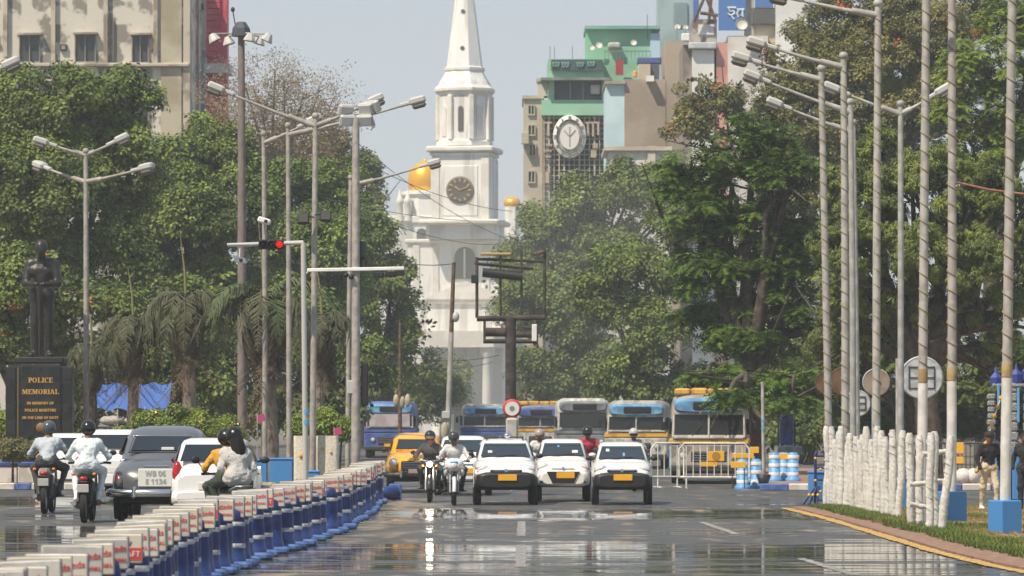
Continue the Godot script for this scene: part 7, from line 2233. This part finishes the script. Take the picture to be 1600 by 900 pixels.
	for q in [[1559, 600, 640], [1590, 606, 660]]:
		part(g, "blue_strip", MB.new().cbox(pt(q[0], (q[1] + q[2]) / 2.0, d) - gp + Vector3(0, 0, 0.16), Vector3(0.06, (q[2] - q[1]) / F * d, 0.04), 0.01), M["sky_blue"])
	part(g, "lintel", MB.new().cbox(pt(1585, 602, d) - gp, Vector3(1.1, 0.08, 0.3), 0.02), tinsel)
	for x in [1566.0, 1592.0]:
		var c := pt(x, 735, d) - gp
		part(g, "blue_base", MB.new().cbox(Vector3(c.x, 0.62, 0), Vector3(0.36, 1.24, 0.36), 0.03), M["box_blue"])
	for i in 9:
		var c := pt(lerpf(1562, 1524, i / 8.0), lerpf(622, 736, i / 8.0), d) - gp
		part(g, "marigold", MB.new().ball(c + Vector3(0, 0, 0.22), Vector3(0.05, 0.06, 0.05), 8, 6), mat("marigold", Color(0.78, 0.36, 0.02), 0.8))
	part(g, "garland_cord", MB.new().tube([pt(1562, 622, d) - gp + Vector3(0, 0, 0.22), pt(1524, 736, d) - gp + Vector3(0, 0, 0.22)], 0.02, 5), M["pole_white"])
	for q in [[1495, 285, 1600, 303]]:
		var a := pt(q[0], q[1], 80.5)
		var e := pt(q[2], q[3], 76.5)
		solo("guy_rope", "rusty red rope tied between two lamp posts", "rope", MB.new().tube([a, a.lerp(e, 0.5) - Vector3(0, 0.03, 0), e], 0.022, 6), worn("rope_red", Color(0.20, 0.07, 0.04), Color(0.30, 0.12, 0.07), 2.0))
	# bright blue base boxes further back
	for q in [[1411, 758, 95.0, "bright blue base box half hidden behind the long stake cluster"], [1281, 770, 105.0, "bright blue base box at the end of the studded barricade"]]:
		var c := pt(q[0], 642, q[2])
		var g2 := thing("base_box", q[3], "box", Vector3(c.x, 0.03, c.z))
		part(g2, "box", MB.new().cbox(Vector3(0, 0.32, 0), Vector3(0.46, 0.66, 0.46), 0.02, Basis(Vector3.UP, 0.3)), M["box_blue"])
		part(g2, "lid", MB.new().cbox(Vector3(0, 0.67, 0), Vector3(0.50, 0.05, 0.50), 0.015, Basis(Vector3.UP, 0.3)), M["box_blue"])

func left_side():
	# low painted wall of the garden
	var x0 := pt(-60, 642, 122.5).x
	var x1 := pt(470, 642, 122.5).x
	var wl := thing("garden_wall", "low white garden wall with a blue coping along the memorial", "wall", Vector3((x0 + x1) / 2, 0.14, -122.5))
	var n := 12
	for i in n:
		var w := (x1 - x0) / n
		part(wl, "wall_panel", MB.new().cbox(Vector3((i + 0.5) * w - (x1 - x0) / 2, 0.24, 0), Vector3(w - 0.02, 0.48, 0.25), 0.02), worn("wall_white", Color(0.46, 0.44, 0.40), Color(0.64, 0.62, 0.58), 0.6, 0.9, 0.3, 0.65))
		part(wl, "coping", MB.new().cbox(Vector3((i + 0.5) * w - (x1 - x0) / 2, 0.54, 0), Vector3(w - 0.01, 0.13, 0.32), 0.03), worn("coping_blue", Color(0.035, 0.065, 0.24), Color(0.07, 0.12, 0.34), 0.8))
	var fence := thing("garden_fence", "low dark picket fence between the flower bed and the wall", "fence", Vector3(-13.0, 0.14, -123.6))
	for i in 40:
		part(fence, "picket", MB.new().tube([Vector3(-3.4 + i * 0.2, 0, 0), Vector3(-3.4 + i * 0.2, 0.98, 0), Vector3(-3.4 + i * 0.2, 1.04, 0)], [0.016, 0.016, 0.004], 5), M["dark_metal"])
	for y in [0.3, 0.85]:
		part(fence, "rail", MB.new().tube([Vector3(-3.5, y, 0), Vector3(4.5, y, 0)], 0.018, 5), M["dark_metal"])
	# median with wrapped boxes
	var md := thing("median_kerb", "low concrete median kerb behind the drum row", "kerb", pt(455, 642, 112) * Vector3(1, 0, 1))
	for i in 6:
		part(md, "kerb_block", MB.new().cbox(Vector3(-1.9 + i * 0.62, 0.17, 0.03 * (i % 2)), Vector3(0.60, 0.34, 0.34), 0.07), worn("median_concrete", Color(0.22, 0.18, 0.125), Color(0.34, 0.29, 0.22), 0.8))
	var cloth := worn("box_cloth", Color(0.62, 0.57, 0.45), Color(0.74, 0.70, 0.59), 1.4, 0.9, 0.3, 0.7, 0.04, 0.03)
	for q in [[471, 681, 23.0, "narrow cream cloth wrapped box with an orange rosette"], [512, 681, 34.0, "wide cream cloth wrapped box beside the blue bin"]]:
		var d := 113.5
		var c := pt(q[0], 642, d)
		var h := pt(q[0], q[1], d).y
		var b := thing("wrapped_box", q[3], "box", Vector3(c.x, 0, c.z))
		var w: float = q[2] / F * d
		var rings := []
		for k in 7:
			var y: float = h * k / 6.0
			var r := PackedVector3Array()
			for j in 20:
				var a := TAU * j / 20.0
				var e := sec(0, w / 2, -w / 2, w / 2, 7.0, 20)[j]
				r.append(Vector3(e.x * (1 + 0.03 * sin(j * 2.3 + k)), y, e.y * (1 + 0.04 * cos(j * 1.9 + k * 1.3))))
			rings.append(r)
		part(b, "wrapping", MB.new().loft(rings), cloth)
		for fl in ([[0.0, 0.66]] if q[2] < 30 else [[-0.12, 0.78], [0.1, 0.72], [-0.05, 0.35]]):
			part(b, "rosette", MB.new().ball(Vector3(fl[0], h * fl[1], w / 2 + 0.02), Vector3(0.06, 0.06, 0.03) * (1.0 if q[2] < 30 else 0.6), 9, 6), mat("rosette", Color(0.72, 0.34, 0.04), 0.8))
	for q in [[491, 110.5, 17.0, 0.62, "bright blue metal bin between the wrapped boxes"], [440, 114.5, 36.0, 0.9, "long blue metal box on the median behind the scooter"], [405, 116.0, 26.0, 0.86, "dull blue metal box on the median near the palm"]]:
		var c := pt(q[0], 642, q[1])
		var b := thing("blue_bin", q[4], "bin", Vector3(c.x, 0.0, c.z))
		var w: float = q[2] / F * q[1]
		part(b, "body", MB.new().cbox(Vector3(0, q[3] / 2, 0), Vector3(w, q[3], 0.4), 0.02), M["box_blue"])
		part(b, "lid", MB.new().cbox(Vector3(0, q[3] + 0.02, 0), Vector3(w + 0.04, 0.05, 0.44), 0.015), M["box_blue"])
	# blue tarpaulin stall behind the palms
	var s := thing("tarpaulin_stall", "stall under a crumpled blue tarpaulin behind the palms", "stall", pt(205, 642, 140) * Vector3(1, 0.0, 1) + Vector3(0, 0.14, 0))
	var tp := MB.new()
	var rows := []
	tp.smooth()
	var nx := 14
	for j in 5:
		var row := []
		for i in nx + 1:
			row.append(Vector3(-1.35 + 2.6 * i / nx, 2.95 - j * 0.21 + 0.06 * sin(i * 1.9 + j), -0.9 + j * 0.36 + 0.05 * cos(i * 2.7 + j)))
		rows.append(row)
	for j in 4:
		for i in nx:
			tp.quad(rows[j][i], rows[j][i + 1], rows[j + 1][i + 1], rows[j + 1][i], Vector3(0, -20, -20))
	part(s, "tarpaulin", tp, mat("tarp", Color(0.055, 0.13, 0.40), 0.45))
	for x in [-1.3, -0.4, 0.5, 1.2]:
		part(s, "pole", MB.new().tube([Vector3(x, -0.1, 0.5), Vector3(x, 2.2, 0.5)], 0.03, 6), M["pole_grey"])
	for q in [[-0.6, 0.5], [0.2, 0.42], [0.9, 0.5]]:
		part(s, "sack", MB.new().ball(Vector3(q[0], 1.75, 0.3), Vector3(0.42, 0.18, 0.3), 12, 7), worn("sack_grey", Color(0.34, 0.32, 0.29), Color(0.48, 0.46, 0.42), 0.9))
	part(s, "table", MB.new().cbox(Vector3(0, 1.52, 0.2), Vector3(2.3, 0.08, 0.8), 0.02), M["dark_metal"])
	# pink and magenta flags
	for q in [[402, 652, "small magenta flag on a stick by the palm"], [522, 673, "low magenta cloth behind the wrapped boxes"]]:
		var c := pt(q[0], q[1], 117.0)
		var f := thing("small_flag", q[2], "flag", Vector3(c.x, 0.1, c.z))
		part(f, "stick", MB.new().tube([Vector3(0, 0, 0), Vector3(0, c.y, 0)], 0.014, 5), M["pole_grey"])
		part(f, "cloth", MB.new().cbox(Vector3(0.1, c.y - 0.12, 0), Vector3(0.22, 0.2, 0.02), 0.005, Basis(Vector3.BACK, 0.3)), mat("magenta", Color(0.42, 0.05, 0.16), 0.8))

func traffic():
	var white := paint("car_white", Color(0.80, 0.80, 0.79))
	# oncoming cars
	var c1 := thing("parked_car", "white hatchback with black bumper, yellow plate and roof carrier", "car", Vector3(-0.17, 0.0, -101.8), 0.02)
	hatchback(c1, {"body": white, "dark_bumper": true, "rack": true, "plate_x": 0.03, "w": 0.74, "h": 1.035})
	var c2 := thing("parked_car", "white hatchback with white bumper and dark trapezoid grille", "car", Vector3(1.235, 0.0, -105.4))
	hatchback(c2, {"body": paint("car_ivory", Color(0.76, 0.75, 0.72)), "wide_grille": true, "stickers": [[0.3, 0.06, 0.14, 0.06], [-0.1, 0.2, 0.05, 0.04]], "w": 0.665, "mirror": white, "h": 1.02})
	var c3 := thing("parked_car", "white hatchback with black bumper and no roof carrier", "car", Vector3(2.60, 0.0, -102.0), -0.015)
	hatchback(c3, {"body": paint("car_white_dusty", Color(0.72, 0.72, 0.70), 0.4), "dark_bumper": true, "stickers": [[0.05, 0.05, 0.05, 0.08], [-0.33, 0.16, 0.08, 0.06]], "w": 0.70, "plate_x": 0.02, "h": 0.985})
	var c4 := thing("parked_car", "white car half hidden behind the two oncoming motorbikes", "car", Vector3(-1.28, 0.0, -113.2))
	hatchback(c4, {"body": white, "w": 0.735, "h": 1.04})
	var yellow := paint("taxi_yellow", Color(0.80, 0.38, 0.022))
	var tx := thing("taxi", "yellow rounded old saloon taxi beside the drum row", "taxi", Vector3(-2.62, 0.0, -117.6), 0.03)
	ambassador(tx, {"body": yellow, "trim": yellow, "bumper": M["dark_metal"], "plate": M["plate_yellow"], "front_plate": mat("plate_grey2", Color(0.30, 0.28, 0.26), 0.6)})
	# buses
	var bb := worn("bus_blue", Color(0.08, 0.22, 0.40), Color(0.17, 0.38, 0.58), 0.9, 0.55, 0.3, 0.7, 0.05)
	var by := worn("bus_yellow", Color(0.48, 0.25, 0.05), Color(0.70, 0.38, 0.05), 0.9, 0.55, 0.3, 0.6, 0.05)
	var bg := worn("bus_grey", Color(0.20, 0.18, 0.155), Color(0.40, 0.365, 0.32), 0.8, 0.65, 0.3, 0.65, 0.06)
	var bw := worn("bus_white", Color(0.34, 0.33, 0.30), Color(0.56, 0.55, 0.52), 0.9, 0.6, 0.3, 0.65, 0.05)
	var bd := worn("bus_dull", Color(0.12, 0.14, 0.16), Color(0.22, 0.24, 0.25), 0.5, 0.6)
	var bdb := worn("bus_deep_blue", Color(0.05, 0.09, 0.28), Color(0.08, 0.14, 0.36), 0.5, 0.5)
	bus("city_bus", "yellow and blue bus with a yellow load on its roof behind the crowd barrier", Vector3(5.92, 0, -129), -0.06, {"low": bb, "up": bg, "band": by, "visor": bb, "frame": bw, "bundle": by, "grille": M["dark_metal"], "front": bg})
	bus("city_bus", "blue topped bus with a yellow waist beside the dark fronted bus", Vector3(4.72, 0, -163), -0.06, {"low": bw, "up": bg, "band": by, "visor": bb, "frame": bw, "h": 2.6})
	bus("city_bus", "bus with a wide dark windscreen and pale roof edge", Vector3(3.1, 0, -186), 0.0, {"low": bd, "up": bw, "band": bd, "visor": bd, "frame": bw, "h": 2.75, "blinded": mat("dark_blind", Color(0.035, 0.04, 0.045), 0.3)})
	bus("city_bus", "bus with a yellow roof board behind the second white car", Vector3(1.35, 0, -205), 0.0, {"low": bw, "up": bd, "band": by, "visor": bdb, "frame": bg, "h": 2.5, "bundle": by})
	bus("city_bus", "hazy bus with a pale blue visor behind the first white car", Vector3(-1.35, 0, -212), 0.0, {"low": bdb, "up": bg, "band": bdb, "visor": bb, "frame": bw, "h": 2.55})
	bus("city_bus", "deep blue bus with a pale board in its window behind the taxi", Vector3(-5.7, 0, -200), 0.0, {"low": bdb, "up": bdb, "band": bdb, "visor": bb, "frame": bg, "h": 2.65, "blinded": worn("pale_board", Color(0.36, 0.32, 0.34), Color(0.48, 0.43, 0.45), 0.5)})
	# oncoming motorbikes and riders
	var lit := mat("headlight_lit", Color(0.9, 0.85, 0.75), 0.2)
	lit.emission_enabled = true
	lit.emission = Color(1.0, 0.94, 0.84)
	lit.emission_energy_multiplier = 1.1
	motorbike("motorbike", "dark motorbike with its headlight lit in front of the taxi", pt(672, 642, 103.6) * Vector3(1, 0, 1), 0.0, {"tank": mat("bike_black", Color(0.02, 0.02, 0.022), 0.3), "lens": lit, "light_on": true})
	rider("person in a dark grey shirt and open helmet riding the motorbike with its headlight lit", pt(672, 642, 103.6) * Vector3(1, 0, 1), 0.0, {"shirt": Color(0.055, 0.055, 0.06), "legs": Color(0.03, 0.03, 0.035), "helmet": mat("helmet_dark", Color(0.015, 0.03, 0.04), 0.12), "open": true})
	var bkw := paint("bike_white", Color(0.68, 0.69, 0.70))
	motorbike("motorbike", "white and sky blue motorbike beside the first white car", pt(709, 642, 100.4) * Vector3(1, 0, 1), 0.03, {"tank": bkw, "fairing": bkw})
	rider("person in a white shirt and dark full helmet riding the white and blue motorbike", pt(709, 642, 100.4) * Vector3(1, 0, 1), 0.03, {"shirt": Color(0.62, 0.60, 0.60), "legs": Color(0.05, 0.05, 0.06), "helmet": mat("helmet_brown", Color(0.05, 0.045, 0.045), 0.2), "sleeve": Color(0.60, 0.58, 0.58)})
	motorbike("motorbike", "motorbike half hidden between the first and second white cars", pt(843, 642, 113) * Vector3(1, 0, 1), 0.0, {"tank": mat("bike_grey", Color(0.05, 0.05, 0.055), 0.3)})
	rider("person in a white shirt and grey helmet between the first and second white cars", pt(843, 642, 113) * Vector3(1, 0, 1), 0.0, {"shirt": Color(0.58, 0.57, 0.56), "legs": Color(0.04, 0.04, 0.05), "helmet": mat("helmet_grey", Color(0.30, 0.29, 0.28), 0.3), "open": true})
	motorbike("motorbike", "motorbike half hidden between the second and third white cars", pt(918, 642, 114) * Vector3(1, 0, 1), 0.0, {"tank": mat("bike_red", Color(0.30, 0.02, 0.03), 0.3)})
	rider("person in a crimson top on the motorbike between the second and third white cars", pt(918, 642, 114) * Vector3(1, 0, 1), 0.0, {"shirt": Color(0.42, 0.03, 0.07), "legs": Color(0.04, 0.03, 0.04), "helmet": mat("helmet_black", Color(0.012, 0.012, 0.014), 0.2), "sleeve": Color(0.40, 0.03, 0.07), "y": 0.98})
	motorbike("motorbike", "motorbike hidden behind the third white car", pt(990, 642, 118) * Vector3(1, 0, 1), 0.0, {"tank": mat("bike_grey", Color(), 0.3)})
	rider("person whose grey helmet shows above the third white car", pt(990, 642, 118) * Vector3(1, 0, 1), 0.0, {"shirt": Color(0.30, 0.28, 0.26), "legs": Color(0.04, 0.04, 0.05), "helmet": mat("helmet_pale", Color(0.45, 0.44, 0.42), 0.25)})
	# left carriageway, driving away
	var g := func(px, d): return Vector3((px - 800.0) / F * d, lift((px - 800.0) / F * d, d), -d)
	var grey := paint("car_grey", Color(0.095, 0.103, 0.116), 0.3)
	var am = thing("vintage_car", "grey rounded old saloon driving away with a pale rear plate", "car", g.call(264, 76.8), PI)
	ambassador(am, {"body": grey, "sticker": true})
	am.scale = Vector3(1.02, 1.04, 1.0)
	var hb = thing("parked_car", "white hatchback driving away beside the scooter, red upright tail lamps", "car", g.call(341, 72.0), PI)
	hatchback(hb, {"body": white, "w": 0.685, "tall_lamps": true, "plate": M["plate_white"], "h": 1.0})
	var w2 = thing("parked_car", "white car driving away left of the grey saloon", "car", g.call(186, 91.0), PI - 0.05)
	hatchback(w2, {"body": white, "w": 0.74, "h": 1.04, "plate": M["plate_white"]})
	var w3 = thing("parked_car", "white car mostly hidden behind the rider in pale clothes", "car", g.call(118, 102.0), PI - 0.05)
	hatchback(w3, {"body": white, "w": 0.74, "h": 1.0, "plate": M["plate_white"]})
	var a2: Vector3 = g.call(138, 74.6)
	motorbike("motorbike", "black motorbike with a large red tail lamp driving away", a2, PI, {"tank": mat("bike_black", Color(), 0.3)})
	rider("person in a white and pale blue long shirt on the black motorbike driving away", a2, PI, {"shirt": Color(0.60, 0.66, 0.70), "legs": Color(0.62, 0.67, 0.71), "helmet": mat("helmet_black", Color()), "long_shirt": true, "sleeve": Color(0.60, 0.66, 0.70), "foot_z": 0.05, "fat": 1.05, "shoe": Color(0.20, 0.12, 0.07), "y": 0.96})
	var a1: Vector3 = g.call(76, 81.0)
	motorbike("motorbike", "old cream and dark motorbike driving away by the painted kerb", a1, PI, {"tank": mat("bike_cream", Color(0.40, 0.36, 0.28), 0.4), "tail": mat("bike_cream", Color())})
	rider("person in a pale grey blue shirt on the cream motorbike driving away", a1, PI, {"shirt": Color(0.42, 0.47, 0.52), "legs": Color(0.045, 0.045, 0.05), "helmet": mat("helmet_steel", Color(0.07, 0.08, 0.10), 0.15), "sleeve": Color(0.42, 0.47, 0.52), "y": 0.94, "fat": 1.08, "lean": 0.16, "knee_x": 0.30})
	var sc: Vector3 = g.call(358, 67.2)
	scooter("scooter", "pale scooter carrying two people beside the white hatchback", sc, PI + 0.34)
	rider("person in a yellow top steering the scooter with two riders", sc, PI + 0.34, {"shirt": Color(0.60, 0.30, 0.03), "legs": Color(0.05, 0.06, 0.04), "helmet": mat("helmet_gloss", Color(0.005, 0.005, 0.006), 0.3), "z": -0.02, "y": 0.94, "hand_y": 1.06, "hand_z": 0.27, "foot_y": 0.42, "foot_z": 0.36, "fat": 1.1, "sleeve": Color(0.20, 0.10, 0.06)})
	rider("person with long black hair in a pale grey kurta sitting behind on the scooter", sc, PI + 0.34, {"shirt": Color(0.46, 0.455, 0.44), "legs": Color(0.03, 0.04, 0.03), "helmet": mat("helmet_gloss", Color()), "z": -0.50, "y": 0.97, "holds": true, "long_shirt": true, "hair": true, "sleeve": Color(0.46, 0.455, 0.44), "foot_y": 0.40, "foot_z": 0.22, "fat": 1.08, "knee_x": 0.30})
	# people on the verge
	walker("person in a black jacket, cream trousers and cap walking on the lawn", Vector3(pt(1545, 642, 93.3).x, 0.05, -93.3), 0.25, {"shirt": Color(0.010, 0.010, 0.012), "legs": Color(0.52, 0.44, 0.32), "shoe": Color(0.72, 0.72, 0.70), "cap": mat("cap_dark", Color(0.02, 0.016, 0.015), 0.8)})
	walker("person in dark clothes standing by the festival gate", Vector3(pt(1602, 642, 93.0).x, 0.05, -93.0), -0.3, {"shirt": Color(0.016, 0.016, 0.018), "legs": Color(0.03, 0.03, 0.035), "shoe": Color(0.05, 0.05, 0.05), "stride": 0.06})
	# fallen drum at the end of the row
	var fd := pt(604, 642, 105.0)
	var o := thing("fallen_drum", "blue drum lying on its side past the end of the row", "barrier", Vector3(fd.x, 0.19, fd.z))
	part(o, "drum", MB.new().lathe([[0.185, -0.3], [0.16, 0.0], [0.15, 0.2], [0.05, 0.26]], 16), M["drum_blue"], Vector3.ZERO, Basis(Vector3.UP, 0.9) * Basis(Vector3.BACK, PI / 2))
	part(o, "foot", MB.new().cbox(Vector3(0.33, 0.03, 0), Vector3(0.08, 0.40, 0.40), 0.03), M["drum_foot"], Vector3.ZERO, Basis(Vector3.UP, 0.9))

func street():
	lamps()
	signals()
	barriers()
	wrapped_stakes()
	roadside()
	left_side()
	memorial()
	traffic()

func _ready():
	rng.seed = 20240
	setting_of_light()
	materials()
	ground()
	church()
	buildings()
	trees()
	print("leaf clumps ", leaf_total)
	street()
